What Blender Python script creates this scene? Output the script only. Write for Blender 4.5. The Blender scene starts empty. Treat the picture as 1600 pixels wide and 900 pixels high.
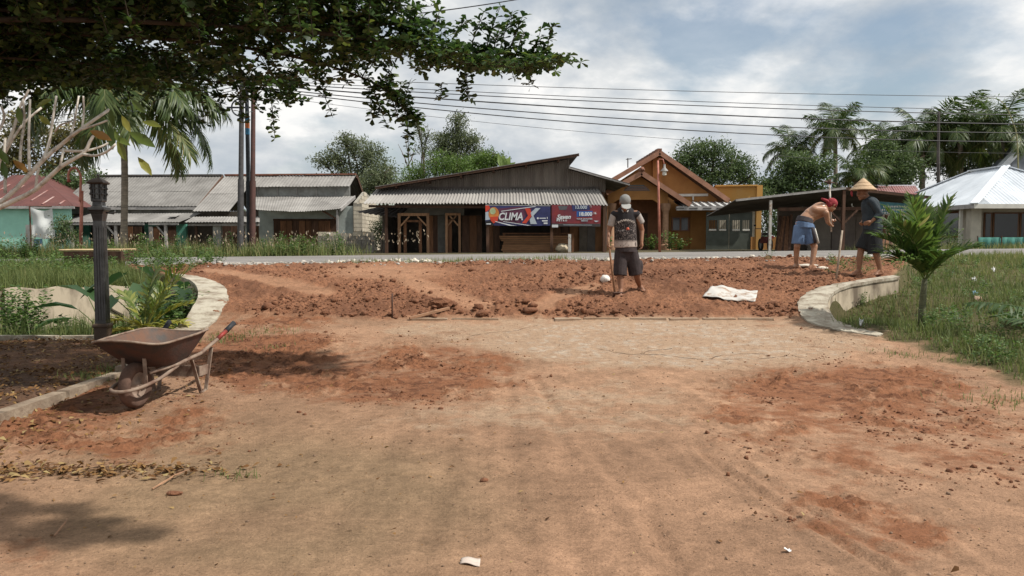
import bpy, math, random
import numpy as np
from mathutils import Vector, Matrix, Euler
random.seed(7)
rng = np.random.default_rng(11)
R = math.radians
S = bpy.context.scene
COL = S.collection

# ------------------------------------------------------------------ camera
F = 1232.0
PITCH = math.atan(77 / F)
EYE = 1.5
cam_d = bpy.data.cameras.new('camera')
cam_d.sensor_width = 36
cam_d.lens = 36 * F / 1600
cam_d.clip_start = 0.05
cam_d.clip_end = 3000
cam = bpy.data.objects.new('camera', cam_d)
cam.location = (0, 0, EYE)
cam.rotation_euler = (math.pi / 2 - PITCH, 0, 0)
COL.objects.link(cam)
S.camera = cam

# ------------------------------------------------------------------ light
SUN_EL, SUN_DIR = 52, (0.95, -0.28)          # the sun stands to the right, high
az = math.atan2(SUN_DIR[0], SUN_DIR[1])
sd = bpy.data.lights.new('sun', 'SUN')
sd.energy = 4.7
sd.angle = R(1.2)
sd.color = (1.0, 0.95, 0.88)
sun = bpy.data.objects.new('sun', sd)
el = R(SUN_EL)
tosun = Vector((math.sin(az) * math.cos(el), math.cos(az) * math.cos(el), math.sin(el)))
sun.rotation_euler = (-tosun).to_track_quat('-Z', 'Y').to_euler()
COL.objects.link(sun)

S.view_settings.view_transform = 'Standard'
S.view_settings.look = 'None'
S.view_settings.gamma = 1
S.view_settings.exposure = 0.1
S.view_settings.use_curve_mapping = False
S.cycles.max_bounces = 6
S.cycles.diffuse_bounces = 3
S.cycles.glossy_bounces = 2
S.cycles.transmission_bounces = 3
S.cycles.transparent_max_bounces = 6
S.cycles.use_denoising = True

W = bpy.data.worlds.new('World')
S.world = W
W.use_nodes = True
nt = W.node_tree
nt.nodes.clear()
N = nt.nodes.new
L = nt.links.new
out = N('ShaderNodeOutputWorld')
bg = N('ShaderNodeBackground')
bg.inputs['Strength'].default_value = 0.098
sky = N('ShaderNodeTexSky')
sky.sky_type = 'NISHITA'
sky.sun_disc = False
sky.sun_elevation = el
sky.sun_rotation = az
sky.air_density = 1.2
sky.dust_density = 1.0
tc = N('ShaderNodeTexCoord')
sep = N('ShaderNodeSeparateXYZ')
L(tc.outputs['Generated'], sep.inputs[0])
# the cloud deck is looked up on a flat layer, so that it closes up towards the horizon
zc = N('ShaderNodeMath'); zc.operation = 'MAXIMUM'; L(sep.outputs['Z'], zc.inputs[0]); zc.inputs[1].default_value = 0.0
za = N('ShaderNodeMath'); za.operation = 'ADD'; L(zc.outputs[0], za.inputs[0]); za.inputs[1].default_value = 0.40
dx = N('ShaderNodeMath'); dx.operation = 'DIVIDE'; L(sep.outputs['X'], dx.inputs[0]); L(za.outputs[0], dx.inputs[1])
dy = N('ShaderNodeMath'); dy.operation = 'DIVIDE'; L(sep.outputs['Y'], dy.inputs[0]); L(za.outputs[0], dy.inputs[1])
cv = N('ShaderNodeCombineXYZ'); L(dx.outputs[0], cv.inputs[0]); L(dy.outputs[0], cv.inputs[1]); L(sep.outputs['Z'], cv.inputs[2])
def wnoise(scale, detail, rough, off, dist=0.0):
    m = N('ShaderNodeMapping'); m.inputs['Location'].default_value = off
    L(cv.outputs[0], m.inputs[0])
    n = N('ShaderNodeTexNoise'); n.inputs['Scale'].default_value = scale
    n.inputs['Detail'].default_value = detail; n.inputs['Roughness'].default_value = rough
    n.inputs['Distortion'].default_value = dist
    L(m.outputs[0], n.inputs['Vector'])
    return n.outputs[0]
def wramp(src, stops):
    r = N('ShaderNodeValToRGB'); L(src, r.inputs[0])
    e = r.color_ramp.elements
    while len(e) < len(stops): e.new(0.5)
    for q, (p, c) in zip(e, stops): q.position = p; q.color = (*c, 1)
    return r.outputs[0]
cover = wramp(wnoise(1.7, 8, .55, (3.1, 1.7, 0.4), .2), [(.34, (.25,) * 3), (.46, (1,) * 3)])
shade = wramp(wnoise(2.9, 10, .56, (7.3, 2.2, 1.1), .15), [(.33, (4.3, 4.9, 5.5)), (.44, (5.7, 6.1, 6.5)), (.52, (7.3, 7.5, 7.6)), (.59, (9.6, 9.5, 9.3))])
mx = N('ShaderNodeMixRGB'); L(cover, mx.inputs[0]); L(sky.outputs[0], mx.inputs[1]); L(shade, mx.inputs[2])
L(mx.outputs[0], bg.inputs[0])
L(bg.outputs[0], out.inputs[0])

# ------------------------------------------------------------------ helpers: pixels, noise
cP, sP = math.cos(PITCH), math.sin(PITCH)
def at(px, py, Y):
    """photo pixel + distance along y -> point"""
    a, b = (px - 800) / F, (450 - py) / F
    d = (a, cP + b * sP, -sP + b * cP)
    t = Y / d[1]
    return Vector((d[0] * t, Y, EYE + d[2] * t))
def to_px(x, y, z):
    zz = z - EYE
    f = y * cP - zz * sP
    u = y * sP + zz * cP
    f = np.maximum(f, .05)
    return 800 + F * x / f, 450 - F * u / f
def hash2(i, j, seed):
    h = np.sin(i * 127.1 + j * 311.7 + seed * 74.7) * 43758.5453
    return h - np.floor(h)
def vnoise(x, y, seed=0):
    i, j = np.floor(x), np.floor(y)
    u, v = x - i, y - j
    u = u * u * (3 - 2 * u); v = v * v * (3 - 2 * v)
    return ((hash2(i, j, seed) * (1 - u) + hash2(i + 1, j, seed) * u) * (1 - v)
            + (hash2(i, j + 1, seed) * (1 - u) + hash2(i + 1, j + 1, seed) * u) * v)
def fbm(x, y, oct=4, seed=0, gain=.5):
    s = 0; a = 1; t = 0
    for k in range(oct):
        ang = .6 * k
        xx = x * math.cos(ang) - y * math.sin(ang) + 17.3 * k
        yy = x * math.sin(ang) + y * math.cos(ang) + 9.1 * k
        s = s + a * vnoise(xx * 2 ** k, yy * 2 ** k, seed + k); t += a; a *= gain
    return s / t
def sst(a, b, x):
    t = np.clip((x - a) / (b - a), 0, 1)
    return t * t * (3 - 2 * t)

# ------------------------------------------------------------------ helpers: materials
def mat(name, col, rough=.8, var=.25, scale=6, bump=.0, bscale=40, col2=None, stretch=(1, 1, 1), metal=0, spec=.3,
        rnd=.0, ramp=(.35, .65), detail=5, coat=0):
    m = bpy.data.materials.new(name); m.use_nodes = True
    t = m.node_tree; n = t.nodes; l = t.links.new
    p = n['Principled BSDF']
    p.inputs['Roughness'].default_value = rough
    p.inputs['Metallic'].default_value = metal
    p.inputs['Specular IOR Level'].default_value = spec
    g = n.new('ShaderNodeNewGeometry')
    mp = n.new('ShaderNodeMapping'); mp.inputs['Scale'].default_value = stretch
    l(g.outputs['Position'], mp.inputs[0])
    no = n.new('ShaderNodeTexNoise'); no.inputs['Scale'].default_value = scale; no.inputs['Detail'].default_value = detail
    no.inputs['Roughness'].default_value = .62
    l(mp.outputs[0], no.inputs['Vector'])
    cr = n.new('ShaderNodeValToRGB'); l(no.outputs[0], cr.inputs[0])
    c2 = col2 or tuple(max(0, c * (1 - var)) for c in col)
    c1 = col if col2 else tuple(min(1, c * (1 + var)) for c in col)
    cr.color_ramp.elements[0].position = ramp[0]; cr.color_ramp.elements[0].color = (*c2, 1)
    cr.color_ramp.elements[1].position = ramp[1]; cr.color_ramp.elements[1].color = (*c1, 1)
    src = cr.outputs[0]
    if rnd:
        oi = n.new('ShaderNodeObjectInfo')
        mr = n.new('ShaderNodeMapRange'); mr.inputs[3].default_value = 1 - rnd; mr.inputs[4].default_value = 1 + rnd
        l(oi.outputs['Random'], mr.inputs[0])
        hs = n.new('ShaderNodeHueSaturation'); l(src, hs.inputs['Color']); l(mr.outputs[0], hs.inputs['Value'])
        src = hs.outputs[0]
    l(src, p.inputs['Base Color'])
    if bump:
        nb = n.new('ShaderNodeTexNoise'); nb.inputs['Scale'].default_value = bscale; nb.inputs['Detail'].default_value = 6
        l(mp.outputs[0], nb.inputs['Vector'])
        b = n.new('ShaderNodeBump'); b.inputs['Strength'].default_value = 1; b.inputs['Distance'].default_value = bump
        l(nb.outputs[0], b.inputs['Height']); l(b.outputs[0], p.inputs['Normal'])
    return m
def leafmat(name, stops, trans=.35, rough=.5, spec=.35, attr='v'):
    """leaf: colour picked per leaf from the attribute v"""
    m = bpy.data.materials.new(name); m.use_nodes = True
    t = m.node_tree; n = t.nodes; l = t.links.new
    p = n['Principled BSDF']; p.inputs['Roughness'].default_value = rough; p.inputs['Specular IOR Level'].default_value = spec
    a = n.new('ShaderNodeAttribute'); a.attribute_name = attr
    cr = n.new('ShaderNodeValToRGB'); l(a.outputs['Fac'], cr.inputs[0])
    e = cr.color_ramp.elements
    while len(e) < len(stops): e.new(.5)
    for q, (pos, c) in zip(e, stops): q.position = pos; q.color = (*c, 1)
    l(cr.outputs[0], p.inputs['Base Color'])
    tr = n.new('ShaderNodeBsdfTranslucent')
    hs = n.new('ShaderNodeHueSaturation'); hs.inputs['Value'].default_value = 1.5; hs.inputs['Saturation'].default_value = 1.1
    l(cr.outputs[0], hs.inputs['Color']); l(hs.outputs[0], tr.inputs[0])
    mi = n.new('ShaderNodeMixShader'); mi.inputs[0].default_value = trans
    l(p.outputs[0], mi.inputs[1]); l(tr.outputs[0], mi.inputs[2])
    l(mi.outputs[0], n['Material Output'].inputs['Surface'])
    return m

# ------------------------------------------------------------------ helpers: objects
def tag(o, label=None, cat=None, group=None, kind=None):
    if label: o['label'] = label
    if cat: o['category'] = cat
    if group: o['group'] = group
    if kind: o['kind'] = kind
    return o
def thing(name, loc, label, cat, group=None):
    e = bpy.data.objects.new(name, None); e.location = loc; e.empty_display_size = .2
    COL.objects.link(e)
    return tag(e, label, cat, group)
def wloc(o):
    v = Vector((0, 0, 0))
    while o is not None:
        v = v + o.location; o = o.parent
    return v
def link(name, me, m=None, parent=None, loc=None):
    o = bpy.data.objects.new(name, me)
    if m is not None and not me.materials: me.materials.append(m)
    COL.objects.link(o)
    if parent is not None: o.parent = parent
    if loc is not None: o.location = loc
    return o
def npmesh(name, V, Fc, attrs=None, smooth=False):
    V = np.asarray(V, dtype=np.float32); Fc = np.asarray(Fc, dtype=np.int32)
    me = bpy.data.meshes.new(name)
    me.vertices.add(len(V)); me.vertices.foreach_set('co', V.ravel())
    k = Fc.shape[1]
    me.loops.add(Fc.size); me.loops.foreach_set('vertex_index', Fc.ravel())
    me.polygons.add(len(Fc)); me.polygons.foreach_set('loop_start', np.arange(0, Fc.size, k, dtype=np.int32))
    if smooth: me.polygons.foreach_set('use_smooth', np.ones(len(Fc), dtype=bool))
    for nm, arr in (attrs or {}).items():
        arr = np.asarray(arr, dtype=np.float32)
        if arr.ndim == 1:
            a = me.attributes.new(nm, 'FLOAT', 'POINT'); a.data.foreach_set('value', arr)
        else:
            a = me.attributes.new(nm, 'FLOAT_COLOR', 'POINT')
            a.data.foreach_set('color', np.concatenate([arr, np.ones((len(arr), 1), np.float32)], 1).ravel())
    me.update(calc_edges=True); me.validate()
    return me

class MB:
    """collects shapes in world space; build() links them as ONE mesh"""
    def __init__(s): s.v = []; s.f = []
    def add(s, vs, fs):
        b = len(s.v); s.v += [Vector(v) for v in vs]; s.f += [tuple(i + b for i in f) for f in fs]; return s
    def box(s, c, size, rot=None, taper=1):
        c = Vector(c); hx, hy, hz = [q / 2 for q in size]
        M = Euler(rot).to_matrix() if rot else Matrix.Identity(3)
        vs = []
        for z, k in ((-hz, 1), (hz, taper)):
            for x, y in ((-hx, -hy), (hx, -hy), (hx, hy), (-hx, hy)):
                vs.append(c + M @ Vector((x * k, y * k, z)))
        return s.add(vs, [(3, 2, 1, 0), (4, 5, 6, 7), (0, 1, 5, 4), (1, 2, 6, 5), (2, 3, 7, 6), (3, 0, 4, 7)])
    def bar(s, a, b, w, h, up=(0, 0, 1)):
        """rectangular bar from a to b"""
        a, b = Vector(a), Vector(b); d = (b - a).normalized(); u = Vector(up)
        if abs(d.dot(u)) > .98: u = Vector((0, 1, 0))
        x = d.cross(u).normalized(); z = x.cross(d)
        vs = [p + x * sx * w / 2 + z * sz * h / 2 for p in (a, b) for sx, sz in ((-1, -1), (1, -1), (1, 1), (-1, 1))]
        return s.add(vs, [(0, 1, 2, 3), (7, 6, 5, 4), (0, 4, 5, 1), (1, 5, 6, 2), (2, 6, 7, 3), (3, 7, 4, 0)])
    def tube(s, pts, rad, n=8, cap=True):
        pts = [Vector(p) for p in pts]
        if not isinstance(rad, (list, tuple)): rad = [rad] * len(pts)
        x = None; vs = []
        for i, p in enumerate(pts):
            d = (pts[min(i + 1, len(pts) - 1)] - pts[max(i - 1, 0)])
            d = d.normalized() if d.length > 1e-9 else Vector((0, 0, 1))
            if x is None:
                x = d.orthogonal().normalized()
            x = (x - d * x.dot(d))
            x = x.normalized() if x.length > 1e-6 else d.orthogonal().normalized()
            y = d.cross(x)
            for k in range(n):
                a = 2 * math.pi * k / n
                vs.append(p + (x * math.cos(a) + y * math.sin(a)) * rad[i])
        fs = []
        for i in range(len(pts) - 1):
            for k in range(n):
                k2 = (k + 1) % n
                fs.append((i * n + k, i * n + k2, (i + 1) * n + k2, (i + 1) * n + k))
        if cap:
            fs.append(tuple(range(n - 1, -1, -1))); b = (len(pts) - 1) * n; fs.append(tuple(b + k for k in range(n)))
        return s.add(vs, fs)
    def lathe(s, c, prof, n=16, axis='Z', sq=None, rot=0):
        c = Vector(c); vs = []; fs = []
        for r, h in prof:
            for k in range(n):
                a = 2 * math.pi * k / n + rot
                p = Vector((r * math.cos(a), r * math.sin(a), h))
                if axis == 'X': p = Vector((p.z, p.x, p.y))
                if axis == 'Y': p = Vector((p.x, p.z, p.y))
                vs.append(c + p)
        m = len(prof)
        for i in range(m - 1):
            for k in range(n):
                k2 = (k + 1) % n; fs.append((i * n + k, i * n + k2, (i + 1) * n + k2, (i + 1) * n + k))
        fs.append(tuple(range(n - 1, -1, -1))); fs.append(tuple((m - 1) * n + k for k in range(n)))
        return s.add(vs, fs)
    def prism(s, poly, ext):
        """planar polygon (points) pushed along ext"""
        poly = [Vector(p) for p in poly]; n = len(poly); e = Vector(ext)
        return s.add(poly + [p + e for p in poly], [tuple(range(n)), tuple(range(2 * n - 1, n - 1, -1))] +
                     [(i, i + n, (i + 1) % n + n, (i + 1) % n) for i in range(n)])
    def corr(s, p0, p1, p2, p3, waves, amp, th=.012, rows=1, sag=0, per=6):
        """corrugated sheet: p0-p1 the lower edge, p3-p2 the upper edge; ribs run from lower to upper"""
        p0, p1, p2, p3 = [Vector(p) for p in (p0, p1, p2, p3)]
        nrm = (p1 - p0).cross(p3 - p0).normalized()
        if nrm.z < 0: nrm = -nrm
        nx = int(waves * per); lay = []
        for off in (0, -th):
            for j in range(rows + 1):
                v = j / rows
                for i in range(nx + 1):
                    u = i / nx
                    p = (p0 * (1 - u) + p1 * u) * (1 - v) + (p3 * (1 - u) + p2 * u) * v
                    lay.append(p + nrm * (amp * math.sin(2 * math.pi * waves * u) + off) - Vector((0, 0, sag * math.sin(math.pi * u) * (1 - v))))
        w = nx + 1; K = w * (rows + 1); fs = []
        for j in range(rows):
            for i in range(nx):
                a = j * w + i
                fs.append((a, a + 1, a + w + 1, a + w)); fs.append((K + a, K + a + w, K + a + w + 1, K + a + 1))
        for i in range(nx):
            fs.append((i, K + i, K + i + 1, i + 1)); t = rows * w + i; fs.append((t, t + 1, K + t + 1, K + t))
        for j in range(rows):
            a = j * w; fs.append((a, a + w, K + a + w, K + a)); b = a + nx; fs.append((b, K + b, K + b + w, b + w))
        return s.add(lay, fs)
    def blob(s, c, r, seed=0, squash=1, sub=1, amp=.3):
        r0 = random.Random(seed); c = Vector(c)
        t = (1 + 5 ** .5) / 2
        vs = [Vector(p).normalized() for p in [(-1, t, 0), (1, t, 0), (-1, -t, 0), (1, -t, 0), (0, -1, t), (0, 1, t), (0, -1, -t), (0, 1, -t), (t, 0, -1), (t, 0, 1), (-t, 0, -1), (-t, 0, 1)]]
        fs = [(0, 11, 5), (0, 5, 1), (0, 1, 7), (0, 7, 10), (0, 10, 11), (1, 5, 9), (5, 11, 4), (11, 10, 2), (10, 7, 6), (7, 1, 8), (3, 9, 4), (3, 4, 2), (3, 2, 6), (3, 6, 8), (3, 8, 9), (4, 9, 5), (2, 4, 11), (6, 2, 10), (8, 6, 7), (9, 8, 1)]
        for _ in range(sub):
            cache = {}; nf = []
            def mid(a, b):
                k = (min(a, b), max(a, b))
                if k not in cache:
                    vs.append(((vs[a] + vs[b]) / 2).normalized()); cache[k] = len(vs) - 1
                return cache[k]
            for a, b, d in fs:
                ab, bd, da = mid(a, b), mid(b, d), mid(d, a)
                nf += [(a, ab, da), (b, bd, ab), (d, da, bd), (ab, bd, da)]
            fs = nf
        vs = [c + Vector((v.x, v.y, v.z * squash)) * r * (1 + amp * (r0.random() - .5) * 2) for v in vs]
        return s.add(vs, fs)
    def build(s, name, m, parent=None, smooth=False, loc=None):
        b = wloc(parent) if parent is not None else (Vector(loc) if loc is not None else Vector((0, 0, 0)))
        me = bpy.data.meshes.new(name)
        me.from_pydata([v - b for v in s.v], [], s.f)
        me.update(); me.materials.append(m)
        if smooth is True: me.polygons.foreach_set('use_smooth', [True] * len(me.polygons))
        elif smooth:
            me.polygons.foreach_set('use_smooth', [True] * len(me.polygons)); me.set_sharp_from_angle(angle=R(smooth))
        o = bpy.data.objects.new(name, me); COL.objects.link(o)
        if parent is not None: o.parent = parent
        else: o.location = b
        return o

LEAF6 = (np.array([(0, 0, 0), (-.28, .42, .05), (.28, .42, .05), (-.5, .78, .03), (.5, .78, .03), (0, 1, -.06)]),
         np.array([(0, 2, 1), (1, 2, 4), (1, 4, 3), (3, 4, 5)]))
LEAF4 = (np.array([(0, 0, 0), (-.5, .5, .06), (.5, .5, .06), (0, 1, -.05)]), np.array([(0, 2, 1), (1, 2, 3)]))
BLADE = (np.array([(-.5, 0, 0), (.5, 0, 0), (-.38, .5, -.06), (.38, .5, -.06), (0, 1, -.3)]), np.array([(0, 1, 3), (0, 3, 2), (2, 3, 4)]))
def unit(a): return a / np.maximum(np.linalg.norm(a, axis=1, keepdims=True), 1e-9)
def leaves(pos, dirs, length, width, tmpl=LEAF6, v=None, up=None, upw=.6):
    """pos, dirs (n,3); length, width arrays -> V, F, per-vertex v"""
    pos = np.asarray(pos, float); n = len(pos); d = unit(np.asarray(dirs, float))
    length = np.broadcast_to(length, n); width = np.broadcast_to(width, n)
    ref = rng.normal(size=(n, 3)) * (1 - upw) + np.array([0, 0, 1.]) * upw if up is None else up
    s = unit(np.cross(d, ref)); nn = np.cross(s, d)
    T, Fc = tmpl; k = len(T)
    V = (pos[:, None, :] + s[:, None, :] * (T[None, :, 0:1] * width[:, None, None]) + d[:, None, :] * (T[None, :, 1:2] * length[:, None, None])
         + nn[:, None, :] * (T[None, :, 2:3] * length[:, None, None]))
    FF = (Fc[None] + (np.arange(n) * k)[:, None, None]).reshape(-1, 3)
    vv = rng.random(n) if v is None else v
    return V.reshape(-1, 3), FF, np.repeat(vv, k)
def leafobj(name, packs, m, parent=None, kind=None):
    Vs, Fs, vs = [], [], []; b = 0
    for V, Fc, v in packs:
        Vs.append(V); Fs.append(Fc + b); vs.append(v); b += len(V)
    V = np.concatenate(Vs)
    if parent is not None: V = V - np.array(wloc(parent))
    me = npmesh(name, V, np.concatenate(Fs), {'v': np.concatenate(vs)})
    o = link(name, me, m, parent)
    if kind: o['kind'] = kind
    return o
def copy_tree(o, parent=None):
    c = o.copy(); COL.objects.link(c); c.parent = parent
    for ch in list(o.children): copy_tree(ch, c)
    return c
# ------------------------------------------------------------------ the ground
def road_z(x): return .98 + .009 * x
def road_near(x): return 19.0 + .07 * x
def road_far(x): return 27.5 + .07 * x
XLc = ([0, 9, 10.2, 11.2, 12.3, 13.3, 14.1, 16, 19], [-4.1, -4.1, -4.36, -4.5, -4.72, -5.25, -6.0, -7.6, -9.5])
XRc = ([0, 7.6, 9, 10.3, 11, 12, 13, 13.6, 16, 19], [5.1, 5.0, 4.8, 4.7, 4.45, 4.62, 5.35, 6.5, 8.0, 9.5])
def base(x, y):
    x = np.asarray(x, float); y = np.asarray(y, float)
    rz = road_z(np.clip(x, -30, 30)); rn = road_near(np.clip(x, -30, 30)); rf = road_far(np.clip(x, -30, 30))
    drive = np.interp(y, [-5, 6.5, 9, 11.2, 11.75, 12.6, 14, 15.5, 18, 18.8], [0, .02, .13, .33, .47, .61, .83, .93, .975, .98])
    drive = drive + sst(13, 18.5, y) * (rz - .98)
    lawn = np.interp(y, [0, 6, 10.5], [.07, .09, .13])
    ditch = np.interp(y, [10.5, 10.95, 11.5, 13.3, 13.9], [.13, .10, -.2, -.22, -.1])
    left = np.where(y < 10.5, lawn, ditch)
    yw = np.interp(x, [-30, -8.5, -6.6, -5], [13.1, 13.1, 14.3, 14.5])          # line of the retaining wall
    lslope = .62 + (rz - .09 - .62) * sst(0, 1, (y - yw) / np.maximum(rn - .4 - yw, .5))
    left = np.where(y > yw + .06, lslope, left)
    right = np.interp(y, [0, 7, 9, 10.5, 12, 15], [.02, .06, .2, .3, .42, .70])
    right = right + (rz - .05 - .70) * sst(14.5, 18.6, y) - .42 * np.exp(-(((x - 5.6) / 1.0) ** 2 + ((y - 12.2) / .8) ** 2))
    right = right + .1 * np.exp(-(((x - 8.6) / 1.8) ** 2 + ((y - 11.5) / 2.2) ** 2))
    xl = np.interp(y, *XLc); xr = np.interp(y, *XRc)
    wl = sst(xl - .22, xl - .1, x)
    wr = sst(xr + .1, xr + .22, x)
    wr = np.where(y < 10, sst(xr - .2, xr + .9, x), wr)
    z = left * (1 - wl) + drive * wl
    z = z * (1 - wr) + right * wr
    # the road bed and what lies behind
    road = rz - .03
    tn = sst(rn - .35, rn - .02, y)
    z = z * (1 - tn) + road * tn
    back = .90 + .004 * np.clip(x, -30, 30)
    tf = sst(rf + .1, rf + 6, y)
    z = np.where(y > rf, road * (1 - tf) + back * tf, z)
    return z
# tyre tracks, as ground polylines through photo pixels
def ground_at(px, py):
    a, b = (px - 800) / F, (450 - py) / F
    d = Vector((a, cP + b * sP, -sP + b * cP)); lo, hi = 1.5, 60.
    Y = np.linspace(2.0, 45, 3000); t = Y / d.y
    zz = EYE + d.z * t; g = base(d.x * t, Y)
    k = int(np.argmax(zz <= g)); return Vector((d.x * t[k], Y[k], float(g[k])))
TRACKS = [([(830, 590), (905, 680), (990, 790), (1075, 900)], .04, .009), ([(1100, 712), (1215, 790), (1300, 842), (1390, 900)], .035, .020),
          ([(870, 590), (960, 660), (1090, 760), (1200, 870)], .07, .006), ([(700, 720), (690, 800), (660, 900)], .05, .007),
          ([(1010, 790), (1030, 850), (1050, 900)], .05, .012), ([(640, 600), (600, 700), (500, 880)], .06, .004),
          ([(1160, 730), (1260, 800), (1420, 885)], .04, .009), ([(760, 640), (745, 740), (740, 900)], .07, .006), ([(900, 600), (1040, 680), (1300, 800), (1500, 880)], .05, .007),
          ([(850, 600), (880, 700), (905, 900)], .06, .007), ([(1000, 640), (1180, 720), (1400, 800)], .04, .006), ([(790, 600), (800, 740), (815, 900)], .05, .006),
          ([(620, 430), (680, 455), (745, 478)], .22, .05), ([(330, 422), (410, 436), (500, 456)], .2, .03), ([(850, 478), (880, 463), (930, 445)], .16, .05)]
TRK = []
for pts, w, dpt in TRACKS:
    TRK.append(([ground_at(*p) for p in pts], w, dpt))
def polydist(x, y, pts):
    best = np.full(x.shape, 1e9)
    for a, b in zip(pts[:-1], pts[1:]):
        dx_, dy_ = b.x - a.x, b.y - a.y; L2 = dx_ * dx_ + dy_ * dy_
        t = np.clip(((x - a.x) * dx_ + (y - a.y) * dy_) / L2, 0, 1)
        best = np.minimum(best, np.hypot(x - a.x - t * dx_, y - a.y - t * dy_))
    return best
def blobm(px, py, cx, cy, rx, ry, soft=.6):
    return 1 - sst(1 - soft, 1 + soft * .4, np.hypot((px - cx) / rx, (py - cy) / ry))
def masks(x, y, z):
    px, py = to_px(x, y, z)
    xl = np.interp(y, *XLc); xr = np.interp(y, *XRc)
    wob = (fbm(x * 1.1, y * 1.1, 4, 5) - .5)
    inside = sst(xl - .1, xl + .1, x) * (1 - sst(xr - .1, xr + .1, x))
    dug = sst(11.25, 11.5, y + wob * .5) * (1 - sst(road_near(x) - 1.2, road_near(x) - .5, y + wob * .8)) * inside
    paths = np.zeros_like(x)
    for pts, w, dpt in TRK[-3:]:
        paths = np.maximum(paths, 1 - sst(w * .7, w * 1.6, polydist(x, y, pts) + wob * .25))
    paths = np.maximum(paths, .9 * blobm(px, py, 600, 425, 110, 14) * (y > 11.5))
    lumpy = dug * (1 - .85 * paths)
    red = np.maximum.reduce([.9 * blobm(px, py, 590, 585, 270, 60), .9 * blobm(px, py, 420, 560, 160, 60), .8 * blobm(px, py, 1330, 610, 260, 55), .65 * blobm(px, py, 1420, 690, 330, 90),
                             .45 * blobm(px, py, 1390, 840, 150, 70), .5 * blobm(px, py, 1300, 800, 120, 50), .75 * blobm(px, py, 150, 660, 240, 70), .6 * blobm(px, py, 1180, 640, 130, 40), .6 * blobm(px, py, 40, 860, 60, 30), .8 * blobm(px, py, 430, 490, 150, 35)])
    red = np.clip(red * (.35 + 1.5 * fbm(x * 1.6, y * 1.6, 5, 21)), 0, 1)
    pale = np.maximum.reduce([blobm(px, py, 1000, 535, 430, 48), .8 * blobm(px, py, 720, 520, 150, 22), 1.2 * blobm(px, py, 1180, 560, 200, 26), .8 * blobm(px, py, 740, 600, 60, 14), .6 * blobm(px, py, 1230, 720, 110, 34), .5 * blobm(px, py, 870, 640, 400, 60)])
    pale = np.clip(pale * (.3 + 1.4 * fbm(x * 1.4 + 5, y * 2.2, 5, 33)), 0, 1) * (1 - dug)
    olive = np.clip(blobm(px, py, 420, 790, 420, 150) * (.5 + fbm(x * 1.5, y * 1.5, 4, 44)), 0, 1) * (1 - dug)
    return px, py, inside, dug, paths, lumpy, red, pale, olive, wob
def detail(x, y, z, M):
    px, py, inside, dug, paths, lumpy, red, pale, olive, wob = M
    near = (y > 1.5) & (y < 20)
    n1 = fbm(x * 1.5, y * 1.5, 3, 1) - .5
    n2 = fbm(x * 6, y * 6, 3, 2)
    n3 = fbm(x * 14, y * 14, 3, 3)
    n4 = fbm(x * 32, y * 32, 2, 4)
    lump = np.maximum(n2 - .48, 0) * .14 + np.maximum(n3 - .45, 0) * .085 + np.maximum(n4 - .4, 0) * .055
    d = inside * (n1 * .03 + (n3 - .5) * .006 + (n4 - .5) * .004)
    d = d + lumpy * (lump - .015 + n1 * .08)
    d = d + paths * dug * (n3 - .5) * .012
    rp = red * (1 - dug) * sst(.46, .58, fbm(x * 2.3, y * 2.3, 3, 61))
    d = d + rp * (np.maximum(n3 - .42, 0) * .10 + np.maximum(n4 - .42, 0) * .07)
    for pts, w, dp in TRK[:-3]:
        q = polydist(x, y, pts) + (fbm(x * 5, y * 5, 2, 8) - .5) * .05
        d = d - dp * np.exp(-(q / w) ** 2) + dp * .55 * np.exp(-((q - 2 * w) / (w * .8)) ** 2)
    d = d + (1 - inside) * ((fbm(x * 2, y * 2, 4, 12) - .5) * .06 * sst(6, 10, y) + (n3 - .5) * .02) * (y < 19)
    # a shallow joint across the slab
    j0, j1 = ground_at(400, 752), ground_at(700, 741)
    yj = j0.y + (j1.y - j0.y) * (x - j0.x) / (j1.x - j0.x)
    d = d - .012 * np.exp(-((y - yj) / .018) ** 2) * (x > -4.0) * (x < -.3)
    fade = 1 - sst(road_near(x) - .5, road_near(x) - .1, y)
    return np.where(near, d * fade, 0)
def height(x, y):
    x = np.atleast_1d(np.asarray(x, float)); y = np.atleast_1d(np.asarray(y, float)); z = base(x, y)
    return z + detail(x, y, z, masks(x, y, z))
def gz(x, y): return float(height(x, y)[0])
def gp(px, py):
    p = ground_at(px, py); return Vector((p.x, p.y, gz(p.x, p.y)))

xs = np.concatenate([-np.geomspace(1500, 13, 16), np.arange(-11.5, -7.5, .07), np.arange(-7.5, 7.5, .028), np.arange(7.5, 11.5, .07), np.geomspace(13, 1500, 16)])
ys = [-40., -10., -2., 0.5, 1.6]
y = 2.2
while y < 21.5:
    ys.append(y); y += max(.013, .0036 * y * (1 if y < 14 else 1.4))
ys = np.array(ys + [22.5, 24, 25.5, 26.6, 27.5, 28.3, 29, 30, 31.5, 33, 35, 38, 42, 48, 60, 90, 150, 300, 700, 1800])
X, Y = np.meshgrid(xs, ys)
Zb = base(X, Y); M = masks(X, Y, Zb); Z = Zb + detail(X, Y, Zb, M)
px, py, inside, dug, paths, lumpy, red, pale, olive, wob = M
C = lambda *c: np.array(c)
TAN, RED, DRK, PALE, OLI = C(.315, .188, .116), C(.205, .097, .053), C(.132, .061, .035), C(.37, .28, .20), C(.225, .152, .090)
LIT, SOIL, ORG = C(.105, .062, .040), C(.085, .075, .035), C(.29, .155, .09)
def mixc(a, b, t): return a + (b - a) * t[..., None]
n_l = fbm(X * .9, Y * .9, 4, 71); n_s = fbm(X * 5, Y * 5, 5, 72, .6)
col = np.broadcast_to(TAN, X.shape + (3,)).copy()
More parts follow.
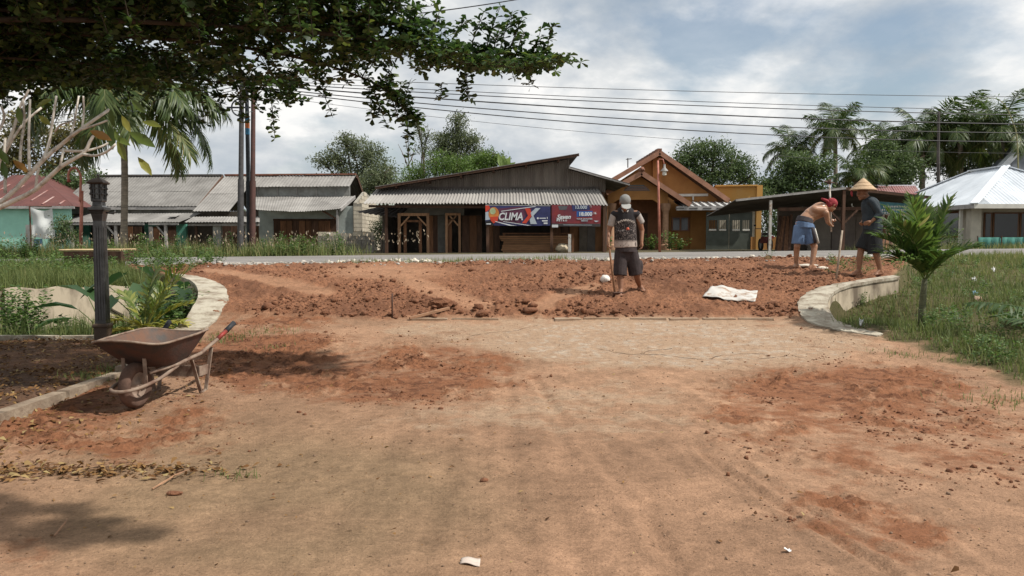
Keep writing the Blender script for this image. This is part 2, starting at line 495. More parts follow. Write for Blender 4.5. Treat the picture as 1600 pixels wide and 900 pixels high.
col = mixc(col, TAN * .84, sst(.4, .65, n_l))
col = mixc(col, OLI, olive * .85)
dugc = mixc(mixc(np.broadcast_to(RED * 1.12, col.shape), np.broadcast_to(DRK, col.shape), sst(.45, .7, fbm(X * 1.7, Y * 1.7, 4, 81)) * .75), np.broadcast_to(ORG, col.shape), np.clip(paths * 1.1, 0, 1))
col = mixc(col, dugc, dug)
dark_patch = blobm(px, py, 1320, 512, 70, 20)  # dark brown patch in the soil colour near the right wing wall
col = mixc(col, C(.06, .045, .028), dark_patch * .8)
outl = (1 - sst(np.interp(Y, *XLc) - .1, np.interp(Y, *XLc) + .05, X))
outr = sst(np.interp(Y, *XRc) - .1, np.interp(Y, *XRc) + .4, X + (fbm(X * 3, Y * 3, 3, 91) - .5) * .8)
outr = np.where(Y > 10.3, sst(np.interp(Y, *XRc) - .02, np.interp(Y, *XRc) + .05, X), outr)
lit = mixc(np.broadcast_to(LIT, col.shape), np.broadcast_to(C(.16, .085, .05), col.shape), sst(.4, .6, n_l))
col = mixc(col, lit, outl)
col = mixc(col, np.broadcast_to(SOIL, col.shape), outr * sst(6.8, 8.2, Y))
col = mixc(col, np.broadcast_to(SOIL, col.shape), outl * sst(10.6, 11.2, Y))
shoulder = sst(road_near(X) - 1.3, road_near(X) - .8, Y + wob * .6) * (Y < road_near(X) + .5)
col = mixc(col, np.broadcast_to(C(.20, .165, .13), col.shape), shoulder * .8)
far = (Y > road_far(X) - .3)
col = np.where(far[..., None], C(.10, .085, .05) * (.8 + .4 * n_l[..., None]), col)
th_ = np.arctan2(X + .5, 13.5 - Y); rr_ = np.hypot(X + .5, 13.5 - Y)
streak = ((.45 * fbm(th_ * 30, rr_ * .25, 3, 301) + .55 * fbm(th_ * 95, rr_ * .5, 4, 302)) - .5) * sst(-.35, -.1, th_) * inside * (1 - dug) * (1 - sst(10.2, 11, Y))
col = col * (.72 + .56 * n_s[..., None]) * (1 + .55 * streak[..., None])
nx, ny = len(xs), len(ys)
idx = np.arange(nx * ny).reshape(ny, nx)
Q = np.stack([idx[:-1, :-1], idx[:-1, 1:], idx[1:, 1:], idx[1:, :-1]], -1).reshape(-1, 4)
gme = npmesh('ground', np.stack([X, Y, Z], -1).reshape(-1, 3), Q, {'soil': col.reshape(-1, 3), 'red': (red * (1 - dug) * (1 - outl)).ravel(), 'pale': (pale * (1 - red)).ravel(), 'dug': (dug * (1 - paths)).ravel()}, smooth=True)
gm = bpy.data.materials.new('soil'); gm.use_nodes = True
t_ = gm.node_tree; n_ = t_.nodes; l_ = t_.links.new
p_ = n_['Principled BSDF']; p_.inputs['Roughness'].default_value = .95; p_.inputs['Specular IOR Level'].default_value = .12
a_ = n_.new('ShaderNodeAttribute'); a_.attribute_name = 'soil'
g_ = n_.new('ShaderNodeNewGeometry')
def gnoise(sc, det, ro=.6):
    q = n_.new('ShaderNodeTexNoise'); q.inputs['Scale'].default_value = sc; q.inputs['Detail'].default_value = det; q.inputs['Roughness'].default_value = ro
    l_(g_.outputs['Position'], q.inputs['Vector']); return q.outputs[0]
f1 = gnoise(55, 6, .7); f2 = gnoise(14, 6, .65); f3 = gnoise(160, 3, .6)
def mrange(src, lo, hi, a=.3, b=.7):
    q = n_.new('ShaderNodeMapRange'); q.inputs[1].default_value = a; q.inputs[2].default_value = b; q.inputs[3].default_value = lo; q.inputs[4].default_value = hi
    l_(src, q.inputs[0]); return q.outputs[0]
def vmul(c, f):
    q = n_.new('ShaderNodeVectorMath'); q.operation = 'SCALE'; l_(c, q.inputs[0]); l_(f, q.inputs['Scale']); return q.outputs[0]
def attr(nm):
    q = n_.new('ShaderNodeAttribute'); q.attribute_name = nm; return q.outputs['Fac']
def thr(mask, noise, amt, lo, hi):
    q = n_.new('ShaderNodeMath'); q.operation = 'MULTIPLY_ADD'; l_(noise, q.inputs[0]); q.inputs[1].default_value = amt
    w = n_.new('ShaderNodeMath'); w.operation = 'ADD'; l_(mask, w.inputs[0]); w.inputs[1].default_value = -amt * .5; l_(w.outputs[0], q.inputs[2])
    r = n_.new('ShaderNodeMapRange'); r.interpolation_type = 'SMOOTHSTEP'; r.inputs[1].default_value = lo; r.inputs[2].default_value = hi; l_(q.outputs[0], r.inputs[0]); return r.outputs[0]
def gmix(f, a, c):
    q = n_.new('ShaderNodeMixRGB'); l_(f, q.inputs[0]); l_(a, q.inputs[1]); q.inputs[2].default_value = (*c, 1); return q.outputs[0]
g1 = gnoise(3.2, 9, .68); g2 = gnoise(7.5, 9, .7); g3 = gnoise(26, 7, .7)
c0 = gmix(thr(attr('pale'), g1, 2.2, .30, .75), a_.outputs['Color'], (.325, .222, .146))
c0 = gmix(thr(attr('pale'), g2, 3.2, .85, 1.35), c0, (.365, .29, .22))
c0 = gmix(thr(attr('red'), g1, 2.6, .32, .95), c0, (.215, .095, .049))
c0 = gmix(thr(attr('red'), g2, 3.6, .95, 1.25), c0, (.125, .054, .029))
c0 = gmix(thr(attr('dug'), g3, 4.0, .95, 1.35), c0, (.125, .057, .033))
c0 = gmix(thr(attr('dug'), g2, 4.0, 1.35, 1.7), c0, (.27, .14, .085))
spk = n_.new('ShaderNodeMapRange'); spk.inputs[1].default_value = .64; spk.inputs[2].default_value = .70; l_(gnoise(75, 3, .55), spk.inputs[0])
c0 = gmix(spk.outputs[0], c0, (.10, .06, .04))
c_ = vmul(vmul(vmul(c0, mrange(f1, .76, 1.24)), mrange(f2, .80, 1.20)), mrange(f3, .9, 1.1))
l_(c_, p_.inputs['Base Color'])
ad = n_.new('ShaderNodeMath'); ad.operation = 'MULTIPLY_ADD'; l_(f1, ad.inputs[0]); ad.inputs[1].default_value = 1.0; l_(f2, ad.inputs[2])
b_ = n_.new('ShaderNodeBump'); b_.inputs['Strength'].default_value = .9; b_.inputs['Distance'].default_value = .013
l_(ad.outputs[0], b_.inputs['Height']); l_(b_.outputs[0], p_.inputs['Normal'])
ground = link('ground', gme, gm); tag(ground, kind='structure')

# the road: a slightly crowned asphalt sheet
rx = np.concatenate([np.linspace(-300, -30, 8)[:-1], np.arange(-30, 30.1, .5), np.linspace(30, 300, 8)[1:]])
rv = np.linspace(0, 1, 9); RX, RV = np.meshgrid(rx, rv)
xc = np.clip(RX, -30, 30)
edge = (fbm(RX * 1.3, RX * 0, 3, 3) - .5) * .25 * ((RV < .01) | (RV > .99))
RY = road_near(xc) * (1 - RV) + road_far(xc) * RV + edge
RZ = road_z(xc) + .004 + .05 * (1 - (2 * RV - 1) ** 2) * 0.6 - .02 * ((RV < .01) | (RV > .99))
k = np.arange(RX.size).reshape(RX.shape)
Q = np.stack([k[:-1, :-1], k[:-1, 1:], k[1:, 1:], k[1:, :-1]], -1).reshape(-1, 4)
asphalt = mat('asphalt', (.20, .185, .17), .85, .2, 1.5, .01, 60, stretch=(.3, 1, 1))
tag(link('road', npmesh('road', np.stack([RX, RY, RZ], -1).reshape(-1, 3), Q, smooth=True), asphalt), kind='structure')

crackm = mat('crack_dirt', (.075, .05, .035), 1, .2)
for pts in ([(935, 545), (990, 553), (1042, 556), (1105, 563), (1165, 562), (1240, 558), (1290, 566)], [(1000, 553), (1012, 548), (1060, 545)], [(690, 533), (745, 522), (800, 518), (850, 508)], [(1100, 563), (1130, 556), (1200, 553)]):
    q = [gp(*a) + Vector((rng.uniform(-.03, .03), rng.uniform(-.03, .03), 0)) for a in pts]
    fine = []
    for a, b in zip(q[:-1], q[1:]):
        for k in range(6):
            c = a.lerp(b, k / 6); c = Vector((c.x + rng.normal(0, .012), c.y + rng.normal(0, .02), 0)); fine.append(Vector((c.x, c.y, gz(c.x, c.y) - .001)))
    MB().tube(fine, [.002 + .0045 * rng.random() for _ in fine], 5).build('crack', crackm, ground)
# ------------------------------------------------------------------ concrete round the driveway
concrete = mat('old_concrete', (.42, .38, .30), .9, .3, 5, .012, 30, col2=(.20, .155, .11), ramp=(.34, .58))
plaster = mat('pale_plaster', (.50, .42, .31), .9, .2, 2.6, .004, 14, col2=(.16, .125, .09), ramp=(.36, .56), stretch=(1, 1, .35))
kerbm = mat('kerb_concrete', (.30, .235, .17), .95, .3, 5, .01, 40, col2=(.16, .11, .075), ramp=(.3, .6))
def smooth_curve(pts, n):
    """Catmull-Rom through the points"""
    P = [Vector(p) for p in pts]; P = [P[0] * 2 - P[1]] + P + [P[-1] * 2 - P[-2]]; o = []
    seg = len(P) - 3
    for i in range(n + 1):
        t = i / n * seg; k = min(int(t), seg - 1); u = t - k
        a, b, c, d = P[k:k + 4]
        o.append(.5 * ((2 * b) + (c - a) * u + (2 * a - 5 * b + 4 * c - d) * u * u + (3 * b - a - 3 * c + d) * u ** 3))
    return o
def wing_wall(name, pts, side, label, width):
    t = thing(name, (pts[0][0], pts[0][1], 0), label, 'wall')
    c = smooth_curve([(p[0], p[1], 0) for p in pts], 44)
    b, cap = MB(), MB(); vs = []; cvs = []
    for i, p in enumerate(c):
        d = (c[min(i + 1, 44)] - c[max(i - 1, 0)]).normalized(); nr = Vector((d.y, -d.x, 0)) * -side   # away from the driveway
        u = i / 44; w = width * (.75 + .35 * math.sin(math.pi * min(1, u * 1.1)))
        g = float(base(p.x - nr.x * .3, p.y - nr.y * .3))
        r_ = random.Random(i + 7 * side)
        zt = g + .035 + .006 * r_.uniform(-1, 1); wi = w * r_.uniform(.96, 1.05)
        inn = p - nr * wi * .55; outp = p + nr * w * .45
        vs.append([Vector((inn.x, inn.y, zt - .75)), Vector((inn.x, inn.y, zt - .035)), Vector((outp.x, outp.y, zt - .035)), Vector((outp.x, outp.y, zt - .95))])
        o2 = p + nr * (w * .45 + .02); i2 = p - nr * (wi * .55 + .02 + .02 * r_.random())
        cvs.append([Vector((i2.x, i2.y, zt - .05)), Vector((i2.x, i2.y, zt - .01)), Vector((p.x, p.y, zt + .012 * r_.random())), Vector((o2.x, o2.y, zt)), Vector((o2.x, o2.y, zt - .05))])
    for rows, mb in ((vs, b), (cvs, cap)):
        k = len(rows[0]); flat = [v for r in rows for v in r]; fs = []
        for i in range(44):
            for j in range(k):
                j2 = (j + 1) % k; fs.append((i * k + j, i * k + j2, (i + 1) * k + j2, (i + 1) * k + j))
        fs += [tuple(range(k - 1, -1, -1)), tuple(44 * k + j for j in range(k))]
        mb.add(flat, fs)
    b.build('wall_body', plaster, t, 30); cap.build('coping', concrete, t, 40)
    return t
wing_wall('wing_wall', [(-4.32, 10.2), (-4.45, 11.2), (-4.70, 12.3), (-5.22, 13.3), (-6.05, 14.05)], 1, 'curved white concrete wing wall of the driveway beside the ditch plants', .36)
wing_wall('wing_wall', [(4.85, 10.25), (4.5, 10.7), (4.42, 11.3), (4.68, 12.1), (5.35, 12.95), (6.6, 13.65)], -1, 'curved white concrete wing wall beside the small green palm', .34)
# retaining wall across the ditch
t = thing('retaining_wall', (-8, 13.8, -.2), 'cracked beige concrete wall of the ditch behind the lamp post', 'wall')
a, b = Vector((-8.45, 13.1, 0)), Vector((-6.6, 14.32, 0)); d = (b - a).normalized(); nr = Vector((d.y, -d.x, 0))
vs = []; fs = []; nxx, nzz = 26, 8
for i in range(nxx + 1):
    for j in range(nzz + 1):
        u, v = i / nxx, j / nzz; rr = random.Random(i * 31 + j)
        top = .66 + .02 * math.sin(i * .8) ;  p = a + (b - a) * u
        vs.append(p + nr * (.03 * (1 - v) * 3 + rr.uniform(-.008, .008)) + Vector((0, 0, -.3 + (top + .3) * v)))
k = len(vs); vs += [v - nr * .22 for v in vs]
w = nzz + 1
for i in range(nxx):
    for j in range(nzz):
        q = i * w + j; fs += [(q, q + w, q + w + 1, q + 1), (k + q, k + q + 1, k + q + w + 1, k + q + w)]
    q = i * w + nzz; fs.append((q, q + w, k + q + w, k + q))
for j in range(nzz): fs += [(j, j + 1, k + j + 1, k + j), (nxx * w + j, k + nxx * w + j, k + nxx * w + j + 1, nxx * w + j + 1)]
MB().add(vs, fs).build('wall_face', plaster, t, 40)
MB().box((-11.4, 13.17, .16), (5.8, .2, .92), taper=.98).build('wall_return', plaster, t)
crk = [a + (b - a) * u + nr * .075 + Vector((0, 0, z)) for u, z in ((.55, .62), (.6, .52), (.66, .45), (.68, .36), (.72, .24), (.80, .12))]
crk = [c - nr * .03 * ((c.z + .3) / 1) for c in crk]
dark = mat('crack', (.06, .05, .035), 1, .1)
MB().tube(crk, [.006, .012, .016, .013, .02, .03], 6).build('crack', dark, t)
# kerb of the tree lawn, in cast lengths
t = thing('kerb', (-4.08, 3, 0), 'low concrete kerb edging the leaf-strewn lawn by the wheelbarrow', 'kerb')
yy = 2.4; i = 0
while yy < 8.6:
    ln = random.Random(i).uniform(1.0, 1.3)
    MB().box((-4.08 + .012 * math.sin(i * 2.3), yy + ln / 2, gz(-3.9, yy) + .0), (.125, ln - .006, .15), rot=(0, .03 * math.sin(i), .012 * math.sin(i * 1.7)), taper=.93).build('kerb_stone', kerbm, t)
    yy += ln; i += 1
t = thing('kerb', (-7, 10.72, .1), 'thin pale concrete kerb along the far side of the lawn', 'kerb')
for i in range(9):
    MB().box((-9.6 + i * .62, 10.72, .12), (.60, .11, .12), rot=(0, .01 * math.sin(i * 3), .01 * math.cos(i * 2)), taper=.95).build('kerb_stone', concrete, t)
# broken edge of the slab: loose lengths of concrete
slabm = mat('slab_edge', (.33, .25, .18), .95, .2, 6, .006, 60, col2=(.25, .16, .10))
for i, (x0, x1) in enumerate([(640, 700), (705, 780), (866, 908), (912, 968), (985, 1042), (1046, 1092), (1098, 1150), (1154, 1210)]):
    p, q = gp(x0, 499 + (i % 3)), gp(x1, 499 + ((i + 1) % 3)); d = (q - p); z = max(p.z, q.z)
    o = MB().box((0, 0, 0), (d.length, random.Random(i).uniform(.10, .16), .05), taper=.96).build('slab_piece', slabm, loc=(0, 0, 0))
    o.location = ((p.x + q.x) / 2, (p.y + q.y) / 2 + .05, z - .006); o.rotation_euler = (R(random.Random(i).uniform(-3, 3)), 0, math.atan2(d.y, d.x))
    where = ['left of the iron stake, nearest it on the right', 'second length right of the iron stake'][i] if i < 2 else ['first', 'second', 'third', 'fourth', 'fifth', 'sixth'][i - 2] + ' length from the left, below the standing worker'
    tag(o, ('broken pale length of slab edge, ' + where) if i > 1 else ['broken pale length of slab edge just right of the iron stake', 'broken pale length of slab edge, second right of the iron stake'][i], 'concrete', 'broken lengths of the concrete slab edge')

# ------------------------------------------------------------------ loose stuff on the ground
clodm = mat('clod', (.215, .096, .050), .97, .35, 9, .02, 60, col2=(.138, .060, .033), ramp=(.3, .65))
def ico(sub):
    m = MB().blob((0, 0, 0), 1, 0, 1, sub, 0); return np.array([tuple(v) for v in m.v]), np.array(m.f)
I0, I1 = ico(0), ico(1)
def scatter_blobs(name, P, rad, m, sub=I1, squash=(.5, .9), sink=.25, amp=.35, label=None, cat=None):
    n = len(P); T, Fc = sub; k = len(T)
    ang = rng.random(n) * 6.28; sx = rng.uniform(.7, 1.35, n); sy = rng.uniform(.7, 1.2, n); sz = rng.uniform(*squash, n)
    jit = 1 + amp * (rng.random((n, k)) * 2 - 1)
    V = T[None] * jit[..., None] * np.stack([sx, sy, sz], -1)[:, None]
    c, s = np.cos(ang)[:, None], np.sin(ang)[:, None]
    V = np.stack([V[..., 0] * c - V[..., 1] * s, V[..., 0] * s + V[..., 1] * c, V[..., 2]], -1) * rad[:, None, None]
    P = P.copy(); P[:, 2] += rad * sz * (1 - 2 * sink) * .6
    V = V + P[:, None]
    me = npmesh(name, V.reshape(-1, 3), (Fc[None] + (np.arange(n) * k)[:, None, None]).reshape(-1, 3))
    o = link(name, me, m); return tag(o, label, cat, kind='stuff')
def sample(n, x0, x1, y0, y1, prob):
    x = rng.uniform(x0, x1, n); y = rng.uniform(y0, y1, n); z = base(x, y); Mk = masks(x, y, z)
    keep = rng.random(n) < prob(x, y, Mk); x, y = x[keep], y[keep]
    return np.stack([x, y, height(x, y)], -1)
P = sample(34000, -7.5, 8, 11.3, 18.3, lambda x, y, K: K[5] * sst(.40, .62, fbm(x * .9, y * .9, 3, 101)) * .9)
scatter_blobs('dirt_clods', P, np.clip(rng.lognormal(-4.7, .6, len(P)), .004, .06), clodm, label='broken red-brown clods over the freshly dug earth', cat='clods')
edgeP = sample(5000, -4, 4.2, 11.3, 12.1, lambda x, y, K: .3 * K[5] * sst(.42, .6, fbm(x * 1.3, y * 1.3, 3, 131)))
scatter_blobs('dirt_clods', edgeP, np.clip(rng.lognormal(-4.2, .7, len(edgeP)), .008, .09), clodm, label='larger clods along the near edge of the dug earth', cat='clods')
P = sample(46000, -4, 6.5, 4, 11.2, lambda x, y, K: K[6] * sst(.50, .68, fbm(x * 1.7, y * 1.7, 3, 111)) * .8 + .003)
scatter_blobs('dirt_crumbs', P, np.clip(rng.lognormal(-5.1, .55, len(P)), .003, .022), clodm, sub=I0, label='crumbs of red earth scattered over the driveway slab', cat='crumbs')
P = sample(12000, -4, 6, 3, 11, lambda x, y, K: .5 * sst(.35, .65, fbm(x * 1.2, y * 1.2, 3, 191)) + .05)
scatter_blobs('grit', P, np.clip(rng.lognormal(-5.6, .5, len(P)), .0015, .012), mat('grit', (.20, .13, .085), .9, .5, 30, rnd=0), sub=I0, label='fine grit and pebbles on the driveway slab', cat='grit')
stonem = mat('roadside_stone', (.34, .31, .27), .9, .4, 8, .01, 40)
x = rng.uniform(-9, 9, 3600); y = road_near(x) - rng.exponential(.38, 3600) - .02
P = np.stack([x, y, height(x, y)], -1)
scatter_blobs('shoulder_gravel', P, np.clip(rng.lognormal(-3.9, .45, len(P)), .008, .08), stonem, label='grey gravel spilling along the near edge of the road', cat='gravel')
x = np.concatenate([rng.uniform(-4.2, -1.8, 26), rng.uniform(2, 6, 14)]); y = road_near(x) - .75 + rng.normal(0, .1, len(x))
P = np.stack([x, y, height(x, y)], -1)
scatter_blobs('roadside_stones', P, rng.uniform(.035, .085, len(P)), mat('pale_stone', (.55, .50, .42), .9, .3, 8), label='pale stones in a row beside the road', cat='stones')
# dead leaves
deadm = leafmat('dead_leaf', [(0, (.07, .035, .018)), (.45, (.15, .075, .03)), (.8, (.26, .15, .06)), (1, (.34, .26, .12))], trans=.1, rough=.8, spec=.1)
def litter(n, x0, x1, y0, y1, prob, size=(.03, .07)):
    P = sample(n, x0, x1, y0, y1, prob); k = len(P); P[:, 2] += rng.uniform(.002, .02, k)
    a = rng.random(k) * 6.28; d = np.stack([np.cos(a), np.sin(a), rng.normal(0, .35, k)], -1)
    l = rng.uniform(*size, k); return leaves(P, d, l, l * rng.uniform(.35, .6, k), LEAF6, upw=.75)
j0 = ground_at(200, 750)
tag(leafobj('leaf_litter', [litter(30000, -9.5, -4.1, 3, 10.7, lambda x, y, K: .25 + .6 * sst(.4, .6, fbm(x * 1.5, y * 1.5, 3, 121))),
                            litter(9000, -4.1, -1.2, 4.4, 5.6, lambda x, y, K: .75 * np.exp(-((y - 4.98 - .02 * x) / .12) ** 2) * (1 - sst(-2.3, -1.5, x))),
                            litter(5200, -4.1, -2.0, 4.5, 8.5, lambda x, y, K: .30 * (1 - sst(-4.0, -2.4, x))),
                            litter(3200, -4, 5, 3, 10, lambda x, y, K: .10 + .16 * (1 - sst(-2, 1.5, x)), (.02, .05)), litter(4000, -4, 6, 3, 9, lambda x, y, K: .3 + 0 * x, (.008, .022))], deadm), 'brown fallen leaves lying on the lawn and the slab', 'leaves', kind='stuff')

# ------------------------------------------------------------------ grass and weeds
grassm = leafmat('grass_blade', [(0, (.075, .10, .035)), (.4, (.13, .165, .055)), (.75, (.20, .215, .08)), (.9, (.25, .225, .10)), (1, (.34, .28, .15))], trans=.3, rough=.6, spec=.2)
def blades(P, length, width, lean=.45, v=None):
    k = len(P); a = rng.random(k) * 6.28; h = rng.normal(0, lean, k)
    d = np.stack([np.cos(a) * h, np.sin(a) * h, np.ones(k)], -1)
    up = np.stack([np.cos(a), np.sin(a), np.zeros(k)], -1)
    return leaves(P, d, length, width, BLADE, v=v, up=up)
def patchy(x, y, s, f=.6): return sst(.3, .6, fbm(x * f, y * f, 3, s))
xr_ = lambda y: np.interp(y, *XRc); xl_ = lambda y: np.interp(y, *XLc)
P = sample(100000, 4.4, 16, 7.4, 19.5, lambda x, y, K: sst(xr_(y) + .1, xr_(y) + .5, x + (fbm(x * 3, y * 3, 3, 91) - .5) * .9) * (y < road_near(x) - .25) * (.30 + .6 * patchy(x, y, 141)) * (x < .72 * y + 3))
dry = np.clip(.04 + .55 * fbm(P[:, 0] * .5, P[:, 1] * .5, 3, 151) + rng.normal(0, .2, len(P)) + .22 * sst(13, 18, P[:, 1]) * sst(8, 10, P[:, 0]), 0, 1)
tag(leafobj('grass', [blades(P, rng.uniform(.04, .17, len(P)) * (.75 + .6 * patchy(P[:, 0], P[:, 1], 161)), rng.uniform(.008, .016, len(P)), .6, dry)], grassm), 'rough green and straw grass on the right bank', 'grass', kind='stuff')
P = sample(70000, -15, -4.3, 14.2, 19.4, lambda x, y, K: (x < xl_(y) - .15) * (y < road_near(x) - .1) * (.4 + .6 * patchy(x, y, 171)) * (x > -.72 * y - 4))
P2 = sample(26000, -9.5, -4.5, 10.75, 14.4, lambda x, y, K: (x < xl_(y) - .35) * (.25 + .5 * patchy(x, y, 172)))
tag(leafobj('grass', [blades(P, rng.uniform(.10, .34, len(P)), rng.uniform(.008, .016, len(P)), .55, np.clip(rng.normal(.42, .2, len(P)), 0, 1)),
                      blades(P2, rng.uniform(.10, .42, len(P2)), rng.uniform(.008, .017, len(P2)), .55, np.clip(rng.normal(.33, .2, len(P2)), 0, 1))], grassm), 'tall green grass over the left bank and the ditch', 'grass', kind='stuff')
P = sample(24000, -21, -5.6, 27.2, 35, lambda x, y, K: (y > road_far(x) + .15) * (.3 + .7 * patchy(x, y, 181)) * (1 - .75 * sst(-8.5, -6, x)) * np.exp(-np.maximum(y - 28.5, 0) / 2.5))
hv = .35 + 1.1 * fbm(P[:, 0] * .8, P[:, 1] * .8, 3, 777)
SEED = blades(P[::9], .75 * hv[::9], .012, .35, np.full(len(P[::9]), .95))
tag(leafobj('grass', [SEED, blades(P, rng.uniform(.15, .62, len(P)) * hv, rng.uniform(.016, .03, len(P)), .5, np.clip(rng.normal(.45, .23, len(P)), 0, 1))], grassm), 'tall seeding grass on the far verge before the old shops', 'grass', kind='stuff')
P = sample(9000, 14, 24, 28, 34.5, lambda x, y, K: (y > road_far(x) + .15) * .5 * patchy(x, y, 182))
tag(leafobj('grass', [blades(P, rng.uniform(.1, .4, len(P)), rng.uniform(.014, .025, len(P)), .4)], grassm), 'green grass on the far verge before the silver-roofed house', 'grass', kind='stuff')
# tufts on the driveway edge by the wheelbarrow
tp = []
for (tx, ty, n, sp) in ((350, 530, 260, .22), (420, 520, 120, .2), (150, 592, 260, .16), (185, 578, 200, .14), (640, 410, 0, .1), (430, 548, 60, .12), (1420, 555, 120, .2), (1590, 628, 260, .3), (245, 560, 60, .1), (370, 745, 40, .08)):
    if not n: continue
    c = ground_at(tx, ty); x = rng.normal(c.x, sp, n); y = rng.normal(c.y, sp * .7, n); tp.append(np.stack([x, y, height(x, y)], -1))
P = np.concatenate(tp)
tag(leafobj('grass', [blades(P, rng.uniform(.02, .085, len(P)), rng.uniform(.005, .009, len(P)), .8, np.clip(rng.normal(.4, .2, len(P)), 0, 1))], grassm), 'small grass tufts growing on the driveway and kerb', 'grass', kind='stuff')
x = rng.uniform(-6.5, 7, 1400); c = np.array([(-3.2, 17.9), (-1.3, 18.1), (1.0, 18.2), (.1, 18.4)])
w_ = rng.integers(0, 4, 1400); x = rng.normal(c[w_, 0], .5); y = rng.normal(c[w_, 1], .12)
P = np.stack([x, y, height(x, y)], -1)
tag(leafobj('grass', [blades(P, rng.uniform(.04, .16, len(P)), rng.uniform(.008, .014, len(P)), .6, np.clip(rng.normal(.6, .2, len(P)), 0, 1))], grassm), 'thin yellowing grass along the near road edge', 'grass', kind='stuff')
weedm = leafmat('weed_leaf', [(0, (.035, .07, .018)), (.5, (.075, .135, .034)), (1, (.15, .22, .06))], trans=.3, rough=.5, spec=.3)
def weed(c, h, spread, n, lsize, leafw=.5):
    """leafy weed: several stems with leaves all along them"""
    pos, dr = [], []
    for s in range(n):
        a = rng.random() * 6.28; ex = rng.random() * spread; hh = h * rng.uniform(.5, 1.05)
        tip = np.array([math.cos(a) * ex, math.sin(a) * ex, hh]); bow = np.array([math.cos(a), math.sin(a), 0]) * ex * .3
        for q in np.linspace(.12, 1, max(4, int(hh / (lsize * .42)))):
            p = tip * q + bow * math.sin(q * 3.1); aa = rng.random() * 6.28
            for e in (0, 3.14):
                pos.append(np.array(c) + p); dr.append((math.cos(aa + e), math.sin(aa + e), rng.uniform(-.2, .7)))
    pos = np.array(pos); k = len(pos); l = lsize * rng.uniform(.6, 1.2, k)
    return leaves(pos, np.array(dr), l, l * leafw, LEAF6, upw=.7)
pk = []
for i in range(130):
    x = rng.uniform(-13.5, -6.3); y = rng.uniform(14.3, 18.3)
    pk.append(weed((x, y, gz(x, y)), rng.uniform(.15, .45), .3, 6, .07))
tag(leafobj('bank_weeds', pk, weedm), 'leafy green weeds growing among the grass of the left bank', 'weeds', kind='stuff')
pk = []
for i in range(110):
    y = rng.uniform(8.5, 17.5); x = rng.uniform(5.2, .65 * y + .5) if y > 9 else rng.uniform(5.2, 6)
    pk.append(weed((x, y, gz(x, y)), rng.uniform(.08, .26), .22, 5, .05))
tag(leafobj('bank_weeds', pk, weedm), 'leafy weeds growing among the grass of the right bank', 'weeds', kind='stuff')
stemm = mat('green_stem', (.09, .12, .04), .7, .2)
def bush(name, c, h, spread, n, ls, label, lw=.5, m=None):
    t = thing(name, c, label, 'plant')
    leafobj('foliage', [weed(c, h, spread, n, ls, lw)], m or weedm, t)
    s = MB()
    for i in range(5):
        a = i * 1.3; s.tube([c, Vector(c) + Vector((math.cos(a) * spread * .25, math.sin(a) * spread * .25, h * .6))], [.012, .005], 5)
    s.build('stem', stemm, t); return t
def gpt(x, y): return Vector((x, y, gz(x, y)))
bush('bush', gpt(-7.55, 12.0), .95, .5, 60, .085, 'dense green bush at the left end of the beige ditch wall', .45)
bush('bush', gpt(-7.75, 11.4), .95, .45, 50, .085, 'dense green bush at the left frame edge above the lawn', .45)
bush('bush', gpt(-6.75, 12.1), .50, .6, 60, .05, 'low feathery bush in front of the beige ditch wall', .35)
bush('bush', gpt(-5.25, 12.3), .85, .5, 50, .085, 'leafy bush in the ditch against the shaded curved wall', .5)
bush('bush', gpt(-5.7, 12.9), .95, .6, 50, .09, 'leafy bush behind the yellow-leaved palm', .5)
bush('bush', gpt(-5.9, 11.6), .45, .5, 22, .08, 'low leafy bush right behind the lamp post foot', .5)
bush('weed', gpt(-7.1, 12.3), .62, .12, 3, .15, 'single tall weed standing before the beige ditch wall', .6)

pk = []
for i in range(46):
    x = rng.uniform(-19, -6); y = road_far(x) + rng.uniform(.5, 2.6)
    pk.append(weed((x, y, float(base(x, y))), rng.uniform(.3, .85), .4, 9, .10))
tag(leafobj('verge_weeds', pk, weedm), 'leafy weeds among the tall grass of the far verge', 'weeds', kind='stuff')
x = rng.uniform(-19, -3, 500); y = road_far(x) + rng.uniform(.3, 2.2, 500); z = base(x, y) + rng.uniform(.35, .85, 500)
tag(leafobj('seed_heads', [leaves(np.stack([x, y, z], -1), rng.normal(size=(500, 3)) * .3 + np.array([0, 0, 1.]), rng.uniform(.07, .13, 500), .045, LEAF4, v=rng.uniform(.5, 1, 500))], leafmat('seed_head', [(0, (.2, .13, .08)), (1, (.42, .35, .26))], .2, .8, .1)), 'pale seed heads over the far verge grass', 'seed heads', kind='stuff')
# ------------------------------------------------------------------ lamp post
black = mat('black_paint', (.034, .034, .033), .38, .4, 12, .001, 60, spec=.9)
blackd = mat('dusty_black_paint', (.030, .028, .026), .6, .5, 5, .002, 60, col2=(.075, .05, .035), ramp=(.62, .40))
glass = mat('lamp_glass', (.16, .17, .16), .15, .2, 5, spec=.6)
LB = gpt(-5.37, 10.3)
t = thing('lamp_post', LB, 'black square garden lamp post with a lantern head beside the wheelbarrow', 'lamp post')
rotl = R(45 + 3)
def sq(prof): return [(r * .70 * math.sqrt(2), h) for r, h in prof]
def lp(prof, nm, m=black, sm=False): return MB().lathe(LB, sq(prof), 4, rot=rotl).build(nm, m, t, sm)
lp([(.115, 0), (.115, .20), (.125, .20), (.135, .215), (.135, .235), (.12, .25), (.105, .255)], 'plinth', blackd)
shaft = lp([(.098, .25), (.092, .9), (.085, 1.55), (.083, 1.6)], 'shaft')
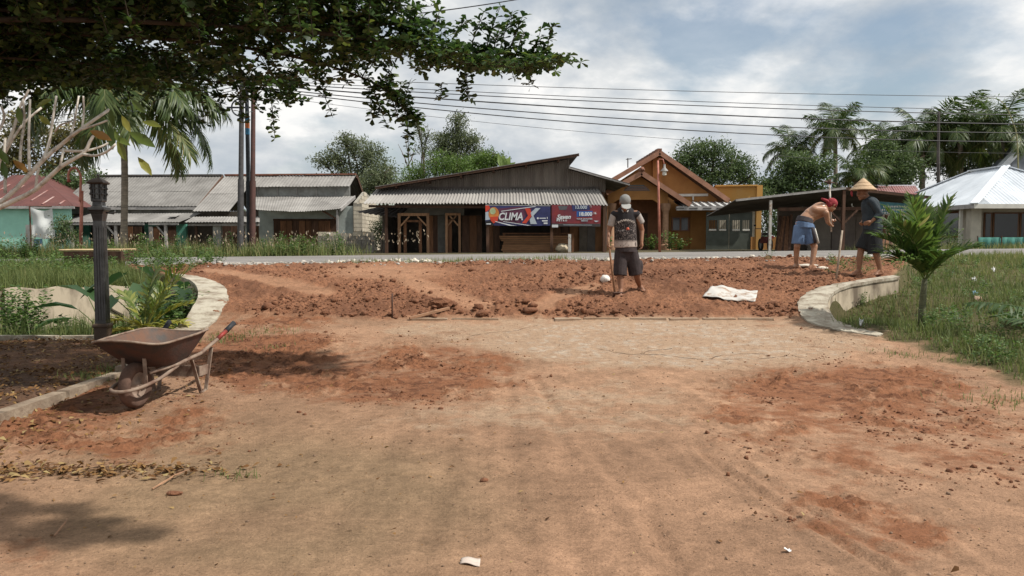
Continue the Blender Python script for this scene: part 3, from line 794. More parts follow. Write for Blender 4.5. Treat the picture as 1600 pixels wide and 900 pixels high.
for s in range(4):                                     # raised fillets: fluted faces
    a = rotl + math.pi / 4 + s * math.pi / 2; u = Vector((math.cos(a), math.sin(a), 0)); v = Vector((-u.y, u.x, 0))
    for k in (-.6, 0, .6):
        MB().bar(LB + u * .065 + v * k * .059 + Vector((0, 0, .30)), LB + u * .059 + v * k * .050 + Vector((0, 0, 1.52)), .02, .02).build('fillet', black, shaft)
lp([(.083, 1.59), (.09, 1.62), (.105, 1.68), (.125, 1.72), (.145, 1.735), (.145, 1.765), (.11, 1.77), (.085, 1.79), (.08, 1.86)], 'capital')
lan = lp([(.095, 1.84), (.10, 1.85), (.10, 1.875), (.09, 1.88)], 'lantern')
lp([(.075, 1.88), (.078, 2.06), (.06, 2.06)], 'lamp_pane', glass)
for s in range(4):
    a = rotl + s * math.pi / 2; u = Vector((math.cos(a), math.sin(a), 0)) * .094
    MB().bar(LB + u * .9 + Vector((0, 0, 1.87)), LB + u + Vector((0, 0, 2.075)), .022, .022).build('bar', black, lan)
    a2 = a + math.pi / 4; w = Vector((math.cos(a2), math.sin(a2), 0)); sd_ = Vector((-w.y, w.x, 0))
    for k in (-.03, .03):
        MB().bar(LB + w * .066 + sd_ * k + Vector((0, 0, 1.88)), LB + w * .069 + sd_ * k + Vector((0, 0, 2.07)), .012, .012).build('bar', black, lan)
    for h in (1.94, 2.01):
        MB().bar(LB + w * .068 - sd_ * .066 + Vector((0, 0, h)), LB + w * .068 + sd_ * .066 + Vector((0, 0, h)), .01, .012).build('bar', black, lan)
        MB().blob(LB + u * 1.06 + Vector((0, 0, h)), .018, 3, 1, 1, 0).build('knob', black, lan, True)
rf = lp([(.13, 2.065), (.15, 2.075), (.145, 2.09), (.09, 2.125), (.03, 2.15)], 'roof', blackd)
MB().lathe(LB, [(.02, 2.145), (.012, 2.16), (.02, 2.175), (.02, 2.19), (.008, 2.205)], 10).build('finial', black, rf, True)
MB().tube([LB + Vector((.1, -.02, 1.70)), LB + Vector((.2, -.03, 1.685)), LB + Vector((.225, -.03, 1.72))], .012, 6).build('bracket', black, t, True)

# ------------------------------------------------------------------ wheelbarrow
traym = mat('rusty_tray', (.095, .048, .036), .8, .3, 6, .003, 60, col2=(.05, .042, .038), ramp=(.36, .62))
traym2 = mat('tray_inside', (.085, .08, .075), .8, .3, 6, .004, 40, col2=(.16, .085, .055))
dusty = mat('dusty_metal', (.30, .235, .18), .8, .25, 9, .002, 50, col2=(.15, .09, .065))
tyrem = mat('dusty_tyre', (.105, .062, .045), .9, .3, 8, .003, 60)
rimm = mat('dusty_rim', (.27, .20, .155), .8, .25, 10)
redg = mat('red_paint', (.32, .035, .025), .5, .3, 20, col2=(.16, .05, .04))
gripm = mat('black_grip', (.03, .032, .036), .6, .2)
WB = gpt(-3.24, 6.72)
t = thing('wheelbarrow', WB, 'rusty wheelbarrow with red handles standing at the lawn kerb', 'wheelbarrow')
wa = R(-9)
def wp(x, y, z):
    """barrow space: x right, y from the wheel to the handles, z up"""
    return WB + Vector((x * math.cos(wa) - y * math.sin(wa), x * math.sin(wa) + y * math.cos(wa), z))
wr = .195
def wheel_ring(prof, nm, m, par):
    b = MB(); n = 32; vs = []; fs = []
    for r, x in prof:
        for k in range(n):
            a = 2 * math.pi * k / n; vs.append(wp(x, r * math.cos(a), wr + r * math.sin(a)))
    for i in range(len(prof) - 1):
        for k in range(n): fs.append((i * n + k, i * n + (k + 1) % n, (i + 1) * n + (k + 1) % n, (i + 1) * n + k))
    return b.add(vs, fs).build(nm, m, par, True)
wh = wheel_ring([(.11, -.035), (.13, -.045), (.165, -.05), (.187, -.036), (.195, -.015), (.195, .015), (.187, .036), (.165, .05), (.13, .045), (.11, .035), (.11, -.035)], 'tyre', tyrem, t)
wheel_ring([(.0, -.03), (.03, -.045), (.04, -.03), (.085, -.012), (.112, -.036), (.118, -.03), (.118, .03), (.112, .036), (.085, .012), (.04, .03), (.03, .045), (0, .045)], 'rim', rimm, wh)
MB().tube([wp(-.11, 0, wr), wp(.11, 0, wr)], .012, 8).build('axle', dusty, wh)
# tray: a stretched bowl, rim higher at the nose
def tray_pt(a, lev):
    # lev 0 bottom .. 1 rim
    bx, by0, by1 = .20, .12, .52
    rx_, ry0, ry1 = .345, -.26, .80
    cx = math.cos(a); sy = math.sin(a)
    sc = lambda v: math.copysign(abs(v) ** .62, v)
    x = sc(cx) * (bx + (rx_ - bx) * lev)
    y0 = by0 + (ry0 - by0) * lev; y1 = by1 + (ry1 - by1) * lev
    y = (y0 + y1) / 2 + sc(sy) * (y1 - y0) / 2
    z = .335 + .255 * lev ** 1.1 + .02 * lev * math.sin(3 * a)
    return x, y, z
def bowl(inset, dz, nm, m):
    vs = []; fs = []; n = 48; lv = [0, .25, .5, .75, 1]
    for l in lv:
        for k in range(n):
            x, y, z = tray_pt(2 * math.pi * k / n, l); vs.append(wp(x * (1 - inset), .3 + (y - .3) * (1 - inset), z + dz * (1 - l)))
    for i in range(len(lv) - 1):
        for k in range(n): fs.append((i * n + k, i * n + (k + 1) % n, (i + 1) * n + (k + 1) % n, (i + 1) * n + k))
    fs.append(tuple(range(n)))
    return MB().add(vs, fs).build(nm, m, t, 50)
tr = bowl(0, 0, 'tray', traym); bowl(.012, .008, 'tray_lining', traym2)
MB().tube([wp(*tray_pt(2 * math.pi * k / 48, 1)) for k in range(49)], .011, 6).build('rolled_rim', dusty, tr, True)
for s in (-1, 1):
    rail = MB().tube([wp(s * .12, .02, .30), wp(s * .2, .3, .33), wp(s * .26, .6, .39), wp(s * .31, .85, .51), wp(s * .33, .96, .57)], .017, 8).build('handle', dusty, t, True)
    MB().tube([wp(s * .305, .82, .497), wp(s * .328, .95, .565)], .021, 8).build('red_section', redg, rail, True)
    MB().tube([wp(s * .326, .94, .56), wp(s * .345, 1.06, .625)], .025, 10).build('grip', gripm, rail, True)
    lg = MB().bar(wp(s * .22, .50, .36), wp(s * .235, .62, .03), .035, .012).bar(wp(s * .25, .80, .42), wp(s * .24, .70, .03), .035, .012).build('leg', dusty, t)
    MB().tube([wp(s * .235, .61, .03), wp(s * .24, .66, .012), wp(s * .24, .71, .03)], .016, 6).build('foot', dusty, lg, True)
    MB().box(wp(s * .238, .68, .22), (.012, .17, .09), rot=(0, 0, wa)).build('brace', dusty, lg)
    MB().bar(wp(s * .10, -.02, .52), wp(s * .10, .0, .20), .03, .012).build('strut', dusty, t)
MB().bar(wp(-.24, .66, .21), wp(.24, .66, .21), .012, .10).build('cross_brace', dusty, t)
gpts = [wp(-.2, .32, .32), wp(-.16, .12, .24), wp(-.13, -.1, .20), wp(-.08, -.21, .185), wp(0, -.24, .18), wp(.08, -.21, .185), wp(.13, -.1, .20), wp(.16, .12, .24), wp(.2, .32, .32)]
MB().tube(smooth_curve(gpts, 32), .016, 8).build('wheel_guard', dusty, t, True)

# ------------------------------------------------------------------ palms and garden plants
def frond_mesh(name, length, droop, nleaf, leaflen, leafw, lift=.5, vee=.35, hang=.35, stalk=.12, rr=.02, seed=0, vmean=.5, fan=0.0, tipv=0):
    """a pinnate frond growing along +x from the origin; stalk and leaflets in one mesh"""
    r = np.random.default_rng(seed)
    u = np.linspace(0, 1, 24)
    ang = lift - droop * u ** 1.3
    dxs = np.cos(ang) * length / 23; dzs = np.sin(ang) * length / 23
    P = np.stack([np.cumsum(dxs) - dxs[0], np.zeros(24), np.cumsum(dzs) - dzs[0]], -1)
    q = np.linspace(stalk, .985, nleaf)
    pos, dr, ln, ups = [], [], [], []
    for k, w in enumerate(q):
        i = min(int(w * 23), 22); f = w * 23 - i; p = P[i] * (1 - f) + P[i + 1] * f; tg = P[i + 1] - P[i]; tg = tg / np.linalg.norm(tg)
        nrm = np.array([-tg[2], 0, tg[0]])
        ll = leaflen * (math.sin(math.pi * (.12 + .80 * (w - stalk) / (1 - stalk))) ** .6)
        for s in (-1, 1):
            fw = .45 + .5 * w + r.normal(0, .16)
            d = tg * fw + np.array([0, s, 0]) * (1 - .35 * w) + nrm * (vee + r.normal(0, .1)) - np.array([0, 0, hang * (.6 + .8 * r.random())])
            pos.append(p); dr.append(d); ln.append(ll * r.uniform(.7, 1.12)); ups.append(nrm + r.normal(0, .2, 3))
    T = (np.array([(-.25, 0, 0), (.25, 0, 0), (-.5, .35, .0), (.5, .35, .0), (-.3, .7, -.07), (.3, .7, -.07), (0, 1, -.28)]), np.array([(0, 1, 3), (0, 3, 2), (2, 3, 5), (2, 5, 4), (4, 5, 6)]))
    V, Fc, v = leaves(pos, dr, np.array(ln), leafw, T, v=np.clip(r.normal(vmean, .16, len(pos)), 0, 1), up=np.array(ups))
    m = MB().tube([tuple(p) for p in P[::2]] + [tuple(P[-1])], [rr * (1 - .85 * k / 12) for k in range(13)], 5)
    tv = np.array([tuple(a) for a in m.v]); tf = []
    for f in m.f:
        for k in range(1, len(f) - 1): tf.append((f[0], f[k], f[k + 1]))
    tf = np.array(tf) + len(V)
    return npmesh(name, np.concatenate([V, tv]), np.concatenate([Fc, tf]), {'v': np.concatenate([v, np.full(len(tv), min(1, vmean + .3))])})
palmm = leafmat('palm_leaf', [(0, (.022, .045, .012)), (.45, (.05, .085, .022)), (.75, (.11, .14, .04)), (1, (.22, .2, .07))], trans=.3, rough=.45, spec=.4)
arecam = leafmat('areca_leaf', [(0, (.03, .06, .016)), (.5, (.065, .115, .028)), (.85, (.13, .18, .045)), (1, (.26, .25, .10))], trans=.35, rough=.5, spec=.25)
yellowm = leafmat('yellow_palm_leaf', [(0, (.05, .10, .02)), (.4, (.13, .17, .035)), (.75, (.33, .31, .06)), (1, (.48, .42, .14))], trans=.3, rough=.45, spec=.4)
# small palm on the right bank
AP = gpt(5.62, 10.75)
t = thing('small_palm', AP, 'small green palm with upright fronds growing on the right bank', 'palm')
trm = mat('green_trunk', (.10, .105, .055), .7, .35, 14, .003, 60, stretch=(1, 1, 5))
tp_ = [AP + Vector((0, 0, -.05)), AP + Vector((-.01, 0, .2)), AP + Vector((0, 0, .42)), AP + Vector((.02, 0, .70))]
MB().tube(tp_, [.055, .045, .042, .03], 10).build('trunk', trm, t, True)
for i, (azd, lift, ln, dr) in enumerate([(178, 1.15, .95, .95), (205, .85, .8, 1.05), (160, 1.35, 1.1, .55), (20, 1.25, 1.0, .75), (-20, 1.05, .8, .9), (80, 1.45, 1.2, .4), (100, 1.25, 1.05, .6), (-95, 1.0, .75, 1.0), (190, .95, .85, 1.0), (-150, 1.25, .95, .7), (40, 1.3, 1.1, .5), (185, 1.4, 1.15, .35), (0, 1.42, 1.15, .35)]):
    me = frond_mesh('frond', ln, dr, 30, .36, .044, lift, .5, .06, .20, .012, 30 + i, .45 if i < 8 else .6)
    o = link('frond', me, arecam, t, (0.02, 0, .62)); o.rotation_euler = (random.uniform(-.25, .25), 0, R(azd))
# yellow-leaved palm left
YP = gpt(-4.98, 10.62)
t = thing('yellow_palm', YP, 'young palm with yellow and green leaves between the lamp post and the curved wall', 'palm')
MB().tube([YP - Vector((0, 0, .05)), YP + Vector((0, 0, .16))], [.05, .035], 8).build('trunk', trm, t, True)
for i, (azd, lift, ln, dr, vm) in enumerate([(25, 1.2, 1.3, .5, .35), (60, 1.35, 1.2, .4, .3), (5, 1.3, 1.2, .45, .4), (150, 1.15, .85, .7, .45), (175, .75, .7, 1.1, .8), (200, .45, .6, 1.2, .95), (0, .6, .7, .9, .8), (-30, .6, .5, .9, .8), (-80, .8, .45, 1, .8), (100, 1.2, .95, .6, .4), (10, .95, .85, .8, .6)]):
    me = frond_mesh('frond', ln * .85, dr, 17, .30, .042, lift, .35, .08, .28, .012, 60 + i, vm * .85)
    o = link('frond', me, yellowm, t, (0, 0, .12)); o.rotation_euler = (random.uniform(-.3, .3), 0, R(azd))
# elephant-ear plants in the ditch
earm = leafmat('elephant_ear', [(0, (.022, .05, .018)), (.5, (.038, .08, .028)), (1, (.07, .125, .05))], trans=.25, rough=.45, spec=.35)
EAR = (np.array([(0, 0, 0), (-.30, -.12, .03), (.30, -.12, .03), (-.5, .22, .05), (.5, .22, .05), (-.36, .6, .02), (.36, .6, .02), (0, 1, -.12), (0, .3, -.03)]),
       np.array([(0, 8, 1), (1, 8, 3), (0, 2, 8), (2, 4, 8), (3, 8, 5), (8, 4, 6), (5, 8, 7), (8, 6, 7)]))
def ear_plant(name, c, specs, label, w=.75, tm=EAR):
    t = thing(name, c, label, 'plant')
    for i, (azd, rad, h, ln, dip) in enumerate(specs):
        a = R(azd); e = Vector(c) + Vector((math.cos(a) * rad, math.sin(a) * rad, h))
        st = MB().tube(smooth_curve([c, Vector(c) + Vector((math.cos(a) * rad * .25, math.sin(a) * rad * .25, h * .6)), e], 8), [.014 - .001 * k for k in range(9)], 6).build('stem', stemm, t, True)
        V, Fc, v = leaves([tuple(e)], [(math.cos(a), math.sin(a), -dip)], np.array([ln * .8]), np.array([ln * w * .72]), tm, up=np.array([(-math.cos(a) * dip * .3, 0, 1.)]))
        lo_ = leafobj('leaf', [(V, Fc, v)], earm, t); lo_.data.polygons.foreach_set('use_smooth', [True] * len(lo_.data.polygons))
    return t
ear_plant('elephant_ear_plant', gpt(-6.0, 12.6), [(200, .5, 1.05, .55, .7), (160, .3, 1.15, .5, .5), (30, .35, 1.2, .5, .5), (-60, .4, 1.0, .55, .8), (90, .2, 1.25, .45, .4), (-110, .45, .8, .5, .9), (0, .55, .95, .5, .8)], 'big-leaved plant in the ditch just behind the lamp post')
ear_plant('elephant_ear_plant', gpt(-5.35, 12.9), [(190, .4, .95, .45, .6), (-70, .3, .9, .45, .7), (120, .2, 1.0, .4, .5), (-110, .35, .8, .45, .9), (160, .3, .8, .42, .8)], 'big-leaved plant in the ditch close to the dark curved wall')
BAN = (np.array([(0, 0, 0), (-.4, .2, .06), (.4, .2, .06), (-.5, .55, .05), (.5, .55, .05), (0, 1, -.2), (0, .4, 0)]), np.array([(0, 6, 1), (0, 2, 6), (1, 6, 3), (2, 4, 6), (3, 6, 5), (6, 4, 5)]))
ear_plant('broad_leaf_plant', gpt(-6.35, 12.1), [(190, .3, .62, .85, -.25), (165, .2, .8, .8, -.5), (215, .35, .5, .8, .1), (140, .1, .7, .7, -.8)], 'long-leaved dark green plant left of the lamp post shaft', .3, BAN)
# heap of cut dark fronds on the right bank
c = gpt(7.1, 10.2)
t = thing('cut_palm_fronds', c, 'wilted dark palm fronds lying on the grass below the right bank', 'fronds')
for i in range(9):
    me = frond_mesh('frond', rng.uniform(.8, 1.3), .3, 20, .3, .035, .2, .1, .25, .1, .012, 90 + i, .2)
    o = link('frond', me, arecam, t, (rng.uniform(-.9, 1.4), rng.uniform(-.35, .35), .12 + .05 * i / 3)); o.rotation_euler = (rng.uniform(-.4, .4), rng.uniform(-.1, .2), rng.random() * 6.28)

# ------------------------------------------------------------------ small things on the dug earth
whitec = mat('white_sack', (.50, .48, .44), .7, .12, 7, .004, 30, col2=(.30, .21, .15), ramp=(.36, .50))
def sheet_mesh(nm, corners, fz, nx, ny, m, parent=None, th=.006, loc=None):
    """soft sheet between four ground corners with a height function"""
    c00, c10, c11, c01 = [Vector(c) for c in corners]; vs = []
    for j in range(ny + 1):
        for i in range(nx + 1):
            u, v = i / nx, j / ny
            p = (c00 * (1 - u) + c10 * u) * (1 - v) + (c01 * (1 - u) + c11 * u) * v; p.z += fz(u, v); vs.append(p)
    k = len(vs); vs += [p - Vector((0, 0, th)) for p in vs]; fs = []; w = nx + 1
    for j in range(ny):
        for i in range(nx):
            a = j * w + i; fs += [(a, a + 1, a + w + 1, a + w), (k + a, k + a + w, k + a + w + 1, k + a + 1)]
    for i in range(nx): fs += [(i, k + i, k + i + 1, i + 1), (ny * w + i, ny * w + i + 1, k + ny * w + i + 1, k + ny * w + i)]
    for j in range(ny): a = j * w; b = a + nx; fs += [(a, a + w, k + a + w, k + a), (b, k + b, k + b + w, b + w)]
    return MB().add(vs, fs).build(nm, m, parent, True, loc)
p0, p1 = gp(1098, 466), gp(1180, 476); q1, q0 = gp(1184, 459), gp(1112, 455)
for q in (p0, p1, q0, q1): q.z = max(q.z, float(base(q.x, q.y))) + .025
o = sheet_mesh('sack_sheet', (p0, p1, q1, q0), lambda u, v: .10 * math.exp(-((u - .25) / .16) ** 2) * (.4 + .6 * v) * .40 + .006 * math.sin(u * 9 + v * 3) + .06 * (u - .6) * (u > .6) + .006 * math.sin(u * 25 + v * 9), 26, 10, whitec, loc=p0)
tag(o, 'crumpled white plastic sack spread flat on the dug earth', 'sack')
c = gp(946, 441)
b = MB().blob(c + Vector((0, .05, .05)), .085, 5, .95, 2, .10); o = b.build('plastic_bag', mat('white_bag', (.66, .62, .56), .5, .15, 8, .004, 30), smooth=True, loc=c)
tag(o, 'crumpled white plastic bag on the soil by the standing worker', 'bag')
rust = mat('rusty_iron', (.075, .04, .028), .8, .3, 20)
c = gp(613, 496)
o = MB().tube([c - Vector((0, 0, .1)), c + Vector((0, 0, .2)), c + Vector((.003, 0, .36))], .012, 8).build('iron_stake', rust, smooth=True, loc=c); tag(o, 'thin rusty iron stake upright at the edge of the earth', 'stake')
woodm = mat('raw_wood', (.30, .17, .10), .85, .3, 6, .004, 30, stretch=(1, 1, 6))
a, b = gp(640, 500), gp(702, 489); a.z += .03; b.z += .06
o = MB().bar(a, b, .05, .035).build('wooden_stick', woodm, loc=a); tag(o, 'rough wooden stick lying at the edge of the dug earth', 'stick')
for i, (cx, cy, w, h, lab) in enumerate([(690, 482, .38, .20, 'large flat chunk of red earth behind the wooden stick'), (508, 494, .16, .09, 'dark chunk of earth at the left end of the dug edge'), (665, 491, .24, .11, 'broken chunk of earth touching the wooden stick'), (548, 496, .22, .06, 'low flat chunk of earth left of the iron stake')]):
    c = gp(cx, cy); m_ = MB().blob((0, 0, 0), .5, 40 + i, 1, 2, .16); m_.v = [Vector((v.x * w, v.y * w * .6, v.z * h)) + c + Vector((0, .05, h * .25)) for v in m_.v]
    tag(m_.build('earth_chunk', clodm, loc=c), lab, 'clod', 'large chunks of earth')
# litter on the right bank and the slab
pl = mat('white_litter', (.7, .7, .68), .5, .1, 10); plb = mat('blue_litter', (.25, .42, .55), .5, .2, 10); brown = mat('brown_paper', (.5, .36, .26), .8, .2, 10)
for i, (cx, cy, s, m_, lab) in enumerate([(1522, 442, .13, pl, 'crumpled white litter on the right bank, the topmost piece'), (1524, 465, .10, plb, 'small bluish wrapper on the right bank grass'), (1553, 425, .14, pl, 'thin white scrap near the top of the right bank'), (1528, 473, .16, brown, 'pale brown scrap below the bluish wrapper'), (1346, 509, .12, pl, 'crumpled clear bag at the foot of the right curved wall')]):
    s *= .6; c = gp(cx, cy); c.z += .06; hx = Vector((s, .02 * (-1) ** i, 0)); hy = Vector((0, s * .55, .03))
    o = sheet_mesh('litter', (c - hx / 2 - hy / 2, c + hx / 2 - hy / 2, c + hx / 2 + hy / 2, c - hx / 2 + hy / 2), lambda u, v: .04 * math.sin(u * 7 + i) * math.cos(v * 5) + .02 * math.sin(u * 19), 10, 6, m_, loc=c)
    tag(o, lab, 'litter', 'litter on the right bank')
for i, (cx, cy, s, m_, lab) in enumerate([(735, 880, .09, mat('grey_scrap', (.5, .42, .36), .8, .1), 'pale flat scrap of paper on the slab at the bottom'), (1230, 865, .03, pl, 'small white paper chip on the bare earth')]):
    c = gp(cx, cy); c.z += .012; hx = Vector((s, .01, 0)); hy = Vector((0, s * .6, 0))
    o = sheet_mesh('paper_scrap', (c - hx / 2 - hy / 2, c + hx / 2 - hy, c + hx / 2 + hy / 2, c - hx / 2 + hy / 2), lambda u, v: .006 * math.sin(u * 5 + i) + .004 * math.sin(v * 7), 8, 6, m_, th=.002, loc=c); tag(o, lab, 'paper')
o = MB().blob(gp(272, 775) + Vector((0, 0, .012)), .03, 8, .6, 1, .15).build('stone', clodm, loc=gp(272, 775)); o.scale = (1.6, .8, .8); tag(o, 'flat brown stone below the line of fallen leaves', 'stone')
for k, (a, b, lab) in enumerate([((238, 768), (300, 738), 'bare twig lying across the line of fallen leaves'), ((85, 842), (105, 815), 'short dark twig on the slab at lower left'), ((1060, 640), (1065, 655), 'tiny twig on the bare driveway')][:2]):
    a, b = gp(*a), gp(*b); a.z += .01; b.z += .02
    tag(MB().tube([a, (a + b) / 2 + Vector((.01, .02, .015)), b], [.006, .005, .003], 5).build('twig', woodm, loc=a), lab, 'twig')
# ------------------------------------------------------------------ buildings across the road
asb = mat('asbestos_roof', (.225, .215, .20), .9, .2, .9, .004, 30, col2=(.135, .128, .118), ramp=(.3, .62), rnd=.12)
asbl = mat('light_asbestos_roof', (.275, .262, .243), .9, .2, .9, .004, 30, col2=(.165, .155, .143), ramp=(.3, .6), rnd=.10)
zinc = mat('brown_zinc', (.225, .195, .165), .75, .25, 1.5, .003, 30, col2=(.14, .118, .10), stretch=(3, 3, .4), rnd=.12)
dkzinc = mat('dark_zinc', (.085, .075, .068), .8, .3, 1.5, .003, 30, rnd=.15)
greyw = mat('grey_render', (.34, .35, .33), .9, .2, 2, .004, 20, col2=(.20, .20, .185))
palew = mat('pale_blue_render', (.44, .49, .46), .9, .12, 2, .003, 20, col2=(.30, .33, .31))
mint = mat('mint_paint', (.36, .68, .56), .8, .12, 2, col2=(.30, .58, .47))
dkmint = mat('dark_mint_paint', (.09, .26, .20), .8, .15, 2)
cream = mat('cream_block', (.60, .54, .43), .9, .15, 3, .006, 20, col2=(.40, .35, .27), rnd=.12)
mortar = mat('mortar', (.26, .24, .2), .95, .2, 8)
fascia = mat('grey_board', (.33, .315, .30), .85, .2, 5, rnd=.15)
dkwood = mat('dark_wood', (.085, .045, .028), .8, .35, 3, .004, 30, stretch=(4, 4, .5), rnd=.25)
mdwood = mat('brown_wood', (.17, .082, .042), .8, .3, 3, .004, 30, stretch=(4, 4, .5), rnd=.25)
ltwood = mat('tan_timber', (.30, .17, .095), .8, .25, 3, .004, 30, stretch=(4, 4, .5), rnd=.2)
planks = mat('stacked_plank', (.24, .125, .062), .8, .25, 3, .003, 30, stretch=(.6, 4, 4), rnd=.2)
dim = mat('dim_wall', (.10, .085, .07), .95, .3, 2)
GZ = lambda x, y: float(base(x, y))
def roof(parent, e0, e1, r1, r0, nx, ny, wav, amp, m, lap=.04, sag=0, name='roof_sheet', jit=.02, th=.012):
    """eave e0-e1, ridge r0-r1, laid in nx by ny overlapping corrugated sheets"""
    e0, e1, r0, r1 = [Vector(v) for v in (e0, e1, r0, r1)]
    n = (e1 - e0).cross(r0 - e0).normalized(); n = n if n.z > 0 else -n
    for j in range(ny):
        for i in range(nx):
            u0, u1, v0, v1 = i / nx, (i + 1) / nx, j / ny, (j + 1) / ny
            v0 = max(0, v0 - lap) if j else 0
            P = lambda u, v: (e0 * (1 - u) + e1 * u) * (1 - v) + (r0 * (1 - u) + r1 * u) * v
            k = n * (.010 * j + .005 * (i % 2)) + Vector((0, 0, random.uniform(-jit, jit) * .4)); f = Vector((0, random.uniform(-jit, jit), 0)) if j == 0 else Vector((0, 0, 0))
            s0 = Vector((0, 0, -sag * math.sin(math.pi * u0) * (1 - v0))); s1 = Vector((0, 0, -sag * math.sin(math.pi * u1) * (1 - v0)))
            MB().corr(P(u0, v0) + k + f + s0, P(u1, v0) + k + f + s1, P(u1, v1) + k, P(u0, v1) + k, wav, amp, th, 1).build(name, m, parent, 60)
def board(parent, nm, m, a, b, w, h): return MB().bar(a, b, w, h).build(nm, m, parent)
def post(parent, x, y, z1, w, m, nm='post', z0=None):
    z0 = GZ(x, y) - .1 if z0 is None else z0
    return MB().box((x, y, (z0 + z1) / 2), (w, w, z1 - z0)).build(nm, m, parent)
def wallq(parent, nm, m, x0, x1, y, z0, z1, th=.14): return MB().box(((x0 + x1) / 2, y + th / 2, (z0 + z1) / 2), (x1 - x0, th, z1 - z0)).build(nm, m, parent)
def X_(px, Y): return (px - 800) * Y / F * 1.0 / (cP + 0) * (1 / 1)      # close enough: refined by at()
def ax(px, Y): return at(px, 380, Y).x
def az_(py, Y): return at(800, py, Y).z

# --- left shop: long grey roof
t = thing('shop_house', (ax(220, 38), 38, .85), 'long low old shop with grey asbestos roof behind the coconut palm trunk', 'shop')
e0, e1 = at(88, 322, 38.6), at(304, 322, 38.6); r0, r1 = Vector((e0.x, 42, az_(276, 42))), Vector((ax(350, 42), 42, az_(275, 42)))
e1.x = r1.x
roof(t, e0, e1, r1, r0, 7, 2, 6, .011, asb)
board(t, 'ridge_cap', dkzinc, r0 + Vector((0, 0, .05)), r1 + Vector((0, 0, .05)), .3, .08)
board(t, 'verge_board', dkwood, e1 + Vector((.04, 0, -.03)), r1 + Vector((.04, 0, -.03)), .06, .14)
roof(t, Vector((e0.x, 45.4, e0.z)), Vector((e1.x, 45.4, e1.z)), r1, r0, 5, 1, 8, .011, asb)
board(t, 'fascia', fascia, e0 + Vector((0, .03, -.10)), e1 + Vector((-.05, .03, -.10)), .04, .15)
a0, a1 = at(88, 347, 36.6), at(280, 347, 36.6); b0, b1 = Vector((a0.x + .4, 38.5, az_(334, 38.5))), Vector((a1.x + .3, 38.5, az_(333, 38.5)))
roof(t, a0, a1, b1, b0, 7, 1, 6, .011, asb)
for (x0, x1) in ((95, 226), (232, 279)): board(t, 'fascia', fascia, at(x0, 349.5, 36.65), at(x1, 349.5, 36.65), .035, .12)
MB().prism([at(262, 341, 37.2), at(272, 336, 37.9), at(283, 336, 37.9), at(275, 341, 37.2)], (0, 0, .012)).build('patch_sheet', asbl, t).location.z += .06
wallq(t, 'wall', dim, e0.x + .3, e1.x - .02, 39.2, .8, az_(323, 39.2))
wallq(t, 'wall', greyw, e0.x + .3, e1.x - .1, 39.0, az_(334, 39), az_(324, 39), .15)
for xp, nm in ((112, 1), (181, 1), (259, 1)):
    p = at(xp, 351, 36.75); o = post(t, p.x, 36.75, p.z, .12, fascia)
    MB().bar((p.x, 36.75, p.z - .55), (p.x - .42, 36.75, p.z - .05), .06, .07).build('brace', fascia, o)
for x0, x1, m_ in ((226, 247, dkmint), (276, 291, dkmint), (150, 170, greyw), (120, 140, dkmint)):
    yv = 38.9 if x1 < 270 else 37.4
    wallq(t, 'column', m_, ax(x0, yv), ax(x1, yv), yv, .8, az_(350, yv), .2)
for i, (x0, x1, m_) in enumerate(((193, 208, mdwood), (209, 222, dkwood), (233, 239, fascia), (240, 249, mdwood), (262, 275, dkwood))):
    wallq(t, 'door_leaf', m_, ax(x0, 38.8), ax(x1, 38.8), 38.75 + .02 * i, .85, az_(354, 38.8), .05)

# --- second old shop with the folding doors
t = thing('shop_house', (ax(450, 38), 38, .85), 'old shop with patched sagging roof and brown folding doors behind the poles', 'shop')
r0, r1 = Vector((ax(352, 42) + .08, 42, az_(275, 42))), at(556, 274, 42)
e0 = Vector((r0.x, 37.6, az_(330, 37.6))); eC = Vector((ax(405, 42), 37.6, e0.z)); rC = Vector((eC.x, 42, r0.z))
roof(t, e0, eC, rC, r0, 2, 2, 6, .011, asbl)
u0, u1 = Vector((rC.x, 40.4, az_(292, 40.4))), Vector((r1.x, 40.4, az_(291, 40.4)))
roof(t, u0, u1, r1, rC, 5, 1, 6, .011, asbl)
board(t, 'ridge_cap', mat('red_rust', (.20, .09, .06), .9, .3, 4), r0 + Vector((0, 0, .05)), r1 + Vector((0, 0, .06)), .28, .08)
roof(t, Vector((r0.x, 46, e0.z)), Vector((r1.x, 46, e0.z)), r1, r0, 5, 1, 8, .011, asb)
board(t, 'verge_board', dkwood, r1 + Vector((.05, 0, -.05)), Vector((r1.x + .05, 46, e0.z)), .07, .2)
wallq(t, 'upper_wall', greyw, eC.x + .02, u1.x - .08, 40.75, az_(308, 40.75), az_(291, 40.75))
for k in range(5): post(t, eC.x + .4 + k * 1.0, 40.72, az_(293, 40.7), .05, fascia, 'stud', az_(307, 40.7))
l0, l1 = at(396, 327, 37.2), at(523, 326, 37.2); m0, m1 = at(399, 306.5, 40.7), at(553, 306.5, 40.7)
l1.x = m1.x
roof(t, l0, l1, m1, m0, 5, 1, 7, .011, asbl, sag=.12)
board(t, 'verge_board', fascia, l1 + Vector((.05, 0, -.05)), m1 + Vector((.05, 0, -.05)), .06, .16)
k0, k1 = at(288, 347, 36.2), at(406, 347, 36.2); h0, h1 = at(302, 338.5, 37.6), at(406, 338.5, 37.6)
roof(t, k0, k1, h1, h0, 4, 1, 6, .011, asbl)
board(t, 'beam', fascia, k0 + Vector((.1, .2, -.12)), k1 + Vector((-.1, .2, -.12)), .06, .1)
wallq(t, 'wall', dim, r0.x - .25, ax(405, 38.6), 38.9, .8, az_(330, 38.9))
for x0, x1, m_ in ((333, 345, greyw), (383, 391, greyw)): wallq(t, 'column', m_, ax(x0, 36.5), ax(x1, 36.5), 36.5, .8, az_(349, 36.5), .25)
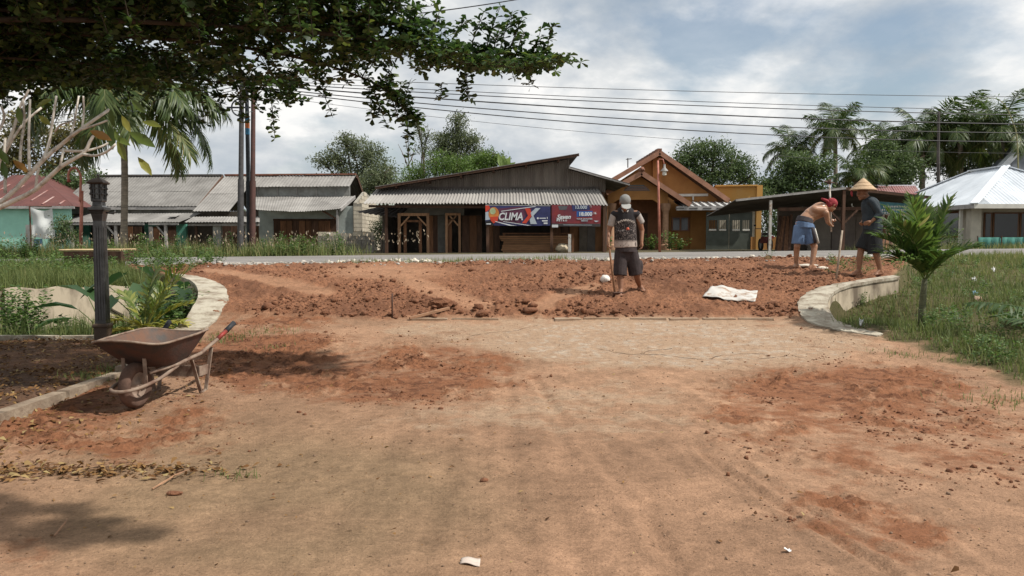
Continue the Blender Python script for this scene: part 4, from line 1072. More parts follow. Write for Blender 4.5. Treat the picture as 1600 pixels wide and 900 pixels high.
post(t, ax(307, 36.5), 36.5, az_(349, 36.5), .1, dkwood)
for i, (x0, x1) in enumerate(((345, 360), (361, 374), (394, 399), (400, 405))): wallq(t, 'door_leaf', dkwood if i < 2 else mdwood, ax(x0, 38.7), ax(x1, 38.7), 38.7, .85, az_(352, 38.7), .06)
yb = 38.4
wallq(t, 'front_wall', palew, ax(405, yb), ax(428, yb), yb, .8, az_(327, yb)); wallq(t, 'front_wall', palew, ax(428, yb), ax(552, yb), yb, az_(343, yb), az_(322, yb))
wallq(t, 'front_wall', palew, ax(527, yb), ax(552, yb), yb, .8, az_(343, yb))
board(t, 'door_head', dkwood, at(427, 343.5, yb - .03), at(528, 343.5, yb - .03), .08, .1)
for i in range(10):
    x0 = 428 + i * 9.9
    MB().box((ax(x0 + 4.9, yb), yb - .01 + .03 * (i % 2), (.85 + az_(344, yb)) / 2), (ax(9.9 + 800, yb) - .02, .04, az_(344, yb) - .85), rot=(0, 0, .12 * (-1) ** i)).build('door_leaf', mdwood if i % 3 else dkwood, t)
p = at(527, 328, 37.3); post(t, p.x, 37.3, p.z, .09, fascia); MB().bar((p.x, 37.3, p.z - .45), (p.x - .75, 37.5, p.z - .02), .07, .08).build('brace', dkwood, t)
# end wall in cream blocks
xw = ax(553, 38.4)
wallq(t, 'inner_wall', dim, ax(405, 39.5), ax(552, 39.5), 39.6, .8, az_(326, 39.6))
end = wallq(t, 'end_wall', mortar, xw, xw + .16, 38.4, .8, 1.2, .5)
def top_z(y): return np.interp(y, [38.4, 40.2, 41, 46], [az_(316, 38.4), az_(298, 40.2), az_(300, 41), az_(330, 46)])
poly = [(xw, 38.4, .8)] + [(xw, yq, float(top_z(yq)) - .02) for yq in (38.4, 40.7, 42, 45.9)] + [(xw, 45.9, .8)]
MB().prism(poly, (.16, 0, 0)).build('end_panel', mortar, t)
z = .86; row = 0
while z < az_(279, 42):
    yq = 38.4 + (.0 if row % 2 else -.2)
    while yq < 45.8:
        y0, y1 = max(yq, 38.42), min(yq + .39, 45.9)
        if y1 - y0 > .1 and z + .19 < min(top_z(y0), top_z(y1)): MB().box((xw + .165, (y0 + y1) / 2, z + .095), (.03, y1 - y0 - .015, .18)).build('block', cream, end)
        yq += .4
    z += .2; row += 1
fr = wallq(t, 'front_return', mortar, xw + .01, xw + .42, 38.30, .8, az_(318, 38.3), .10)
for r_ in range(11):
    MB().box((xw + .21, 38.29, .95 + r_ * .2), (.38, .03, .18)).build('block', cream, fr)

# --- low block wall beside it
t = thing('block_wall', at(540, 390, 36.3), 'low unfinished concrete block wall between the old shop and the timber store', 'wall')
lo = mat('grey_block', (.24, .22, .19), .95, .25, 4, .01, 30, rnd=.2)
MB().box((ax(541, 36.4), 36.4, 1.30), (ax(585, 36.4) - ax(498, 36.4), .1, .9)).build('wall_core', mortar, t)
for r_ in range(5):
    for i in range(7):
        x0 = ax(498, 36.4) + i * .4 - (.2 if r_ % 2 else 0); x1 = min(x0 + .39, ax(585, 36.4)); x0 = max(x0, ax(498, 36.4) - .02)
        if r_ == 4 and 2 <= i <= 3: continue
        if x1 - x0 > .08: MB().box(((x0 + x1) / 2, 36.33, .92 + r_ * .2), (x1 - x0 - .015, .06, .185)).build('block', lo if r_ < 4 else cream, t)
c = at(513, 366, 36.35); tag(MB().blob(c, .12, 4, .7, 1, .2).build('plastic_bag', whitec, loc=c, smooth=True), 'white plastic bag lying on the low block wall', 'bag')

# --- timber store in the middle
YF = 35.0
t = thing('timber_store', (ax(760, YF), YF, .9), 'timber store with ribbed grey awning and high zinc gable in the middle', 'shop')
xL, xR = ax(600, YF), ax(945, YF)
# gable wall of upright ribbed sheets under the rising roof
gy = 35.15
def gab(pxv): return np.interp(pxv, [590, 890, 903], [293, 246, 244])
pxs = np.linspace(606, 890, 13)
for i in range(12):
    x0, x1 = pxs[i], pxs[i + 1]
    MB().corr(at(x0, 302, gy), at(x1, 302, gy), at(x1, gab(x1) + 3, gy), at(x0, gab(x0) + 3, gy), 7, .018, .01).build('gable_sheet', zinc, t, 60)
def gab2(v): return np.interp(v, [888, 985], [262, 288])
pxs = np.linspace(890, 946, 4)
for i in range(3):
    x0, x1 = pxs[i], pxs[i + 1]; MB().corr(at(x0, 302, gy + .05), at(x1, 302, gy + .05), at(x1, gab2(x1) + 3, gy + .05), at(x0, gab2(x0) + 3, gy + .05), 6, .018, .01).build('gable_sheet', zinc, t, 60)
# main roof rising to the right, and the lower right wing
f0, f1 = at(586, 292, 34.3), at(905, 240, 34.3); b0 = f0 + Vector((0, 9, 0)); b1 = f1 + Vector((0, 9, 0))
roof(t, f0, b0, b1, f1, 9, 2, 6, .02, dkzinc)
board(t, 'verge_board', dkwood, f0 + Vector((0, .05, -.05)), f1 + Vector((0, .05, -.05)), .06, .10)
for k in range(6):
    q = f0.lerp(f1, .1 + .16 * k); board(t, 'purlin', dkwood, q + Vector((0, .1, -.13)), q + Vector((0, 1.2, -.13)), .08, .1)
g0, g1 = at(984, 287, 34.4), at(889, 260, 34.4)
roof(t, g0 + Vector((0, 8, 0)), g0, g1, g1 + Vector((0, 8, 0)), 8, 1, 6, .02, dkzinc); board(t, 'verge_board', fascia, g0 + Vector((0, .03, -.04)), g1 + Vector((0, .03, -.04)), .05, .08)
# awning: one sheet beside the other
A0, A1, A2, A3 = at(567, 318, 33.4), at(950, 321, 33.4), at(926, 296, 35.05), at(592, 296, 35.05)
A2.x = A1.x - .2; A3.x = A0.x + .3
asba = mat('awning_asbestos', (.33, .315, .29), .9, .2, .9, .004, 30, col2=(.25, .235, .22), rnd=.08)
roof(t, A0, A1, A2, A3, 15, 1, 5, .030, asba, sag=-.04, jit=.03)
board(t, 'flashing', dkzinc, A3 + Vector((0, .02, .06)), A2 + Vector((0, .02, .06)), .06, .12)
board(t, 'eave_beam', dkwood, A0 + Vector((.2, .25, -.1)), A1 + Vector((-.2, .25, -.1)), .08, .1)
# walls and posts below
for px_ in (604, 762, 862, 944): post(t, ax(px_, 33.7), 33.7, A0.z - .05, .12, dkwood)
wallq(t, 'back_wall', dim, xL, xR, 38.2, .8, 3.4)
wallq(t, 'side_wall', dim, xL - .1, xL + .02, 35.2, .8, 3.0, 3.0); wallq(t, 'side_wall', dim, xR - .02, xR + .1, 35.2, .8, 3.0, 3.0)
wallq(t, 'header_wall', mat('grey_header', (.17, .165, .15), .9, .2, 3), ax(622, YF), ax(725, YF), YF + .1, az_(336, YF), az_(300, YF))
wallq(t, 'header_wall', dkwood, ax(725, YF), ax(945, YF), YF + .1, az_(325, YF), az_(300, YF))
wallq(t, 'panel', mat('grey_panel', (.16, .155, .14), .9, .2, 3), ax(684, 35.3), ax(698, 35.3), 35.3, .9, az_(335, 35.3), .06)
for i, (x0, x1, m_) in enumerate(((671, 677, mdwood), (677.5, 684, dkwood), (722, 733, dkwood), (733.5, 745, mdwood), (745.5, 753, dkwood), (764, 771, mdwood), (772, 781, dkwood), (865, 876, mdwood), (877, 888, dkwood))):
    wallq(t, 'wall_board', m_, ax(x0, 35.3), ax(x1, 35.3), 35.3 + .02 * (i % 2), .85, az_(337, 35.3), .05)
wallq(t, 'brown_wall', mat('ochre_brown_wall', (.19, .095, .045), .9, .2, 2), ax(890, 35.6), ax(950, 35.6), 35.6, .8, az_(322, 35.6))
wallq(t, 'door_leaf', dim, ax(905, 35.5), ax(917, 35.5), 35.52, .85, az_(354, 35.5), .05); wallq(t, 'door_leaf', dkzinc, ax(917.5, 35.5), ax(930, 35.5), 35.52, .85, az_(354, 35.5), .05)
MB().bar(at(785, 365, 34.5), at(900, 365, 34.5), .1, .06).build('shelf_beam', mdwood, t)
for px_ in (788, 895): post(t, ax(px_, 34.5), 34.5, az_(365, 34.5), .09, mdwood)
# side lean-to sheet at its left
c0, c1, c2, c3 = at(556, 331, 33.6), at(622, 340, 34.2), at(640, 324, 35.2), at(590, 324, 35.2)
MB().corr(c0, c1, c2, c3, 8, .02).build('lean_to_sheet', dkzinc, t, 60)
# door frames for sale
def door_frame(px0, px1, py0, Y, w, label, inner=None, br=True):
    x0, x1, z1 = ax(px0, Y), ax(px1, Y), az_(py0, Y); z0 = GZ(x0, Y)
    d = thing('door_frame', ((x0 + x1) / 2, Y, z0), label, 'door frame', 'timber door frames for sale')
    for x in (x0 + w / 2, x1 - w / 2): MB().box((x, Y, (z0 + z1) / 2), (w, .09, z1 - z0)).build('jamb', ltwood, d)
    MB().box(((x0 + x1) / 2, Y, z1 - w / 2), (x1 - x0 - 2 * w - .004, .088, w)).build('head', ltwood, d)
    if br:
        for x, s in ((x0 + w, 1), (x1 - w, -1)): MB().bar((x, Y, z1 - .55), (x + s * .38, Y, z1 - w - .02), .05, .06).build('brace', ltwood, d)
    if inner:
        a, b, c = ax(inner[0], Y + .25), ax(inner[1], Y + .25), az_(inner[2], Y + .25)
        for x in (a + .06, b - .06): MB().box((x, Y + .25, (z0 + c) / 2), (.13, .08, c - z0)).build('inner_jamb', mdwood, d)
        MB().box(((a + b) / 2, Y + .25, c - .04), (b - a - .26, .078, .09)).build('inner_head', mdwood, d)
    return d
door_frame(622, 671, 333, 34.2, .12, 'large braced timber door frame at the left end of the store', (631, 659, 344))
door_frame(696, 720, 333, 34.6, .10, 'narrow braced timber door frame in the middle of the store front', (697, 706, 343))
for i in range(9):
    z = GZ(0, 34.3) + .04 + i * .082; w = random.uniform(2.6, 3.0)
    o = MB().box((0, 0, 0), (w, .22, .068)).build('plank', planks); o.location = (ax(835, 34.3) + random.uniform(-.12, .12), 34.3 + random.uniform(-.03, .03), z)
    tag(o, 'brown sawn plank in the stack under the two banners, %s' % ['lowest', 'second from the bottom', 'third from the bottom', 'fourth from the bottom', 'middle one of nine', 'fourth from the top', 'third from the top', 'second from the top', 'topmost'][i], 'plank', 'planks stacked under the banners')
o = MB().box((0, 0, 0), (.12, .12, .8)).build('white_post', whitec); o.location = (ax(890, 33.2), 33.2, GZ(2.4, 33.2) + .38); tag(o, 'short white post at the right end of the plank stack', 'post')
c = Vector((ax(879, 33.6), 33.6, GZ(2, 33.6))); tag(MB().blob(c + Vector((0, 0, .18)), .28, 9, .75, 2, .12).build('sack', mat('tan_sack', (.42, .35, .25), .9, .2, 6), loc=c, smooth=True), 'bulging pale sack slumped against the short white post', 'sack')

# ------------------------------------------------------------------ banners
def textmesh(body, size, m, parent, loc, shear=0, align='LEFT', ext=.004, sx=1, bold=0):
    cu = bpy.data.curves.new('lettering', 'FONT'); cu.body = body; cu.size = size; cu.shear = shear; cu.align_x = align; cu.extrude = ext; cu.offset = bold; cu.resolution_u = 3
    tmp = bpy.data.objects.new('tmp', cu); COL.objects.link(tmp)
    me = bpy.data.meshes.new_from_object(tmp.evaluated_get(bpy.context.evaluated_depsgraph_get()))
    bpy.data.objects.remove(tmp); bpy.data.curves.remove(cu)
    me.materials.clear(); me.materials.append(m); me.name = 'lettering'
    o = bpy.data.objects.new('lettering', me); COL.objects.link(o); o.parent = parent
    o.location = Vector(loc) - wloc(parent); o.rotation_euler = (math.pi / 2, 0, 0); o.scale = (sx, 1, 1); return o
navy = mat('banner_navy', (.035, .04, .12), .5, .2, 2); bred = mat('banner_red', (.24, .035, .035), .5, .3, 1.5, col2=(.12, .03, .05)); bwhite = mat('banner_white', (.62, .64, .66), .5, .05)
bmaroon = mat('banner_maroon', (.10, .03, .06), .5, .2, 1.5); orange_p = mat('print_orange', (.55, .20, .05), .5, .2, 3); bscar = mat('print_scarlet', (.55, .06, .03), .5, .1); bsilver = mat('print_silver', (.42, .47, .52), .5, .1); bblue = mat('print_blue', (.03, .10, .32), .5, .1); pgreen = mat('print_lime', (.42, .50, .28), .5, .2, 3)
YB = 33.25
def B(px_, py_, k=1): return at(px_, py_, YB - .004 * k)
def pface(poly, m, par, k, nm='print'):
    return MB().prism([B(*p, k) for p in poly], (0, .003, 0)).build(nm, m, par)
t = thing('banner', B(809, 336), 'navy cloth banner with CLIMAX lettering hanging under the awning', 'banner')
MB().prism([B(758.5, 320, 0), B(860, 321, 0), B(860, 352.5, 0), B(812, 353, 0), B(758.5, 352, 0)], (0, .02, 0)).build('cloth', navy, t)
pface([(758.5, 319.6), (860, 320.8), (860, 322.2), (758.5, 321)], mat('banner_hem', (.3, .3, .29), .7), t, 1)
pface([(758.5, 321), (764, 321), (766, 325), (762, 330), (758.5, 331)], bscar, t, 1)
pface([(758.5, 331.5), (763, 330.5), (766, 343), (758.5, 344)], bsilver, t, 1)
pface([(758.5, 346), (768, 344), (772, 352), (758.5, 352)], mat('print_black', (.02, .02, .025), .5), t, 1)
pface([(766, 327), (810, 323), (832, 325), (812, 349), (772, 347)], bmaroon, t, 1)
pface([(771.5 + 8.2 * math.cos(a), 334 + 10.5 * math.sin(a)) for a in np.linspace(0, 6.283, 25)[:-1]], orange_p, t, 2)
pface([(770 + 4.6 * math.cos(a), 330 + 5 * math.sin(a)) for a in np.linspace(0, 6.283, 19)[:-1]], pgreen, t, 3)
pface([(765.5, 339), (779, 338), (777, 346), (771, 349), (767, 345)], bscar, t, 3)
for pl_ in ([(783, 329.6), (835, 322.2), (838, 322.8), (783, 330.6)], [(773, 345.3), (800, 351.6), (808, 352.6), (796, 352.6), (774, 346.5)], [(786, 345.6), (830, 352.2), (824, 352.4), (786, 346.4)]): pface(pl_, bwhite, t, 4)
p = B(778.2, 343.6, 5); textmesh('CLIMA', .43, bwhite, t, p, .22, sx=.83, bold=.012)
pface([(820, 325.5), (828, 325.5), (832, 336), (822, 349), (815.5, 348.5), (825, 337)], bscar, t, 6)
pface([(837, 325), (844.5, 325), (833.5, 337), (839, 350), (829, 350), (827.5, 343), (831, 338.5), (829, 332.5)], bsilver, t, 7)
pface([(840.3 + 1.6 * math.cos(a), 341 + 1.6 * math.sin(a)) for a in np.linspace(0, 6.283, 13)[:-1]], bwhite, t, 5)
for x0, x1, y0, y1 in ((843, 853, 340.3, 341.6), (854.6, 855.6, 339, 342), (847, 855.6, 344, 346), (849.5, 855.6, 347.6, 350), (760, 767, 349, 350.6)): pface([(x0, y0), (x1, y0), (x1, y1), (x0, y1)], bwhite, t, 5)
t = thing('banner', B(900, 337), 'red cloth banner with 18.000 price beside the navy banner', 'banner')
MB().prism([B(862, 320, 0), B(939, 321, 0), B(938, 354, 0), B(862, 353.5, 0)], (0, .02, 0)).build('cloth', bred, t)
pface([(893, 320.5), (921, 320.8), (922, 328), (895, 330)], navy, t, 1); pface([(901, 330), (926, 329.5), (925, 338), (901, 339)], bblue, t, 1)
pface([(862, 349.2), (938, 349.5), (938, 354), (862, 353.5)], mat('banner_dark_strip', (.05, .045, .045), .6), t, 1)
pface([(872, 321.5), (887, 321.5), (885, 328), (874, 328)], mat('print_grey', (.10, .10, .11), .6), t, 1)
pface([(862.5, 351), (872, 351), (872, 355.2), (862.5, 355.2)], bwhite, t, 3)
textmesh('13.000', .19, bsilver, t, B(898, 326.2, 3), 0, sx=1.0, bold=.006); textmesh('12', .10, bsilver, t, B(921, 323.8, 3)); textmesh('18.000', .21, bwhite, t, B(904, 337, 3), 0, bold=.01); textmesh('16', .13, bwhite, t, B(927, 334.6, 3), bold=.004)
textmesh('Seven', .25, bwhite, t, B(869.5, 341.8, 3), .35, bold=.008); textmesh('M E T R O', .10, bwhite, t, B(869.5, 345.8, 3), bold=.004)
textmesh('YOUR QUALITIES', .085, bsilver, t, B(901, 343, 3), bold=.003); textmesh('MERAH', .085, bsilver, t, B(908, 346, 3), bold=.003)
pface([(870, 342.8), (886, 339.8), (886.5, 340.6), (871, 343.8)], bwhite, t, 3); pface([(928, 344.6), (936, 345), (932, 347), (930, 346.6)], bsilver, t, 3); pface([(880, 351), (925, 351.4), (925, 352), (880, 351.7)], bsilver, t, 3)
# --- orange house
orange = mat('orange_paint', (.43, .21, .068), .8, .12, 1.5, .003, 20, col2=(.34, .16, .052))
yellow = mat('yellow_ochre_paint', (.46, .265, .085), .8, .1, 1.5, col2=(.48, .25, .06))
barge = mat('brown_pink_board', (.30, .155, .10), .8, .15, 3)
tile = mat('clay_tile', (.20, .095, .062), .85, .3, 3, .006, 20, rnd=.15)
gatem = mat('grey_green_gate', (.075, .085, .07), .55, .15, 3)
white = mat('white_paint', (.62, .60, .54), .7, .08, 3)
dkglass = mat('dark_glass', (.02, .022, .025), .12, .1, spec=.6)
stoner = mat('column_stone', (.36, .21, .13), .85, .2, 5)
YH = 42.0
t = thing('orange_house', (ax(1050, YH), YH, .9), 'orange house with brown double gables and a grey metal gate', 'house')
ap, rl, ll = at(1027, 240, YH), at(1132, 314, YH), at(940, 300, YH)
def gablewall(nm, m, pts, Y, th=.15): return MB().prism([at(x, y, Y) for x, y in pts], (0, th, 0)).build(nm, m, t)
gw = gablewall('gable_wall', orange, [(942, 300), (1027, 244), (1120, 311), (1120, 392), (942, 392)], YH)
def gable_roof(apex, a, b, depth, nm, front, rows):
    """two tiled slopes; apex, left eave, right eave in the front plane"""
    for e, s in ((a, -1), (b, 1)):
        d = (e - apex); n = Vector((-d.z, 0, d.x)); n = n.normalized(); n = n if n.z > 0 else -n
        for k in range(rows):
            p0 = apex + d * (k / rows) + n * .06; p1 = apex + d * ((k + 1.12) / rows) + n * .075 
            off = Vector((0, -front, 0)); ext = Vector((0, depth, 0))
            q0, q1 = p0 + off, p1 + off
            MB().corr(q0 + ext, q0, q1, q1 + ext, 1, .0, .05, per=2).build('tile_course', tile, t) if k >= 0 else None
        MB().bar(apex + Vector((0, -front - .03, -.02)), e + Vector((0, -front - .03, -.02)), .06, .24).build('barge_board', barge, t)
gable_roof(at(1027, 240, YH), at(940, 291, YH), at(1133, 314, YH), 7, 'roof', .7, 9)
for k in range(8):
    q = ap + Vector((0, -.7 + k * .9, .12)); MB().bar(q, q + Vector((0, .85, .02)), .22, .14).build('ridge_tile', tile, t)
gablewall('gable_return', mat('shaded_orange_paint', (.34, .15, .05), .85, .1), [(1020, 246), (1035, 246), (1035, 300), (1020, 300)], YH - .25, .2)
MB().bar(at(1058, 305, YH - .06), at(1106, 304.5, YH - .06), .08, .13).build('white_moulding', white, t); MB().bar(at(1083, 306, YH - .06), at(1083, 313, YH - .06), .08, .06).build('white_moulding', white, t)
# porch gable
YPg = 40.0
pa = at(1000, 271, YPg)
gable_roof(pa, at(945, 302, YPg), at(1075, 320, YPg), 2.0, 'porch', .5, 6)
MB().blob(pa + Vector((0, -.5, .15)), .16, 3, .9, 1, .15).build('ridge_end', tile, t)
gablewall('porch_wall', orange, [(950, 306), (950, 303), (1000, 276), (1044, 303), (1044, 320), (1032, 320), (1020, 312), (966, 312), (955, 320), (950, 320)], YPg, .18)
gl = gablewall('vent', dkglass, [(974, 298), (1016, 298), (1006, 289), (984, 289)], YPg - .02, .02)
for y_ in (291.5, 294, 296.5): MB().bar(at(977, y_, YPg - .04), at(1013, y_, YPg - .04), .03, .03).build('slat', barge, gl)
for xx in (1040, 955):
    c = Vector((ax(xx, YPg - .1), YPg, GZ(6, 40)))
    zt = az_(318, YPg) - c.z
    MB().lathe(c, [(.30, 0), (.30, .25), (.22, .3), (.2, .5), (.17, .6), (.15, zt - .5), (.17, zt - .4), (.24, zt - .25), (.26, zt - .05), (.26, zt)], 12).build('column', stoner, t, 40)
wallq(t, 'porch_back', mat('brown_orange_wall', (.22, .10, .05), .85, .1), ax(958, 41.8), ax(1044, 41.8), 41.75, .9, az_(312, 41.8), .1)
wallq(t, 'door', dkwood, ax(984, 41.6), ax(1012, 41.6), 41.66, .9, az_(333, 41.6), .06)
w = wallq(t, 'window', barge, ax(1049, 41.9), ax(1077, 41.9), 41.9, az_(361, 41.9), az_(339, 41.9), .08)
for x0, x1 in ((1051.5, 1061.5), (1064.5, 1074.5)): wallq(w, 'pane', dkglass, ax(x0, 41.85), ax(x1, 41.85), 41.88, az_(359.5, 41.9), az_(340.5, 41.9), .03)
# carport: strip of white and dark sheets and the beam above the gate
YG = 39.6
s0, s1, s2, s3 = at(1062, 322, YG), at(1190, 322, YG), at(1180, 315.5, YG + 2.2), at(1052, 315, YG + 2.2)
stripe = mat('striped_sheet', (.60, .60, .58), .6, .1); stripd = mat('dark_stripe', (.09, .085, .08), .7, .2)
for i in range(22):
    u0, u1 = i / 22, (i + 1) / 22
    MB().corr(s0.lerp(s1, u0), s0.lerp(s1, u1), s3.lerp(s2, u1), s3.lerp(s2, u0), 1, .03, .01, per=6).build('carport_sheet', stripe if i % 2 else stripd, t, 60)
bm = MB().bar(at(1057, 325.5, YG - .05), at(1191, 325, YG - .05), .10, .20).build('carport_beam', fascia, t)
for i in range(6):
    q = at(1062 + i * 21.5, 325.3, YG - .11); MB().box(q, (.42, .012, .05)).build('slot', stripd, bm)
gz0 = GZ(10, YG); zt = az_(331, YG)
for i, (x0, x1) in enumerate(((1103, 1138.5), (1139.5, 1175))):
    a, b = ax(x0, YG + .3), ax(x1, YG + .3); wz0, wz1 = az_(361, YG + .3), az_(344, YG + .3)
    lf = wallq(t, 'gate_leaf', gatem, a, b, YG + .3, gz0, wz0, .05); wallq(lf, 'gate_rail', gatem, a, b, YG + .3, wz1, zt, .05)
    for u in (.0, .46, .9): wallq(lf, 'gate_stile', gatem, a + (b - a) * u, a + (b - a) * (u + .1), YG + .3, wz0, wz1, .048)
    for k in range(9): MB().bar((a + (b - a) * (.12 + k * .095), YG + .32, wz0), (a + (b - a) * (.12 + k * .095), YG + .32, wz1), .025, .025).build('gate_bar', gatem, lf)
    for u0, u1 in ((.12, .44), (.58, .88)): wallq(lf, 'gate_ledge', white, a + (b - a) * u0, a + (b - a) * u1, YG + .27, wz0 + .02, wz0 + .10, .04)
wallq(t, 'gate_pier', yellow, ax(1183, YG), ax(1191, YG), YG + .2, .8, az_(322, YG), .25)
wallq(t, 'low_wall', orange, ax(1175.5, YG), ax(1215, YG), YG + .25, .8, az_(370, YG), .2)
wallq(t, 'side_wall', orange, ax(1078, 41.9), ax(1104, 41.9), 41.85, .8, az_(325, 41.9), .12)
wallq(t, 'garage_wall', mat('garage_back', (.42, .38, .30), .9, .1), ax(1104, 44), ax(1180, 44), 44, .8, az_(318, 44), .12)
wallq(t, 'roof_parapet', yellow, ax(1118, 43), ax(1186, 43), 43.2, az_(316, 43), az_(291, 43), .2); wallq(t, 'parapet_pier', yellow, ax(1182, 43), ax(1191, 43), 43.1, az_(316, 43), az_(289, 43), .5); MB().bar(at(1118, 290.5, 43.15), at(1183, 289.8, 43.15), .3, .08).build('parapet_cap', yellow, t)
c = at(981, 262, 44); MB().tube([c, at(981, 247, 44)], .03, 6).bar(at(978, 249, 44), at(987, 248, 44), .04, .04).build('aerial', dkzinc, t)
# flower pots plants by the porch
for i, (px_, h) in enumerate(((1018, .75), (1046, .95), (1062, .6), (948, .7))):
    c = Vector((ax(px_, 38.5), 38.5, GZ(6, 38.5))); bush('porch_shrub', c, h, .45, 12, .16, ['leafy shrub left of the pink street lamp pole', 'leafy shrub just right of the pink street lamp pole', 'low shrub under the orange house window', 'dark shrub behind the standing worker at the porch'][i])
# pink street lamp before it
pink = mat('salmon_paint', (.48, .19, .13), .6, .15, 6, col2=(.33, .12, .085))
b0 = Vector((ax(1031, 32), 32, GZ(6, 32)))
t = thing('street_lamp', b0, 'salmon pink street lamp pole with a hanging lamp before the orange house', 'street lamp')
tp = at(1028, 251, 32); MB().tube([b0, b0.lerp(tp, .5), tp], [.055, .05, .04], 10).build('pole', pink, t, True)
h0 = at(1036, 249, 32); MB().tube([tp, tp + Vector((.06, 0, .06)), h0, h0 + Vector((.06, 0, -.25))], .022, 6).build('bracket', pink, t, True)
q = h0 + Vector((.06, 0, -.25)); MB().lathe(q, [(.04, .06), (.05, -.08), (.15, -.2), (.16, -.22)], 12).build('shade', mat('lamp_grey', (.30, .29, .27), .6), t, 40); MB().lathe(q, [(.08, -.215), (.085, -.37), (.05, -.4)], 10).build('bulb', white, t, 40)

# --- open shed on the right
YS = 33.0
t = thing('timber_shed', (ax(1310, YS), YS, .95), 'open timber shed with dark low roof behind the two right workers', 'shed')
ridge_f, left_f, right_f = at(1322, 293, YS), at(1150, 312, YS), at(1455, 307, YS)
bk = Vector((0, 5.0, -.55))
roof(t, left_f, left_f + bk, ridge_f + bk, ridge_f, 5, 2, 6, .02, dkzinc); roof(t, right_f + bk, right_f, ridge_f, ridge_f + bk, 5, 2, 6, .02, dkzinc)
board(t, 'verge_board', fascia, left_f + Vector((0, .02, -.03)), ridge_f + Vector((0, .02, -.03)), .04, .08); board(t, 'verge_board', dkwood, right_f + Vector((0, .02, -.04)), ridge_f + Vector((0, .02, -.04)), .04, .12)
board(t, 'beam', dkwood, at(1215, 327, YS + .6), at(1440, 325, YS + .6), .1, .14)
post(t, ax(1204, YS), YS + .1, az_(313, YS), .10, whitec); post(t, ax(1318, YS), YS + .1, az_(297, YS), .12, dkwood); post(t, ax(1436, YS), YS + .1, az_(308, YS), .12, dkwood)
for s in (-1, 1): MB().bar((ax(1318, YS), YS + .1, az_(350, YS)), (ax(1318 + s * 22, YS), YS + .1, az_(328, YS)), .06, .07).build('brace', dkwood, t)
wallq(t, 'back_wall', mat('shed_wall', (.17, .14, .115), .9, .15, 2), ax(1215, 38), ax(1455, 38), 38, .8, az_(322, 38))
for i in range(3): wallq(t, 'wall_panel', mat('shed_panel%d' % i, ((.20, .17, .14), (.17, .14, .12), (.19, .155, .13))[i], .9, .15, 2), ax(1262 + i * 38, 36), ax(1298 + i * 38, 36), 36 + .03 * i, .85, az_(338, 36), .05)
for i in range(12):
    px_ = 1213 + i * 3.4 if i < 7 else 1378 + (i - 7) * 7; a = Vector((ax(px_, 34.2), 34.2, GZ(11, 34.2))); b = Vector((ax(px_ + random.uniform(0, 5), 35.2), 35.1, az_(random.uniform(335, 342), 35)))
    o = MB().bar(a, b, .13, .04, up=(0, 1, 0)).build('plank', mdwood if i % 3 else dkwood, loc=a)
    NTH = ['first', 'second', 'third', 'fourth', 'fifth', 'sixth', 'seventh']; tag(o, ('upright plank leaning in the shed behind the bending worker, %s from the left' if i < 7 else 'upright plank leaning in the shed behind the straw-hatted man, %s from the left') % NTH[i if i < 7 else i - 7], 'plank', 'planks leaning at the left of the shed' if i < 7 else 'planks leaning at the right of the shed')
teal = mat('teal_board', (.05, .15, .18), .6, .2, 4)
sg = thing('sign_board', at(1404, 325, 33.4), 'weathered teal sign board with white letters hanging under the shed roof', 'sign')
MB().prism([at(1374, 315, 33.4), at(1432, 319, 33.4), at(1432, 331, 33.4), at(1376, 335, 33.4)], (0, .03, 0)).build('board', teal, sg)
r_ = random.Random(5); lt = MB()
for row, (y0, x0, x1) in enumerate(((321.5, 1380, 1428), (326.5, 1378, 1424), (331, 1379, 1402))):
    x = x0
    while x < x1:
        w_ = r_.uniform(1.2, 2.4); lt.prism([at(x, y0, 33.39), at(x + w_ * .8, y0, 33.39), at(x + w_, y0 + 2.6, 33.39), at(x + .3, y0 + 2.8, 33.39)], (0, .004, 0)); x += w_ + r_.uniform(.4, 1.6)
lt.build('lettering', white, sg)
c = at(1341, 319, 34.4)
tag(MB().tube([c + Vector((.28 * math.cos(a), 0, .2 * math.sin(a))) for a in np.linspace(3.0, 6.0, 12)], .03, 8).build('pipe_ring', white, loc=c, smooth=True), 'bent white pipe hanging in the shed beside the hat man', 'pipe')
# parked motorbike, seen from behind
mb0 = Vector((ax(1203, 34), 34, GZ(11, 34)))
t = thing('motorbike', mb0, 'dark motorbike parked at the left end of the shed', 'motorbike')
mblk = mat('bike_black', (.02, .02, .022), .35, .2, 8); chrome = mat('bike_grey', (.35, .35, .35), .4, .1, metal=.6)
for yo in (0, 1.25):
    b = MB(); n = 20; vs = []; fs = []
    prof = [(.2, -.03), (.27, -.045), (.29, 0), (.27, .045), (.2, .03), (.2, -.03)]
    for r0_, xo in prof:
        for k in range(n): a = 6.283 * k / n; vs.append(mb0 + Vector((xo, yo + r0_ * math.cos(a), .29 + r0_ * math.sin(a))))
    for i in range(5):
        for k in range(n): fs.append((i * n + k, i * n + (k + 1) % n, (i + 1) * n + (k + 1) % n, (i + 1) * n + k))
    w_ = b.add(vs, fs).build('wheel', mblk, t, True); MB().lathe(mb0 + Vector((-.03, yo, .29)), [(.05, 0), (.19, .02), (.19, .04), (.05, .06)], 16, 'X').build('rim', chrome, w_)
MB().box(mb0 + Vector((0, .6, .5)), (.22, .9, .28), taper=.8).build('body', mat('bike_body', (.10, .02, .02), .35, .2), t); MB().box(mb0 + Vector((0, .35, .76)), (.24, .75, .1), taper=.85).build('seat', mblk, t)
